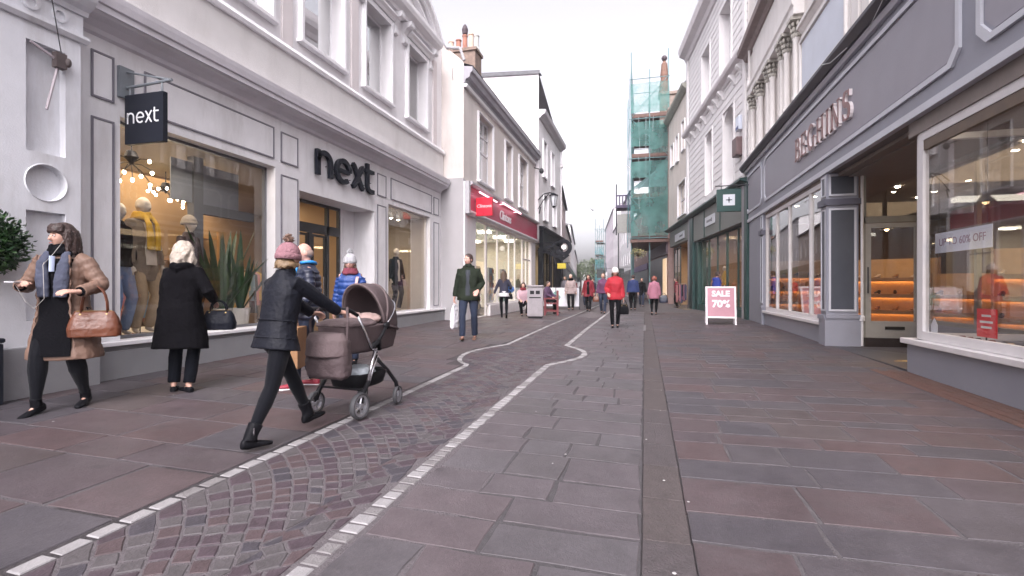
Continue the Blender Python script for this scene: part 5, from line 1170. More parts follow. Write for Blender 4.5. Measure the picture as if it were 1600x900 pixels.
def bigscaff(t,zt):
    r = random.Random(3)
    def curtain(x0,y0,x1,y1,za,zb,nu,nv,mat,amp=.07):
        mb = MB(); V=[]
        for j in range(nv+1):
            for i in range(nu+1):
                u,v = i/nu,j/nv; d = amp*sin(u*nu*1.3+j)*cos(v*7+i*.6)+r.uniform(-.02,.02); dx,dy = y1-y0,-(x1-x0); l=math.hypot(dx,dy)
                V.append((x0+(x1-x0)*u+dx/l*d, y0+(y1-y0)*u+dy/l*d, za+(zb-za)*v))
        mb.add(V,[(j*(nu+1)+i,j*(nu+1)+i+1,(j+1)*(nu+1)+i+1,(j+1)*(nu+1)+i) for j in range(nv) for i in range(nu)],mat); return mb
    # front net in pieces leaving torn gaps as in the photograph
    X0,X1,Y0 = -.96,1.62,35.9
    for za,zb,xa,xb in ((13.45,15.5,X0,X1),(11.1,12.8,X0,X1),(10.55,11.1,X0+1.3,X1),(8.9,10.05,X0,X1),(8.2,8.9,X0+1.2,X1),(4.85,8.2,X0,X1)):
        c = curtain(xa,Y0,xb,Y0,za,zb,10,5,netg); c.build('netting',None,t,smooth=True)
    c = curtain(X0-.03,Y0,X0-.55,44.2,4.6,16.4,14,10,netb,.05); c.build('netting',None,t,smooth=True)
    # solid darker tarpaulin wedge
    mb = MB(); mb.add([(X0+.1,36.3,8.3),(X1,36.3,8.3),(X1,36.3,10.2),(X0+1.6,36.3,9.4)],[(0,1,2,3)]); mb.add([(X0+.1,36.3,8.3),(X1,36.3,8.3),(X1,36.32,10.2),(X0+1.6,36.32,9.4)],[(0,3,2,1)]); mb.build('tarpaulin', M('tarp_grey',(.10,.18,.18),.6,.1), t)
scaffold(-.94,1.55,36,44,4.72,4,2.78,'tall scaffold wrapped in torn green netting over the right pavement',1.9,bigscaff)
T = thing('gantry_sign','dark soffit platform under the green netted scaffold','platform',(.3,36,4.6)); mb = MB(); mb.box((-1.0,35.7,4.40),(1.62,44.2,4.60)); mb.build('deck', board_, T)
T = thing('flagpole','thin white pole slanting out from the green scaffold','pole',(-1,36,9.9)); mb = MB(); mb.tube([(-.95,36,9.55),(-2.6,35.6,10.9)],.03,6); mb.ell((-2.6,35.6,10.9),(.05,.05,.05),6,5); mb.build('pole', M('pole_grey',(.5,.5,.52),.5,.05), T)
farhouse(F2,27.2,43.8,9.0,M('wall_russet',(.20,.13,.12),.8,.15,4,.3,30,dirt=.2),'low russet house hidden mostly behind the green netted scaffold',4,2,1.5,shop=M('fascia_plum',(.10,.06,.14),.5,.1))
# buildings far right, beyond
farhouse(F2,44,60,13.2,palew,'tall white building just beyond the green netted scaffold',5,3,1.0,shop=M('shop_dusk'))
farhouse(F2,60.2,80,12.0,M('render_white2',(.70,.66,.68),.8,.06),'white town house second beyond the green netted scaffold',6,3,2.5)
farhouse(F2,80.2,118,16.5,M('render_lilac',(.62,.56,.60),.8,.06),'far lilac building closing the right side of the street',8,4,3)
c = F2(44,0,0)
T = thing('roof_terrace','dark railed balcony above a grey board beside the scaffold','balcony',(-1.8,46,8.5)); mb = MB()
mb.box((-2.55,46,8.45),(-1.0,48,8.7)); mb.box((-2.55,46,9.5),(-1.0,46.1,9.62))
for k in range(6): mb.box((-2.55+k*.27,46,8.7),(-2.44+k*.27,46.1,9.5))
mb.build('balcony', M('balcony_purple',(.07,.05,.10),.6,.15), T); mb = MB(); mb.tube([(-2.52,46.1,6.0),(-2.52,46.1,10.6)],.06,6); mb.tube([(-1.1,46.1,6.0),(-1.1,46.1,9.6)],.06,6); mb.build('post', dark, T)
T = thing('roof_board','plain grey board screen below the dark balcony','screen',(-2,46,9)); mb = MB(); mb.box((-2.45,46.2,6.2),(-1.0,46.35,7.9)); mb.build('board', M('board_grey',(.33,.33,.31),.7,.08,dirt=.2), T); mb = MB(); mb.box((-2.4,46.36,.1),(-2.3,46.46,6.3)); mb.box((-1.1,46.36,.1),(-1.0,46.46,6.3)); mb.build('post', dark, T)
def scaff2(t,zt):
    mb = MB()
    for za,zb in ((.6,3.4),(4.1,5.6),(6.3,7.6)): mb.add([(-7.5,77.9,za),(-6.15,77.9,za),(-6.15,77.9,zb),(-7.5,77.9,zb)],[(0,1,2,3)])
    mb.build('netting', netb, t)
scaffold(-7.45,-6.2,78,82,1.9,4,2.1,'small distant scaffold with pale blue netting down the street',1.6,scaff2)
# ================================================================ PEOPLE
skin = M('skin_fair',(.52,.31,.24),.5,.06,12,.05,60,spec=.4); skin2 = M('skin_pink',(.56,.32,.26),.5,.06,12,.05,60,spec=.4)
def cloth(n,c=(.5,.5,.5),bump=.35,bs=55,rough=.85,var=.12,sheen=.0): return M('cloth_'+n,c,rough,var,9,bump,bs,sheen=sheen)
def ik(a, b, l1, l2, pole):
    a, b = Vector(a), Vector(b); d = b-a; L = d.length; L2 = min(L, (l1+l2)*.999); dn = d.normalized()
    if L > L2: b = a+dn*L2; L = L2
    x = (l1*l1-l2*l2+L*L)/(2*L); h = sqrt(max(0,l1*l1-x*x)); p = Vector(pole); p = p-dn*p.dot(dn)
    p = p.normalized() if p.length > 1e-5 else Vector((0,1,0))
    return a+dn*x+p*h, b
def lerp(a,b,t): return Vector(a)*(1-t)+Vector(b)*t
def remesh(o, vox, it=3, disp=0, ds=.06, thr=None):
    m = o.modifiers.new('remesh','REMESH'); m.mode = 'VOXEL'; m.voxel_size = vox; m.use_smooth_shade = True
    s = o.modifiers.new('smooth','SMOOTH'); s.factor = .5; s.iterations = it
    if disp:
        k = 'fold_%g'%ds; tx = bpy.data.textures.get(k) or bpy.data.textures.new(k,'CLOUDS'); tx.noise_scale = ds; tx.noise_depth = 2
        d = o.modifiers.new('folds','DISPLACE'); d.texture = tx; d.strength = disp; d.mid_level = .5; d.texture_coords = 'LOCAL'
    return o
def hand(mb, w, d, up, side, S, curl=.5, spread=0.0):
    """palm, four fingers of unequal length with two bends and a thumb from the side; w wrist, d hand direction, up = back of the hand, side = thumb side"""
    d = Vector(d).normalized(); up = Vector(up); up = (up-d*up.dot(d)).normalized(); sd = Vector(side); sd = (sd-d*sd.dot(d)-up*sd.dot(up)).normalized()
    w = Vector(w); R = []
    for t,a,b in ((-.02,.026,.020),(.02,.032,.019),(.05,.040,.017),(.085,.042,.014),(.095,.036,.010)):
        c = w+d*t*S; R.append([c+(sd*cos(q)*a+up*sin(q)*b)*S for q in [2*pi*k/10 for k in range(10)]])
    mb.rings(R)
    for i,(o,L) in enumerate(((.032,.068),(.011,.077),(-.011,.072),(-.031,.056))):
        p = w+(d*.085+sd*o)*S; dd = (d+sd*spread*(1.5-i)*.12).normalized(); pts = [p-d*.015*S, p]; ang = 0
        for q in (.42,.32,.26):
            ang += curl*(.55+.25*(i%2)*.3+.1); v = dd*cos(ang)-up*sin(ang); p = p+v*L*q*S; pts.append(p)
        mb.tube(pts,[.0095*S,.0095*S,.009*S,.008*S,.007*S],7,round_=True)
    p = w+(d*.025+sd*.028)*S; v1 = (sd*.65+d*.75-up*.25).normalized(); v2 = (sd*.15+d*.9-up*(.2+curl*.5)).normalized()
    mb.tube([p-sd*.012*S,p,p+v1*.036*S,p+v1*.036*S+v2*.028*S,p+v1*.036*S+v2*.05*S],[.013*S,.0135*S,.011*S,.0095*S,.008*S],7,round_=True)
def head(mb, C, Rm, S, face=True):
    def fn(d,q):
        x,y,z = d
        f = 1.0
        q = Vector(q)
        if z < 0: q.x *= 1-.30*(-z)**1.3*(1 if y>-.2 else .6); 
        if z < 0 and y < 0: q.y *= 1-.25*(-z)
        if y > .2: q.y -= .006*(1 if abs(x)<.6 else 0)
        g = lambda cx,cz,sx,sz,a: a*math.exp(-((x-cx)/sx)**2-((z-cz)/sz)**2) if y>0 else 0
        o = g(0,-.10,.13,.18,.010)+g(0,-.62,.28,.12,.008)+g(0,-.86,.25,.16,.012)+g(.5,-.22,.2,.2,.006)+g(-.5,-.22,.2,.2,.006)-g(.36,.06,.17,.11,.011)-g(-.36,.06,.17,.11,.011)+g(0,.28,.6,.1,.005)
        q.y += o
        return q*S
    mb.ell(C,(.073,.094,.115),26,20,rot=Rm,fn=fn)
    if face:
        T = lambda v: Vector(C)+Rm@(Vector(v)*S)
        mb.tube([T((0,.080,.018)),T((0,.094,-.004)),T((0,.107,-.026)),T((0,.090,-.036))],[.008*S,.010*S,.0125*S,.008*S],7,round_=True)
        for sg in (-1,1): mb.ell(T((sg*.074,-.004,-.008)),(.012*S,.020*S,.031*S),8,6,rot=Rm)
def person(label, loc, rz, H=1.68, feet=None, hands=None, lean=4, twist=0, hz=None, headyaw=0, headpitch=0, near=False,
           top=None, bottom=None, hair=None, hat=None, shoe=None, skinm=None, scarf=None, curl=(.5,.5), hdir=(None,None), name='person', cat='person', group=None, female=True, sit=False, shoulder_drop=(0,0), pole=(None,None)):
    t = thing(name,label,cat,(loc[0],loc[1],loc[2] if len(loc)>2 else zg(loc[0],loc[1])+.004),rz,group)
    S = H/1.70; sk = skinm or skin; vox = .0068 if near else .013
    feet = feet or {'L':(-.09,.12,.085,0),'R':(.09,-.15,.10,25)}
    hands = hands or {'L':(-.26,.05,.82),'R':(.26,.02,.82)}
    py = 0; hz = (hz or .905)*S
    P = Vector((0,py,hz)); ln = radians(lean); U = Vector((0,sin(ln),cos(ln))); tw = radians(twist); Rt = Vector((cos(tw),sin(tw),0)); Fw = Vector((0,0,1)).cross(Rt); Fw = (Fw-U*Fw.dot(U)).normalized(); Rp = Rt
    hip = {'L':P-Vector((.092*S,0,0)),'R':P+Vector((.092*S,0,0))}
    sh = {}; sw_ = (.150 if female else .168)*S
    for k,sg,dr in (('L',-1,shoulder_drop[0]),('R',1,shoulder_drop[1])): sh[k] = P+U*(.478*S)+Rt*sg*sw_-U*dr*S
    neck = P+U*.555*S; hc = P+U*.685*S+Fw*.028*S
    hy, hp = radians(headyaw), radians(headpitch)
    Rm = Matrix((Rt,Fw,U)).transposed() @ Matrix.Rotation(hy,3,'Z') @ Matrix.Rotation(-hp,3,'X')
    legs, arms = {}, {}
    for k in 'LR':
        fx,fy,fz,pit = feet[k][:4]; A = Vector((fx*S,fy*S,fz*S)); kn, A = ik(hip[k],A,.435*S,.415*S,(0.0+(-.12 if k=='L' else .12),1,0.05)); legs[k] = (hip[k],kn,A,pit)
        hx = Vector(hands[k])*S; pl = pole['LR'.index(k)] or ((-.5 if k=='L' else .5),-.8,-.3); el, hx = ik(sh[k],hx,.285*S,.255*S,pl); arms[k] = (sh[k],el,hx)
    def footdir(k):
        pit = radians(legs[k][3]); yw = radians(feet[k][4]) if len(feet[k])>4 else 0
        d = Vector((sin(yw),cos(yw),0)); return (d*cos(pit)-Vector((0,0,1))*sin(pit)), d
    # --- skin body: one continuous surface
    mb = MB(); head(mb,hc,Rm,S)
    mb.tube([P+U*.45*S,neck,hc-U*.05*S-Fw*.012*S],[.065*S,.052*S,.050*S],12,round_=True)
    mb.tube([P-U*.03*S,P+U*.15*S,P+U*.35*S,P+U*.47*S],[.105*S,.095*S,.11*S,.08*S],12,round_=True)
    for k,sg in (('L',-1),('R',1)):
        a,e,h_ = arms[k]; mb.tube([P+U*.46*S+Rt*sg*.06*S,a,lerp(a,e,.5),e,lerp(e,h_,.35),h_],[.05*S,.045*S,.04*S,.035*S,.036*S,.025*S],9,round_=True)
        dd = hdir['LR'.index(k)] or (h_-e); sdv = Fw if not hdir['LR'.index(k)] else Fw
        dd = Vector(dd).normalized(); up = Rt*sg if abs(dd.dot(U))>.6 else (U*.9+Rt*sg*.4); side = Fw if abs(dd.dot(U))>.6 else -Rt*sg
        hand(mb,h_+dd*.01*S,dd,up,side,S,curl['LR'.index(k)])
        hp_,kn,an,pit = legs[k]; mb.tube([P+Rp*sg*.05*S,hp_,lerp(hp_,kn,.5),kn,lerp(kn,an,.3),an],[.08*S,.085*S,.07*S,.05*S,.052*S,.033*S],10,round_=True)
        fd,fh = footdir(k); sf_ = fd.cross(Vector((0,0,1))).normalized().cross(fd).normalized()*-1; sf_ = sf_ if sf_.z<0 else -sf_; mb.tube([an-fd*.02*S+sf_*.02*S,an+fd*.03*S+sf_*.04*S,an+fd*.09*S+sf_*.05*S],[.026*S,.026*S,.018*S],8,round_=True)
    body = remesh(mb.build('body',sk,t,local=True),vox,2)
    T = lambda v: hc+Rm@(Vector(v)*S)
    if near or H:
        for sg in (-1,1):
            mb = MB(); mb.ell(T((sg*.029,.0815,.006)),(.0115*S,.008*S,.0075*S),10,8,M('eye_white',(.6,.58,.56),.3,.02),rot=Rm); mb.ell(T((sg*.029,.0875,.006)),(.0062*S,.004*S,.0062*S),8,6,M('iris_dark',(.05,.03,.02),.2,.02),rot=Rm); mb.tube([T((sg*.014,.094,.029)),T((sg*.03,.093,.034)),T((sg*.046,.082,.030))],[.0028*S,.0035*S,.002*S],5,M('brow_brown',(.10,.06,.04),.8,.1)); mb.build('eye',None,t,local=True,smooth=True)
        mb = MB(); mb.tube([T((-.022,.086,-.062)),T((-.008,.0965,-.059)),T((.008,.0965,-.059)),T((.022,.086,-.062))],[.003*S,.006*S,.006*S,.003*S],6,M('lips',(.36,.13,.11),.45,.05)); mb.build('lips',None,t,local=True,smooth=True)
    # --- legs clothing
    if bottom:
        bm_,kind,fit = bottom['mat'],bottom.get('kind','trousers'),bottom.get('fit',1.0); mb = MB()
        mb.tube([P-U*.04*S,P+U*.06*S,P+U*.12*S],[.125*S,.125*S,.11*S],14,round_=True)
        for k,sg in (('L',-1),('R',1)):
            hp_,kn,an,pit = legs[k]; lo = bottom.get('len',1.0); e = lerp(kn,an,lo)
            r = [.100*S*fit,.095*S*fit,.084*S*fit,.066*S*fit,.067*S*fit,.062*S*fit if kind=='trousers' else .046*S,.060*S*fit if kind=='trousers' else .037*S]
            mb.tube([hp_+Vector((0,0,.03*S)),lerp(hp_,kn,.25),lerp(hp_,kn,.6),kn,lerp(kn,e,.3),lerp(kn,e,.75),e],r,12)
        remesh(mb.build(bottom.get('name','trousers'),bm_,t,local=True),.009 if near else .016,2,.012 if kind=='trousers' else .004,.09)
    # --- torso clothing
    def torso(mb, rings, n=20, gap=None):
        R = []
        for tt,a,b,fy in rings:
            c = P+(U*tt if tt>0 else Vector((0,0,tt)))*S+Fw*fy*S
            pw = .85
            R.append([c+(Rt*a*math.copysign(abs(cos(q))**pw,cos(q))+Fw*b*math.copysign(abs(sin(q))**pw,sin(q)))*S for q in [2*pi*k/n for k in range(n)]])
        mb.rings(R)
    if top:
        w = 1.0 if female else 1.1; f = top.get('fit',1.0)*w; hem = top.get('hem',-.05); q = top.get('quilt',0); fl = top.get('flare',1.0)
        base = [(hem,.185*f*fl,.135*f*fl,-.005),(hem*.5 if hem<0 else hem+.02,.18*f*(1+fl)/2,.135*f*(1+fl)/2,0),(.02,.168*f,.128*f,0),(.12,.152*f,.118*f,0),(.25,.158*f,.122*f,.01),(.37,.168*f,.122*f,.008),(.44,.150*f,.105*f,0),(.49,.118*f,.088*f,-.003),(.525,.090*f,.074*f,-.005),(.555,.072*f,.066*f,.0),(.575,.066*f,.062*f,.0)]
        if q:
            rr = []; lo, hi = base[0][0], .45; step = q; x = lo
            def samp(z):
                for i in range(len(base)-1):
                    if base[i][0] <= z <= base[i+1][0]:
                        u = (z-base[i][0])/(base[i+1][0]-base[i][0]+1e-9); return [base[i][j]*(1-u)+base[i+1][j]*u for j in range(4)]
                return list(base[-1])
            while x < hi:
                qa_ = top.get('qa',1)
                for u,g_ in ((0,-.007*qa_),(.2,.007*qa_),(.5,.013*qa_),(.8,.007*qa_)):
                    s_ = samp(min(hi,x+u*step)); rr.append((s_[0],s_[1]+g_,s_[2]+g_,s_[3]))
                x += step
            base = rr+[b for b in base if b[0]>hi+.02]
        mb = MB(); torso(mb, base)
        sl = top.get('sleeve',1.0)
        for k,sg in (('L',-1),('R',1)):
            a,e,h_ = arms[k]; e2 = lerp(e,h_,sl*.97); fs = top.get('sfit',f)*.93
            pts = [P+U*.475*S+Rt*sg*.06*S,P+U*.468*S+Rt*sg*.11*S,a-U*.02*S+Rt*sg*.006*S]; rad = [.048*S*fs,.058*S*fs,.068*S*fs]
            if q:
                for A_,B_,r0,r1 in ((a,e,.070,.060),(e,e2,.060,.050)):
                    m_ = 4
                    for i in range(m_):
                        for u,g_ in ((.15,-.004*top.get('qa',1)),(.5,.007*top.get('qa',1)),(.85,-.004*top.get('qa',1))): tt = (i+u)/m_; pts.append(lerp(A_,B_,tt)); rad.append(((r0+(r1-r0)*tt)*fs+g_)*S)
            else:
                pts += [lerp(a,e,.5),e,lerp(e,e2,.5),e2]; rad += [.064*S*fs,.058*S*fs,.054*S*fs,.047*S*fs]
            mb.tube(pts,rad,12)
        if top.get('hood'):
            c = P+U*.54*S-Fw*.07*S; mb.tube([c+Rt*.09*S+Fw*.05*S,c+Rt*.06*S-Fw*.02*S-U*.02*S,c-Fw*.05*S-U*.05*S,c-Rt*.06*S-Fw*.02*S-U*.02*S,c-Rt*.09*S+Fw*.05*S],[.035*S,.05*S,.06*S,.05*S,.035*S],10,round_=True)
        if top.get('collar'):
            mb.tube([P+U*.54*S+Fw*.03*S,P+U*.60*S+Fw*.015*S],[.078*S,.070*S],14)
        remesh(mb.build(top.get('name','coat'),top['mat'],t,local=True),.0085 if near else .016,1 if q else 2,top.get('fold',.014),top.get('fs',.10))
        if top.get('inner'):   # open front showing what is worn inside
            im = top['inner']; mb = MB(); g_ = top.get('gap',.085)
            i0 = top.get('ihem',hem)
            R=[]
            def sb(z):
                for i in range(len(base)-1):
                    if base[i][0] <= z <= base[i+1][0]: w_ = (z-base[i][0])/(base[i+1][0]-base[i][0]+1e-9); return base[i][2]*(1-w_)+base[i+1][2]*w_
                return base[0][2] if z < 0 else base[-1][2]
            zs_ = [i0+(.48-i0)*q_/11 for q_ in range(12)]
            for tt,a,b,fy in [(z_,.1,(sb(z_)+.014)/f,.004) for z_ in zs_]:
                c = P+(U*tt if tt>0 else Vector((0,0,tt)))*S+Fw*fy*S; gg_ = g_*(1 if tt>-.1 else 1.25)
                R.append([c+(Rt*u*gg_+Fw*(b*f*(1-.12*u*u)))*S for u in (-1,-.6,-.2,.2,.6,1)]+[c+(Rt*u*gg_+Fw*(b*f*.62))*S for u in (1,0,-1)])
            mb.rings(R); mb.build(top.get('iname','dress'),im,t,local=True,smooth=True,sharp=50)
    # --- shoes
    if shoe:
        for k in 'LR':
            fd,fh = footdir(k); an = legs[k][2]; dn = Vector((0,0,-1)); s2 = fd.cross(Vector((0,0,1))).normalized(); un = s2.cross(fd).normalized(); mb = MB(); o0 = an-un*.058*S
            R=[]
            for y,a,b in ((-.065,.020,.030),(-.055,.032,.040),(-.01,.036,.044),(.05,.036,.034),(.11,.043,.026),(.16,.038,.021),(.19,.018,.015)):
                c = o0+fd*y*S; R.append([c+(s2*cos(q)*a+un*sin(q)*b)*S for q in [2*pi*i/12 for i in range(12)]])
            mb.rings(R)
            if shoe.get('boot'): d2 = (legs[k][1]-an).normalized(); q_ = shoe.get('fat',1); mb.tube([an-un*.03*S,an+d2*.02*S,an+d2*shoe['boot']*S],[.046*S*q_,.043*S*q_,.048*S*q_],12)
            else: mb.tube([an-un*.05*S,an-un*.02*S],[.040*S,.038*S],12)
            if shoe.get('heel'): mb.tube([o0-fd*.045*S,o0-fd*.045*S-un*shoe['heel']*S],[.028*S,.024*S],8)
            sh_ = remesh(mb.build('shoe',shoe['mat'],t,local=True),.0065 if near else .012,2)
            if shoe.get('sole'):
                mb = MB(); mb.prism([(-.06,-.034),(-.07,0),(-.06,.034),(.05,.036),(.11,.044),(.17,.034),(.195,0),(.17,-.034),(.11,-.044),(.05,-.036)],-.035,-.052,lambda u,v,h: o0+(fd*u+s2*v+un*(h+.02-.005))*S); mb.build('sole',shoe['sole'],sh_,local=True)
    # --- hair and hats
    if hair:
        r = random.Random(int(abs(loc[0]*97+loc[1]*31)*10)); hm = hair['mat']; st = hair.get('style','long'); mb = MB()
        if st in ('long','bob','curly'):
            hs_ = .80 if hat else 1.0; mb.ell(T((0,-.026 if hat else -.020,.005 if hat else .020)),(.088*S*hs_,.098*S*hs_,.112*S*hs_),22,16,rot=Rm)
            L = hair.get('len',.34)
            n = 60 if near else 26
            for i in range(n):
                a = radians(-205+ (230+0)*i/(n-1)+ -0); # from right-front round the back to left-front
                a = radians(20-220*i/(n-1))
                x0,y0 = cos(a)*.082, sin(a)*.094-.018
                l = L*r.uniform(.8,1.05)*(1 if sin(a)<.1 else .9); pts=[]; z0 = r.uniform(-.05,-.01) if hat else r.uniform(.0,.07); l = l*.8 if hat else l; ph = r.uniform(0,6)
                wv = .010 if st!='curly' else .022
                for j in range(6):
                    u = j/5; k2 = (.86 if hat else 1)+.22*u+(.10 if st=='curly' else 0)*sin(pi*u)
                    pts.append(T((x0*k2+wv*sin(u*5+ph),y0*k2+wv*cos(u*5+ph)+(.0),z0-l*u)))
                rd = .017 if near else .026
                mb.tube(pts,[rd*S*.8,rd*S*1.1,rd*S,rd*S*.9,rd*S*.7,rd*S*.3],6)
            if hair.get('fringe'):
                for i in range(15):
                    a = radians(25+130*i/14); mb.tube([T((cos(a)*.05,sin(a)*.06,.112)),T((cos(a)*.076,sin(a)*.092-.004,.082)),T((cos(a)*.078,sin(a)*.096,.050)),T((cos(a)*.074,sin(a)*.094,.030+r.uniform(-.006,.004)))],[.014*S,.014*S,.011*S,.004*S],6)
            if st=='curly':
                for i in range(150 if near else 60):
                    a = radians(r.uniform(-215,35)); e = r.uniform(-.9,1.45); rr_ = .098
                    c = T((cos(a)*rr_*cos(e*.9),sin(a)*rr_*cos(e*.9)*1.08-.02,.015+.115*sin(e)-(.05 if e<0 else 0))); mb.ell(c,(.020*S,.020*S,.028*S),6,5)
        else:
            mb.ell(T((0,-.016,.022)),(.083*S,.094*S,.103*S),20,14,rot=Rm)
            for sg in (-1,1): mb.ell(T((sg*.066,-.02,-.01)),(.018*S,.05*S,.05*S),8,6,rot=Rm)
        ho = mb.build('hair',hm,t,local=True,smooth=True)
        if st != 'long' or not near: remesh(ho,.010 if near else .014,1,.016,.03)
        else: remesh(ho,.0062,1,.010,.016)
    if hat:
        mb = MB(); hm = hat['mat']
        mb.ell(T((0,-.018,.034)),(.100*S,.113*S,.122*S),26,16,rot=Rm,fn=lambda d,q: Vector((q.x*(1+.02*cos(24*math.atan2(d.y,d.x))),q.y*(1+.02*cos(24*math.atan2(d.y,d.x))),max(q.z,-.035*S))))
        hb = mb.build('hat',hm,t,local=True,smooth=True)
        mb = MB(); n_ = 26; prof = [(1.0,.018),(1.06,.022),(1.07,.045),(1.05,.066),(.99,.07)]
        mb.rings([[T((cos(2*pi*k/n_)*.100*p_,sin(2*pi*k/n_)*.111*p_-.018,z_-.022)) for k in range(n_)] for p_,z_ in prof],cap0=False,cap1=False); mb.build('brim',hat.get('brim',hm),hb,local=True,smooth=True)
        if hat.get('bobble'):
            mb = MB(); r = random.Random(5); c = Vector((0,-.025,.180)); 
            mb.ell(T(c),(.030*S,)*3,8,6)
            for i in range(150):
                d = Vector((r.gauss(0,1),r.gauss(0,1),r.gauss(0,1))).normalized(); q_ = T(c+d*.022); e_ = T(c+d*r.uniform(.042,.054)); mb.tube([q_,e_],[.007*S,.002*S],4)
            mb.build('bobble',hat['bobble'],hb,local=True,smooth=True)
    if scarf:
        mb = MB(); c = P+U*.555*S+Fw*.01*S; n_=16
        for dz,rr_ in ((0,.088),(.03,.080),(-.028,.098)):
            pts = [c+(Rt*cos(2*pi*k/n_)*rr_*1.05+Fw*sin(2*pi*k/n_)*rr_+U*(dz+.008*sin(k*1.7)))*S for k in range(n_+1)]; mb.tube(pts,.026*S,8)
        if scarf.get('tail'):
            for sg in (-1,1): mb.tube([c+Rt*sg*.055*S+Fw*.09*S,c+Rt*sg*.065*S+Fw*.150*S-U*.10*S,c+Rt*sg*.060*S+Fw*.168*S-U*.24*S,c+Rt*sg*.05*S+Fw*.165*S-U*scarf['tail']*S],[.035*S,.042*S,.05*S,.052*S],8,flat=.5)
        remesh(mb.build('scarf',scarf['mat'],t,local=True),.009 if near else .014,1,.012,.05)
    t_info = {'arms':arms,'legs':legs,'P':P,'U':U,'Rt':Rt,'Fw':Fw,'T':T,'S':S,'M':Matrix.Translation(t.location)@Matrix.Rotation(radians(rz),4,'Z')}
    return t, t_info
def world(info, p): return info['M'] @ Vector(p)
blk = cloth('black',(.004,.004,.0055)); leg_ = cloth('legging',(.004,.0045,.007),.1,60,.7,.1,.1); leather = M('leather_black',(.007,.008,.013),.6,.2,14,.3,40,spec=.18); shine = M('boot_leather',(.008,.008,.010),.35,.2,12,.1,40)
navyd = cloth('navy_down',(.012,.016,.035),.15,50,.45); denim = cloth('denim',(.010,.017,.040),.3,90); puff = M('down_tan',(.175,.105,.076),.62,.12,10,.25,40)
dkhair = M('hair_darkbrown',(.035,.018,.015),.45,.3,40,.4,90); grhair = M('hair_silver',(.42,.36,.30),.55,.25,30,.5,70); brhair = M('hair_brown',(.07,.04,.025),.5,.3,40,.4,90); blondeh = M('hair_blonde',(.17,.11,.06),.5,.25,40,.4,90)
# 1. woman with phone and fur lined tan down coat
chk = M('scarf_check',(.055,.062,.095),.9,.15,8,.3,60)
t1,i1 = person('dark haired woman in long open tan down coat looking aside, phone in hand',(-5.22,3.42),207,1.70,near=True,
    feet={'L':(-.10,-.12,.10,12,-8),'R':(.11,.20,.09,18,12)},hands={'L':(-.25,.25,1.08),'R':(.20,.24,1.13)},hdir=((.45,.7,.05),(-.5,.7,.3)),curl=(.5,.75),lean=1,headyaw=-30,headpitch=3,
    top=dict(mat=puff,quilt=.12,qa=.35,hem=-.44,fit=1.16,flare=1.36,name='down_coat',inner=blk,gap=.118,ihem=-.40,hood=True,iname='dress',fold=.014,fs=.06,sfit=1.18),
    bottom=dict(mat=leg_,kind='legging',name='tights',fit=1.08),shoe=dict(mat=shine,heel=.035,boot=.04),hair=dict(mat=dkhair,style='long',len=.41,fringe=True),scarf=dict(mat=blk))
S_=i1['S']; P,U,Rt,Fw = i1['P'],i1['U'],i1['Rt'],i1['Fw']
mb = MB()
for sg in (-1,1): mb.tube([P+U*.54*S_+Rt*sg*.075*S_+Fw*.09*S_,P+U*.44*S_+Rt*sg*.085*S_+Fw*.158*S_,P+U*.30*S_+Rt*sg*.075*S_+Fw*.175*S_,P+U*.13*S_+Rt*sg*.065*S_+Fw*.175*S_],[.032,.045,.058,.052],10,flat=.55)
remesh(mb.build('shawl',chk,t1,local=True),.009,1,.018,.05)
mb = MB(); mb.tube([P+U*.50*S_+Fw*.165*S_,P+U*.36*S_+Fw*.175*S_],[.022,.02],8,flat=.4); mb.build('blouse',M('blouse_paleblue',(.45,.52,.70),.8,.1),t1,local=True)
fur = M('fur_trim',(.24,.13,.08),.9,.25,30,.6,60); mb = MB(); r = random.Random(3)
for sg in (-1,1):
    for i in range(60):
        u = i/59; z = .50-.92*u; c = P+(U*z if z>0 else Vector((0,0,z)))*S_+Rt*sg*(.125+.006*sin(i*.9)+(.10*(u-.5) if u>.5 else 0))*S_+Fw*(.150+(.01 if u>.6 else 0))*S_
        mb.ell(c,(.013,.012,.016),6,5)
remesh(mb.build('coat_edge',puff,t1,local=True),.008,1,.01,.02)
def cuffs(t,i,mat,r=.052,ks='LR'):
    for k in ks:
        a,e,h_ = i['arms'][k]; d = (h_-e).normalized(); mb = MB(); mb.tube([h_-d*.04,h_-d*.005],[r*i['S'],r*.92*i['S']],12); mb.build('cuff',mat,t,local=True,smooth=True,sharp=50)
cuffs(t1,i1,blk,.046)
hw = world(i1,i1['arms']['R'][2]+Vector((-.03,.10,.035)))
T = thing('phone','pale smartphone held in the hand of the woman in the tan coat','phone',tuple(hw),207); mb = MB(); mb.cbox((-.036,-.075,-.005),(.036,.075,.005),.002); mb.build('phone_body',M('phone_white',(.6,.6,.62),.3,.05),T,local=True); mb = MB(); mb.box((-.032,-.068,.0051),(.032,.068,.0056)); mb.build('screen',black,T,local=True)
mb = MB(); a_ = i1['T']((.075,.02,-.02)); b_ = i1['arms']['R'][2]; mb.tube([a_,a_+Vector((-.0,.05,-.10)),P+U*.42*S_+Fw*.20*S_+Rt*.05,P+U*.12*S_+Fw*.24*S_+Rt*.02,P+U*.03*S_+Fw*.25*S_+Rt*.09,P+U*.10*S_+Fw*.26*S_+Rt*.15,b_+Vector((0,.06,.02))],.0022,5); mb.tube([i1['T']((-.075,.02,-.02)),P+U*.52*S_+Fw*.15*S_,P+U*.42*S_+Fw*.20*S_+Rt*.05],.0022,5); mb.build('earphone_wire',M('wire_white',(.42,.40,.38),.4,.02),t1,local=True,smooth=True)
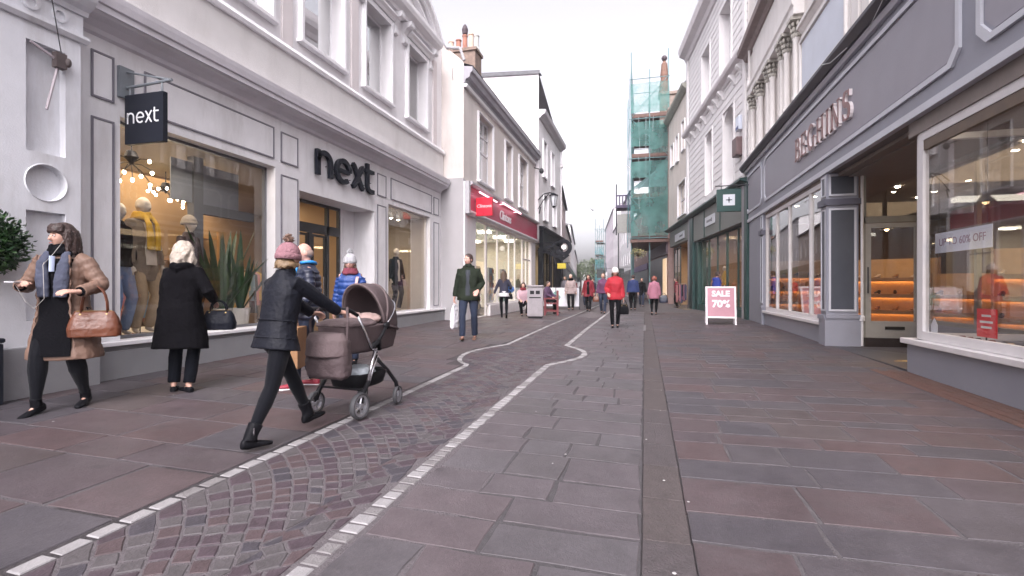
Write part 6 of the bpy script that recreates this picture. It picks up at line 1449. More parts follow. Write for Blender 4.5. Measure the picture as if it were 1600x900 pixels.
# her handbag hanging from the forearm
def handbag(loc,rz,w,h,d,mat,label,strap,name='handbag',group=None,slouch=.01):
    t = thing(name,label,'bag',loc,rz,group); mb = MB(); R=[]
    for z,a,b in ((0,.86,.8),(.03,.98,1.0),(.35,1.0,1.0),(.7,.9,.72),(.95,.76,.34),(1.0,.72,.2)):
        R.append([Vector((a*w/2*math.copysign(abs(cos(q))**.5,cos(q)),b*d/2*math.copysign(abs(sin(q))**.6,sin(q)),z*h)) for q in [2*pi*k/20 for k in range(20)]])
    mb.rings(R); remesh(mb.build('bag_body',mat,t,local=True),.008,1,slouch,.06)
    for s in (-1,1):
        mb = MB(); n=10; mb.tube([(w*.24*cos(pi*k/n),s*d*.12,h*.93+strap*sin(pi*k/n)**.8) for k in range(n+1)],.008,6); mb.build('strap',mat,t,local=True,smooth=True)
    mb = MB()
    for s in (-1,1):
        for q in (-1,1): mb.ell((w*.24*q,s*d*.2,h*.86),(.012,.006,.012),8,6)
    mb.tube([(-w*.33,-d*.02,h*.995),(w*.33,-d*.02,h*.995)],.006,5); mb.build('fittings',M('brass_fitting',(.4,.28,.12),.3,.05,metal=.8),t,local=True)
    return t
tanl = M('leather_tan',(.115,.034,.014),.4,.2,8,.2,40)
a,e,h_ = i1['arms']['L']; bw = world(i1,lerp(e,h_,.55)); handbag((bw.x+.02,bw.y+.03,bw.z-.445),40,.40,.24,.16,tanl,'tan leather handbag hanging from the arm of the woman in the down coat',.25)
# 2. silver haired woman in black coat seen from behind
t2,i2 = person('silver haired woman in a long black hooded coat seen from behind',(-4.86,4.30),22,1.60,near=True,
    feet={'L':(-.085,.02,.075,0,-20),'R':(.10,-.03,.075,0,-55)},hands={'L':(-.25,.10,.74),'R':(.27,.20,1.04)},lean=7,headyaw=-25,headpitch=-8,
    top=dict(mat=cloth('coat_black',(.004,.0037,.005),.3,40,.9),hem=-.42,fit=1.34,flare=1.16,name='coat',hood=True,fold=.026,fs=.13,collar=True,sfit=1.2),
    bottom=dict(mat=cloth('trouser_black',(.005,.006,.009)),kind='trousers',fit=1.05,len=.95),shoe=dict(mat=shine),hair=dict(mat=grhair,style='curly',len=.22))
hb = world(i2,i2['arms']['R'][2]); handbag((hb.x+.05,hb.y+.02,hb.z-.335),20,.36,.22,.16,M('bag_black',(.008,.009,.014),.4,.15,10,.2,30),'black leather bag on the arm of the silver haired woman',.12)
# 3. woman pushing the pram
pinkk = M('knit_pink',(.24,.12,.14),.95,.15,20,.8,45)
t3,i3 = person('woman in black leather jacket, leggings and pink bobble hat pushing a pram',(-2.74,3.24),-14,1.50,near=True,
    feet={'L':(-.07,.40,.12,-4,0),'R':(.09,-.30,.115,8,10)},hands={'L':(-.18,.55,1.05),'R':(.17,.58,1.07)},hdir=((0,1,-.1),(0,1,-.12)),curl=(.9,.9),lean=9,headyaw=8,headpitch=-6,twist=2,
    top=dict(mat=leather,hem=-.12,fit=1.10,flare=1.12,name='leather_jacket',collar=True,fold=.010,fs=.05),
    bottom=dict(mat=leg_,kind='legging',name='leggings',fit=.93),shoe=dict(mat=shine,boot=.11,heel=.03,fat=1.22),hair=dict(mat=blondeh,style='bob',len=.06),hat=dict(mat=pinkk,bobble=M('fur_brown',(.16,.10,.075),.95,.3)))
P,U,Rt,Fw,S_ = i3['P'],i3['U'],i3['Rt'],i3['Fw'],i3['S']
mb = MB(); 
for z,rx,ry in ((.13,.172,.136),(-.02,.196,.15)):
    n_=24; mb.tube([P+(U*z if z>0 else Vector((0,0,z)))*S_+(Rt*cos(2*pi*k/n_)*rx*1.02+Fw*sin(2*pi*k/n_)*ry*1.03)*S_ for k in range(n_+1)],.006,5)
mb.build('jacket_seam',leather,t3,local=True,smooth=True); mb = MB()
for k in 'LR':
    an = i3['legs'][k][2]; mb.tube([an+Vector((.040 if k=='R' else -.040,.0,-.01)),an+Vector((.045 if k=='R' else -.045,.0,.07))],.004,5)
mb.build('boot_zip',M('steel'),t3,local=True)
cuffs(t3,i3,M('cuff_pale',(.55,.50,.50),.8,.1),.040,'R')
# 4. bald man, navy puffer with blue lining
t4,i4 = person('balding man in navy quilted jacket with bright blue lining and red trainers',(-3.74,4.97),128,1.64,near=True,female=False,
    feet={'L':(-.10,.16,.085,0,0),'R':(.10,-.05,.085,0,20)},hands={'L':(-.26,.14,.90),'R':(.22,.22,.86)},lean=3,headyaw=10,skinm=skin2,
    top=dict(mat=navyd,quilt=.075,hem=-.10,fit=1.10,name='quilted_jacket',fold=.008,inner=M('jumper_white',(.60,.60,.66),.85,.08,8,.4,50),gap=.05,ihem=-.05,iname='jumper',sfit=1.1),
    bottom=dict(mat=denim,kind='trousers'),shoe=dict(mat=M('trainer_red',(.28,.02,.04),.5,.2),sole=M('sole_white',(.75,.75,.76),.5,.03)))
mb = MB(); P,U,Rt,Fw,S_ = i4['P'],i4['U'],i4['Rt'],i4['Fw'],i4['S']; c = P+U*.555*S_
mb.tube([c+(Rt*cos(radians(a))*.10+Fw*(sin(radians(a))*.095)+U*(.0+.02*abs(cos(radians(a)))))*S_ for a in range(-230,51,20)],[.019*S_]*15,8); mb.tube([c+Rt*.07+Fw*.10,P+U*.38*S_+Rt*.075+Fw*.155,P+U*.2*S_+Rt*.07+Fw*.155],.014,6); mb.tube([c-Rt*.07+Fw*.10,P+U*.38*S_-Rt*.075+Fw*.155,P+U*.2*S_-Rt*.07+Fw*.155],.014,6)
mb.build('hood_lining',M('lining_blue',(.02,.22,.55),.5,.1),t4,local=True,smooth=True)
mb = MB(); mb.ell(i4['T']((0,-.03,-.005)),(.078,.078,.06),14,10); mb.build('hair_stubble',M('stubble_grey',(.30,.22,.19),.8,.2),t4,local=True,smooth=True)
hb = world(i4,i4['arms']['L'][2]); T = thing('paper_bag','brown paper carrier bag held low by the balding man','bag',(hb.x+.03,hb.y-.05,hb.z-.60),110)
mb = MB(); mb.rings([[(x*.15*k,y*.06*k,z) for x,y in ((-1,-1),(0,-1.1),(1,-1),(1,1),(0,1.1),(-1,1))] for z,k in ((0,.95),(.01,1),(.2,1.0),(.43,1.02),(.44,1.0))]); mb.build('bag_body',M('kraft_paper',(.26,.135,.06),.7,.15,5,.15,30),T,local=True); mb = MB(); mb.tube([(-.06,0,.43),(-.04,0,.51),(.04,0,.51),(.06,0,.43)],.005,5); mb.build('strap',M('kraft_paper'),T,local=True)
# 5. woman in blue jacket
bluej = M('down_blue',(.010,.045,.20),.5,.12,8,.25,40)
t5,i5 = person('woman in bright blue padded jacket and pale grey bobble hat facing the street',(-4.22,6.55),198,1.58,near=True,
    top=dict(mat=bluej,quilt=.10,hem=-.12,fit=1.14,name='padded_jacket',fold=.012,fs=.06,hood=True,collar=True,sfit=1.15),bottom=dict(mat=denim,kind='trousers'),shoe=dict(mat=shine,boot=.05),hat=dict(mat=M('knit_grey',(.36,.36,.38),.95,.15,20,.8,45),bobble=M('bobble_grey',(.42,.42,.44),.95,.2)),hair=dict(mat=brhair,style='bob',len=.15),scarf=dict(mat=cloth('scarf_wine',(.16,.03,.05))),headyaw=6,skinm=skin2)
mb = MB(); P,U,Rt,Fw,S_ = i5['P'],i5['U'],i5['Rt'],i5['Fw'],i5['S']; mb.tube([P+U*.47*S_-Rt*.13*S_+Fw*.10*S_,P+U*.36*S_-Rt*.125*S_+Fw*.16*S_,P+U*.22*S_-Rt*.12*S_+Fw*.155*S_],.022,8,flat=.4); mb.build('bag_strap',M('strap_pink',(.5,.33,.33),.7,.1),t5,local=True)
# 6. man in green jacket with white bag
t6,i6 = person('dark haired man in olive green parka and jeans carrying a white bag',(-3.60,9.95),193,1.80,female=False,near=True,
    feet={'L':(-.11,-.10,.09,10),'R':(.10,.20,.09,-5)},hands={'L':(-.20,.16,.98),'R':(.28,.02,.84)},lean=1,headyaw=-32,headpitch=6,curl=(.3,.9),
    top=dict(mat=cloth('olive_parka',(.020,.026,.018),.3,45,.8),hem=-.12,fit=1.16,name='parka',fold=.022,fs=.10,collar=True,hood=True,inner=cloth('jumper_charcoal',(.03,.035,.045)),gap=.045,iname='jumper',ihem=-.02,sfit=1.1),
    bottom=dict(mat=denim,kind='trousers',fit=1.02),shoe=dict(mat=M('shoe_brown',(.12,.06,.04),.5,.1)),hair=dict(mat=dkhair,style='short'),skinm=skin2)
def carrier(loc,w,h,mat,label,rz=0):
    t = thing('carrier_bag',label,'bag',loc,rz); mb = MB(); mb.rings([[(a*w/2*cos(q),b*.05*sin(q)+.006*sin(3*q),z*h) for q in [2*pi*k/14 for k in range(14)]] for z,a,b in ((0,.75,.6),(.06,.95,1.2),(.4,1,1.35),(.75,.85,.9),(1,.5,.4))]); remesh(mb.build('bag_body',mat,t,local=True),.009,1,.03,.07); mb=MB(); mb.tube([(-.05,0,h*.97),(0,0,h+.13),(.05,0,h*.97)],.006,5); mb.build('strap',mat,t,local=True); return t
plast = M('carrier_white',(.72,.70,.74),.35,.06,6,.2,20)
hb = world(i6,i6['arms']['R'][2]); carrier((hb.x,hb.y,hb.z-.68),.30,.50,plast,'white plastic carrier bag hanging from the hand of the man in the olive parka',80)
# 7. girl walking away
t7,i7 = person('long haired girl in dark jacket and pale skirt walking past the pink fascia shop',(-4.72,16.6),20,1.60,feet={'L':(-.06,.18,.09,0),'R':(.08,-.22,.14,35)},hands={'L':(-.36,.06,.86),'R':(.22,.24,1.02)},
    top=dict(mat=cloth('jacket_navy',(.02,.02,.04)),hem=.0,fit=1.02,name='jacket'),bottom=dict(mat=leg_,kind='legging',name='tights',fit=.9),shoe=dict(mat=shine,boot=.12),hair=dict(mat=brhair,style='long',len=.36))
mb = MB(); P=i7['P']; mb.rings([[P+Vector((a*cos(q),b*sin(q),z)) for q in [2*pi*k/16 for k in range(16)]] for z,a,b in ((.06,.15,.12),(-.05,.18,.14),(-.12,.21,.17))]); mb.build('skirt',M('skirt_pale',(.6,.58,.6),.8,.08),t7,local=True,smooth=True)
hb = world(i7,i7['arms']['R'][2]); T = thing('folded_coat','bundle of blue clothing carried under the arm of the long haired girl','clothing',(hb.x,hb.y,hb.z)); mb = MB(); mb.ell((0,0,.02),(.20,.12,.13),12,8); remesh(mb.build('cloth_bundle',M('cloth_sky2',(.06,.16,.42),.8,.15),T,local=True),.016,1,.05,.08)
handbag((hb.x+.0,hb.y-.1,hb.z-.32),0,.30,.2,.14,blk,'dark bag at the side of the long haired girl',.12)
# crowd further along: (label, x, y, heading, height, kwargs)
redc = cloth('coat_red',(.34,.008,.02),.25,40,.75); wine = cloth('coat_wine',(.15,.006,.015),.25,40); pinkc = cloth('coat_pink',(.30,.12,.17),.25,40); bluc = cloth('coat_cobalt',(.008,.02,.09),.25,40); whc = cloth('coat_offwhite',(.28,.22,.22),.25,40)
walkF = {'L':(-.07,.16,.085,0),'R':(.08,-.16,.12,25)}; walkB = {'L':(-.08,-.14,.11,25),'R':(.07,.17,.085,0)}; stand = {'L':(-.09,.0,.085,0),'R':(.09,.03,.085,0)}
red,ir = person('woman in bright red padded jacket and white hat walking with a dark handbag',(-.82,14.4),183,1.66,feet={'L':(-.07,-.06,.09,10),'R':(.07,.10,.085,0)},hands={'L':(-.24,.06,.80),'R':(.20,.22,.98)},top=dict(mat=redc,hem=-.10,fit=1.24,name='jacket',hood=True,fold=.025,sfit=1.3),bottom=dict(mat=blk,kind='trousers',fit=.92),shoe=dict(mat=shine),hat=dict(mat=M('knit_white',(.66,.62,.60),.95,.1,20,.6,45)),hair=dict(mat=brhair,style='bob',len=.12))
hb = world(ir,ir['arms']['L'][2]); handbag((hb.x+.02,hb.y,hb.z-.46),10,.26,.28,.14,blk,'dark handbag held by the woman in bright red',.14)
p2,ii = person('woman in dark red open coat with long dark hair left of the bright red jacket',(-2.50,23.0),178,1.68,feet=walkF,top=dict(mat=wine,hem=-.22,fit=1.2,flare=1.1,name='coat',inner=blk,gap=.06,ihem=-.1,iname='jumper'),bottom=dict(mat=blk),shoe=dict(mat=shine),hair=dict(mat=dkhair,style='long',len=.26))
hb = world(ii,ii['arms']['L'][2]); handbag((hb.x+.1,hb.y,hb.z-.4),0,.3,.25,.14,tanl,'brown bag beside the woman in the dark red coat',.12)
person('person in pale quilted coat and dark scarf left of the dark red coat',(-3.42,23.7),182,1.70,feet=walkB,top=dict(mat=whc,quilt=.1,hem=-.14,fit=1.22,name='coat'),bottom=dict(mat=blk),shoe=dict(mat=shine),hair=dict(mat=grhair,style='short'),scarf=dict(mat=blk))
person('person in plum jacket and jeans partly hidden behind the bright red jacket',(-1.72,21.5),180,1.72,feet=walkF,top=dict(mat=cloth('coat_plum',(.10,.03,.08)),fit=1.1,name='jacket'),bottom=dict(mat=denim),shoe=dict(mat=shine),hair=dict(mat=brhair,style='short'))
person('man in dark blue jacket standing in mid street facing away',(-.58,25.6),5,1.76,female=False,feet=stand,top=dict(mat=bluc,fit=1.15,name='jacket'),bottom=dict(mat=blk),shoe=dict(mat=shine),hair=dict(mat=dkhair,style='short'))
pk,ip = person('woman in dusty pink coat walking away with a dark blue bag',(.36,21.6),-6,1.62,feet=walkB,top=dict(mat=pinkc,hem=-.20,fit=1.18,name='coat'),bottom=dict(mat=blk,kind='legging',name='leggings'),shoe=dict(mat=shine),hair=dict(mat=M('hair_auburn',(.22,.07,.05),.5,.2),style='bob',len=.10))
hb = world(ip,ip['arms']['R'][2]); handbag((hb.x+.14,hb.y,hb.z-.30),0,.34,.32,.14,navyd,'dark blue shopping bag beside the woman in dusty pink',.1)
person('person in dark coat far behind the dark blue jacket',(-.2,31),180,1.7,feet=walkF,top=dict(mat=blk,fit=1.15,hem=-.2,name='coat'),bottom=dict(mat=denim),shoe=dict(mat=shine),hair=dict(mat=brhair,style='short'))
person('child in wine coloured jacket between the pale coat and the dark red coat',(-3.15,27.5),180,1.35,feet=walkF,top=dict(mat=wine,fit=1.1,name='jacket'),bottom=dict(mat=denim),shoe=dict(mat=shine),hair=dict(mat=brhair,style='short'))
person('person in grey coat far off left of the pale quilted coat',(-4.75,30.5),176,1.72,feet=walkB,top=dict(mat=cloth('coat_grey',(.16,.15,.17)),hem=-.2,fit=1.12,name='coat'),bottom=dict(mat=blk),shoe=dict(mat=shine),hair=dict(mat=blondeh,style='bob',len=.14))
person('person in lilac coat walking far down the middle of the street',(-4.0,36),176,1.7,feet=walkF,top=dict(mat=cloth('coat_lilac',(.34,.24,.33)),hem=-.25,fit=1.15,name='coat'),bottom=dict(mat=blk),shoe=dict(mat=shine),hair=dict(mat=brhair,style='bob',len=.14))
person('person in blue jacket looking into the green shop behind the sale board',(2.55,19.9),-75,1.72,feet=stand,top=dict(mat=cloth('jacket_royal',(.02,.04,.26)),fit=1.2,name='jacket',hood=True),bottom=dict(mat=denim),shoe=dict(mat=shine),hair=dict(mat=dkhair,style='short'))
person('person in red jacket by the clothes rack outside the far green shop',(1.75,29.6),90,1.68,feet=stand,top=dict(mat=wine,fit=1.15,name='jacket'),bottom=dict(mat=blk),shoe=dict(mat=shine),hair=dict(mat=dkhair,style='short'))
person('woman in maroon coat far off beyond the pink coat',(-.9,34),178,1.66,feet=walkF,top=dict(mat=wine,fit=1.15,hem=-.2,name='coat'),bottom=dict(mat=blk),shoe=dict(mat=shine),hair=dict(mat=blondeh,style='bob',len=.12))
for lb_,x_,y_,h_,cl_,hr_,hh_ in (('small figure in black coat far off between the dark red coat and the plum jacket',-2.3,33,176,blk,dkhair,1.72),('small figure in red coat far down the street near the blue netted scaffold',-3.3,40,180,redc,brhair,1.66),
    ('small figure in navy coat far down the street beside the red one',-4.2,42,178,navyd,dkhair,1.76),('small figure in pale coat farthest down the street',-5.3,48,175,whc,grhair,1.68),('small figure in wine coat by the far left houses',-6.0,44,170,wine,blondeh,1.7),('small figure in dusty pink coat far beyond the white hat',-1.9,38,182,pinkc,brhair,1.64)):
    person(lb_,(x_,y_),h_,hh_,feet=random.choice([walkF,walkB]),top=dict(mat=cl_,hem=random.uniform(-.3,-.08),fit=1.16,name='coat'),bottom=dict(mat=random.choice([blk,denim])),shoe=dict(mat=shine),hair=dict(mat=hr_,style='short'))
# seated people
sitfeet = {'L':(-.10,.42,.085,0),'R':(.10,.44,.085,0)}
person('person in pinkish coat sitting low beside the litter bin',(-4.45,18.3),200,1.62,feet=sitfeet,hz=.50,hands={'L':(-.15,.38,.62),'R':(.15,.38,.62)},top=dict(mat=cloth('coat_blush',(.42,.28,.32)),fit=1.15,name='coat',hem=-.02),bottom=dict(mat=blk),shoe=dict(mat=shine),hair=dict(mat=dkhair,style='bob',len=.14),scarf=dict(mat=wine))
person('person in dark clothes seated on the dark red bench',(-3.95,20.4),250,1.66,feet=sitfeet,hz=.56,hands={'L':(-.15,.38,.68),'R':(.15,.38,.68)},top=dict(mat=cloth('coat_aubergine',(.06,.03,.07)),fit=1.2,name='coat',hem=-.02),bottom=dict(mat=blk),shoe=dict(mat=shine),hair=dict(mat=dkhair,style='short'))
# mannequins
mq = M('mannequin_cream',(.66,.58,.48),.4,.03); 
def manq(label,x,y,z,H,top,bottom,rz=-80,hat=None,scarf=None,near=True,hands=None):
    t,i = person(label,(x,y,z),rz,H,near=False,name='mannequin',cat='mannequin',group='shop window mannequins',feet={'L':(-.09,.02,.085,0),'R':(.10,.0,.085,0,25)},hands=hands or {'L':(-.26,.06,.82),'R':(.25,.08,.84)},lean=0,skinm=mq,top=top,bottom=bottom,hat=hat,scarf=scarf,curl=(.2,.2))
    for ch in list(t.children):
        if ch.name.startswith(('eye','lips')): bpy.data.objects.remove(ch)
    mb = MB(); mb.lathe([(.19,0),(.19,.012),(.02,.02)],(0,0,-.005),20); mb.tube([(0,-.02,0),(0,-.02,.5)],.012,6); mb.build('stand',M('steel'),t,local=True)
    return t
mustard = cloth('mustard',(.62,.36,.03),.3,50); khaki = cloth('khaki',(.20,.155,.11)); jean = cloth('jean_pale',(.16,.22,.34),.3,90)
manq('mannequin with bright yellow scarf and khaki brown coat in the first shop window',-6.86,5.45,.61,1.92,dict(mat=khaki,hem=-.25,fit=1.12,name='coat',inner=cloth('knit_cream',(.6,.52,.42)),gap=.08,ihem=-.05,iname='jumper'),dict(mat=cloth('oat_trouser',(.34,.25,.15))),scarf=dict(mat=mustard,tail=.42))
manq('mannequin in dark jacket and pale jeans beside the ornate pilaster',-6.78,5.05,.61,1.78,dict(mat=blk,hem=-.02,fit=1.08,name='jacket'),dict(mat=jean,fit=1.0))
flor = M('floral_black',(.05,.035,.04),.8,.9,28,.2,50)
manq('mannequin with grey beanie and dark floral dress near the leafy plants',-7.0,6.33,.61,1.76,dict(mat=flor,hem=-.45,fit=1.0,name='dress'),dict(mat=blk,kind='legging'),hat=dict(mat=M('knit_taupe',(.30,.26,.22),.95,.1,20,.5,45)))
manq('mannequin in dark suit in the third shop window under two spotlights',-6.72,12.62,.61,1.74,dict(mat=cloth('suit_ink',(.02,.022,.03)),hem=-.1,fit=1.02,name='jacket',inner=cloth('knit_cream'),gap=.035,iname='shirt'),dict(mat=blk),rz=-110)
manq('mannequin in yellow top inside the dark green shop window',3.35,23.2,.5,1.7,dict(mat=mustard,hem=-.05,fit=1.1,name='jumper'),dict(mat=blk),rz=90)
manq('mannequin in olive dress at the back of the pink fascia shop window',-6.1,24.0,.2,1.7,dict(mat=cloth('dress_olive',(.10,.12,.07)),hem=-.4,fit=1.0,name='dress'),dict(mat=blk,kind='legging'),rz=-100)
# ================================================================ PRAM
T = thing('pram','mauve brown pram with raised hood and chrome frame','pram',(-2.66,4.22,zg(-2.66,4.22)+.003),-6)
mauve = M('pram_fabric',(.068,.047,.05),.8,.12,8,.3,60); mauvel = M('pram_fabric_light',(.10,.072,.074),.8,.12,8,.3,60); chrome = M('chrome',(.65,.65,.68),.18,.05,metal=1); pblk = M('pram_black',(.014,.014,.016),.4,.1); tyre = M('tyre_grey',(.05,.05,.055),.7,.1)
def wheel(par,x,y,r,w,yaw=0):
    Rz = Matrix.Rotation(radians(yaw),3,'Z')
    def X(h,a,rr): return Vector((x,y,r))+Rz@Vector((h,rr*cos(a),rr*sin(a)))
    n=24; mb = MB()
    prof = [(-w/2,r*.86),(-w/2*.9,r*.96),(0,r),(w/2*.9,r*.96),(w/2,r*.86),(w/2*.6,r*.80),(-w/2*.6,r*.80)]
    R = [[X(h,2*pi*k/n,rr) for k in range(n)] for h,rr in prof+[prof[0]]]; mb.rings(R,cap0=False,cap1=False); wo = mb.build('wheel',tyre,par,local=True,smooth=True)
    mb = MB(); prof = [(-w*.34,r*.80),(-w*.34,r*.66),(w*.34,r*.66),(w*.34,r*.80)]; mb.rings([[X(h,2*pi*k/n,rr) for k in range(n)] for h,rr in prof],cap0=False,cap1=False)
    for k in range(5):
        a = 2*pi*k/5; mb.tube([X(0,a,r*.1),X(0,a,r*.7)],.010,5)
    mb.tube([X(-w*.6,0,0),X(w*.6,0,0)],.022,10); mb.build('rim',M('rim_silver',(.42,.42,.45),.3,.05,metal=.7),wo,local=True,smooth=True,sharp=40)
    return wo
for x,y,r,w,yw in ((-.255,-.26,.105,.045,0),(.255,-.28,.118,.05,0),(-.19,.34,.09,.04,12),(.23,.34,.092,.04,12)): wheel(T,x,y,r,w,yw)
mb = MB()
for sx in (-1,1):
    xx = .245*sx; mb.tube([(xx*.86,.18,.36),(xx*.9,.02,.52),(xx,-.14,.30)],.014,8)   # chrome leg
    mb.tube([(xx*.95,-.02,.60),(xx*.98,-.15,.30)],.017,8); mb.tube([(xx,-.30,.92),(xx,-.10,.62),(xx*.95,.0,.56)],.012,8)
mb.build('chassis',chrome,T,local=True,smooth=True)
mb = MB()
for sx in (-1,1):
    xx = .245*sx; mb.tube([(xx,-.14,.31),(xx,-.24,.20),(xx*1.02,-.27,.11)],[.020,.024,.02],8); mb.tube([(xx*.92,.0,.50),(xx*.85,.20,.36),(xx*.92,.32,.22),(xx*.93,.34,.14)],[.016,.018,.020,.022],8); mb.tube([(xx,-.10,.62),(xx*.97,.02,.66),(xx*.9,.05,.58)],.026,8)
mb.tube([(-.24,-.20,.24),(.24,-.20,.24)],.011,6); mb.tube([(-.21,.2,.36),(.21,.2,.36)],.011,6); mb.build('frame',pblk,T,local=True,smooth=True)
mb = MB(); mb.tube([(-.245,-.30,.92),(-.245,-.40,.965),(-.20,-.445,.975),(.20,-.445,.975),(.245,-.40,.965),(.245,-.30,.92)],.017,10); mb.build('handlebar',pblk,T,local=True,smooth=True)
# carrycot
def yring(z,w,y0,y1,n=24,pw=.55):
    cy,l=(y0+y1)/2,(y1-y0)/2; return [Vector((w*math.copysign(abs(cos(2*pi*k/n))**pw,cos(2*pi*k/n)),cy+l*math.copysign(abs(sin(2*pi*k/n))**pw,sin(2*pi*k/n)),z)) for k in range(n)]
mb = MB(); mb.rings([yring(.56,.15,-.26,.40),yring(.58,.19,-.32,.44),yring(.68,.205,-.36,.47),yring(.80,.22,-.38,.49),yring(.815,.222,-.385,.492)]); remesh(mb.build('carrycot',mauve,T,local=True),.010,2,.008,.05)
mb = MB(); mb.rings([yring(.812,.224,-.385,.12),yring(.84,.215,-.375,.10),yring(.87,.17,-.30,.06),yring(.875,.05,-.15,.0)]); remesh(mb.build('apron',mauvel,T,local=True),.010,2,.02,.06)
# hood: sector shells from front edge to back
mb = MB(); n=20; m_=10; V=[]; 
def hoodpt(u,v,off=0):   # u across 0..pi, v 0 (opening) .. 1 (back)
    a = radians(108-118*v); h = abs(sin(u))**.75; k = 1+off
    return Vector((.232*cos(u)*(1+off*2), .13+.40*cos(a)*h*k, .80+.41*sin(a)*h*k))
V1 = [[hoodpt(pi*i/n,j/m_) for i in range(n+1)] for j in range(m_+1)]; V2 = [[hoodpt(pi*i/n,j/m_,-.045) for i in range(n+1)] for j in range(m_+1)]
vs = [p for r_ in V1 for p in r_]+[p for r_ in V2 for p in r_]; N1=(n+1)*(m_+1); fs=[]
for j in range(m_):
    for i in range(n):
        a=j*(n+1)+i; fs.append((a,a+1,a+n+2,a+n+1)); fs.append((N1+a,N1+a+n+1,N1+a+n+2,N1+a+1))
for i in range(n): fs.append((i,N1+i,N1+i+1,i+1)); k=m_*(n+1)+i; fs.append((k,k+1,N1+k+1,N1+k))
mb.add(vs,fs,mauve); hood_ = mb.build('hood',None,T,local=True,smooth=True)
for j,mt in ((0,mauvel),(3,mauvel),(6,chrome),(10,mauve)):
    mb = MB(); mb.tube([hoodpt(pi*i/n,j/m_,.012) for i in range(n+1)],.012 if j!=6 else .009,6); mb.build('hood_rib' if j else 'hood_rim',mt,hood_,local=True,smooth=True)
mb = MB()
for sx in (-1,1): mb.tube([(.235*sx,.13,.80),(.262*sx,.13,.80)],.035,12); mb.tube([(.25*sx,.13,.80),(.25*sx,.0,.66)],.016,6)
mb.build('hinge',pblk,T,local=True,smooth=True)
# baby blanket and small pillow
mb = MB(); mb.ell((.02,.14,.86),(.15,.12,.06),12,8); mb.ell((-.05,.04,.88),(.08,.07,.05),10,7); remesh(mb.build('blanket',M('blanket_blush',(.34,.24,.22),.9,.15,12,.4,50),T,local=True),.010,1,.02,.04)
# shopping basket under
mb = MB(); mb.rings([yring(.23,.15,-.16,.22),yring(.25,.18,-.20,.26),yring(.36,.205,-.23,.30),yring(.37,.20,-.225,.295),yring(.27,.16,-.16,.22)],cap1=True); mb.build('basket',pblk,T,local=True,smooth=True)
mb = MB(); mb.ell((.03,.0,.36),(.15,.17,.07),12,8); remesh(mb.build('basket_contents',M('bag_silver',(.42,.46,.50),.5,.15,6,.3,20),T,local=True),.012,1,.04,.06); mb = MB(); mb.ell((-.06,-.16,.35),(.12,.05,.02),10,6); mb.build('yellow_cloth',M('cloth_yellow',(.5,.42,.05),.8,.1),T,local=True)
# changing bag hung on handle
t = thing('changing_bag','large mauve changing bag hung from the pram handle','bag',(-2.60,3.70,zg(-2.7,3.7)+.40),-6)
mb = MB(); mb.rings([[Vector((a*.21*math.copysign(abs(cos(q))**.6,cos(q)),b*.085*math.copysign(abs(sin(q))**.7,sin(q)),z)) for q in [2*pi*k/20 for k in range(20)]] for z,a,b in ((0,.85,.8),(.03,.98,1.1),(.15,1,1.25),(.30,.98,1.0),(.36,.9,.7))]); remesh(mb.build('bag_body',mauve,t,local=True),.010,2,.018,.08)
mb = MB(); mb.rings([[Vector((a*.205*cos(q),-.02+b*.105*sin(q),z)) for q in [2*pi*k/20 for k in range(20)]] for z,a,b in ((.19,.95,1.12),(.20,1.02,1.2),(.33,1.0,1.02),(.385,.86,.7),(.39,.5,.4))]); remesh(mb.build('flap',mauvel,t,local=True),.010,2,.008,.06)
mb = MB()
for sx in (-1,1): mb.tube([(sx*.19,.0,.33),(sx*.20,.0,.48),(sx*.16,.04,.57),(sx*.14,.07,.60)],.011,6,flat=.5)
mb.build('strap',mauve,t,local=True)
# ================================================================ STREET FURNITURE
z0 = zg(2.25,16.5)
T = thing('sale_board','pink A-frame pavement board with white frame reading SALE 70%','sign board',(2.24,16.5,z0),-4)
Mx = Matrix.Translation((0,0,0))
def lean_pt(x,y,z,sg): return (x, sg*(.30-.26*z/1.16)+y*sg, z)
for sg,nm in ((-1,'front_panel'),(1,'rear_panel')):
    mb = MB(); Tf = lambda x,y,z: lean_pt(x,y,z,sg)
    for a,b in (((-.43,0,0),(-.38,.03,1.16)),((.38,0,0),(.43,.03,1.16)),((-.38,0,1.11),(.38,.03,1.16)),((-.38,0,.20),(.38,.03,.25))): mb.box(a,b,M('board_white',(.72,.68,.72),.5,.05),Tf)
    mb.box((-.38,.008,.25),(.38,.02,1.11),M('board_pink',(.42,.20,.25),.55,.08,3),Tf); mb.build(nm,None,T,local=True)
U_ = Vector((0,.26/1.16,1)).normalized()
mb = MB(); put_text(mb,'SALE',.24,lean_pt(0,.036,.93,-1),(1,0,0),U_,.002,None,bold=.012); put_text(mb,'70%',.30,lean_pt(0,.036,.62,-1),(1,0,0),U_,.002,None,bold=.014); put_text(mb,'OFF',.09,lean_pt(.24,.036,.42,-1),(1,0,0),U_,.002) if False else None
mb.build('lettering',M('board_white'),T,local=True)
z0 = zg(-3.7,17.1)
T = thing('litter_bin','grey steel litter bin with two dark round slots','litter bin',(-3.72,17.15,z0),8)
bst = M('bin_steel',(.30,.275,.29),.42,.1,6,.1,40,metal=.45); bdk = M('bin_dark',(.02,.02,.022),.5,.1)
mb = MB(); mb.cbox((-.27,-.24,.05),(.27,.24,1.08),.03); mb.build('bin_body',bst,T,local=True); mb = MB(); mb.cbox((-.29,-.26,1.085),(.29,.26,1.15),.02); mb.build('lid',bst,T,local=True); mb = MB(); mb.box((-.24,-.21,0),(.24,.21,.05)); mb.build('base',bdk,T,local=True)
mb = MB()
for x in (-.10,.10): mb.cbox((x-.07,-.248,.84),(x+.07,-.241,.96),.002); 
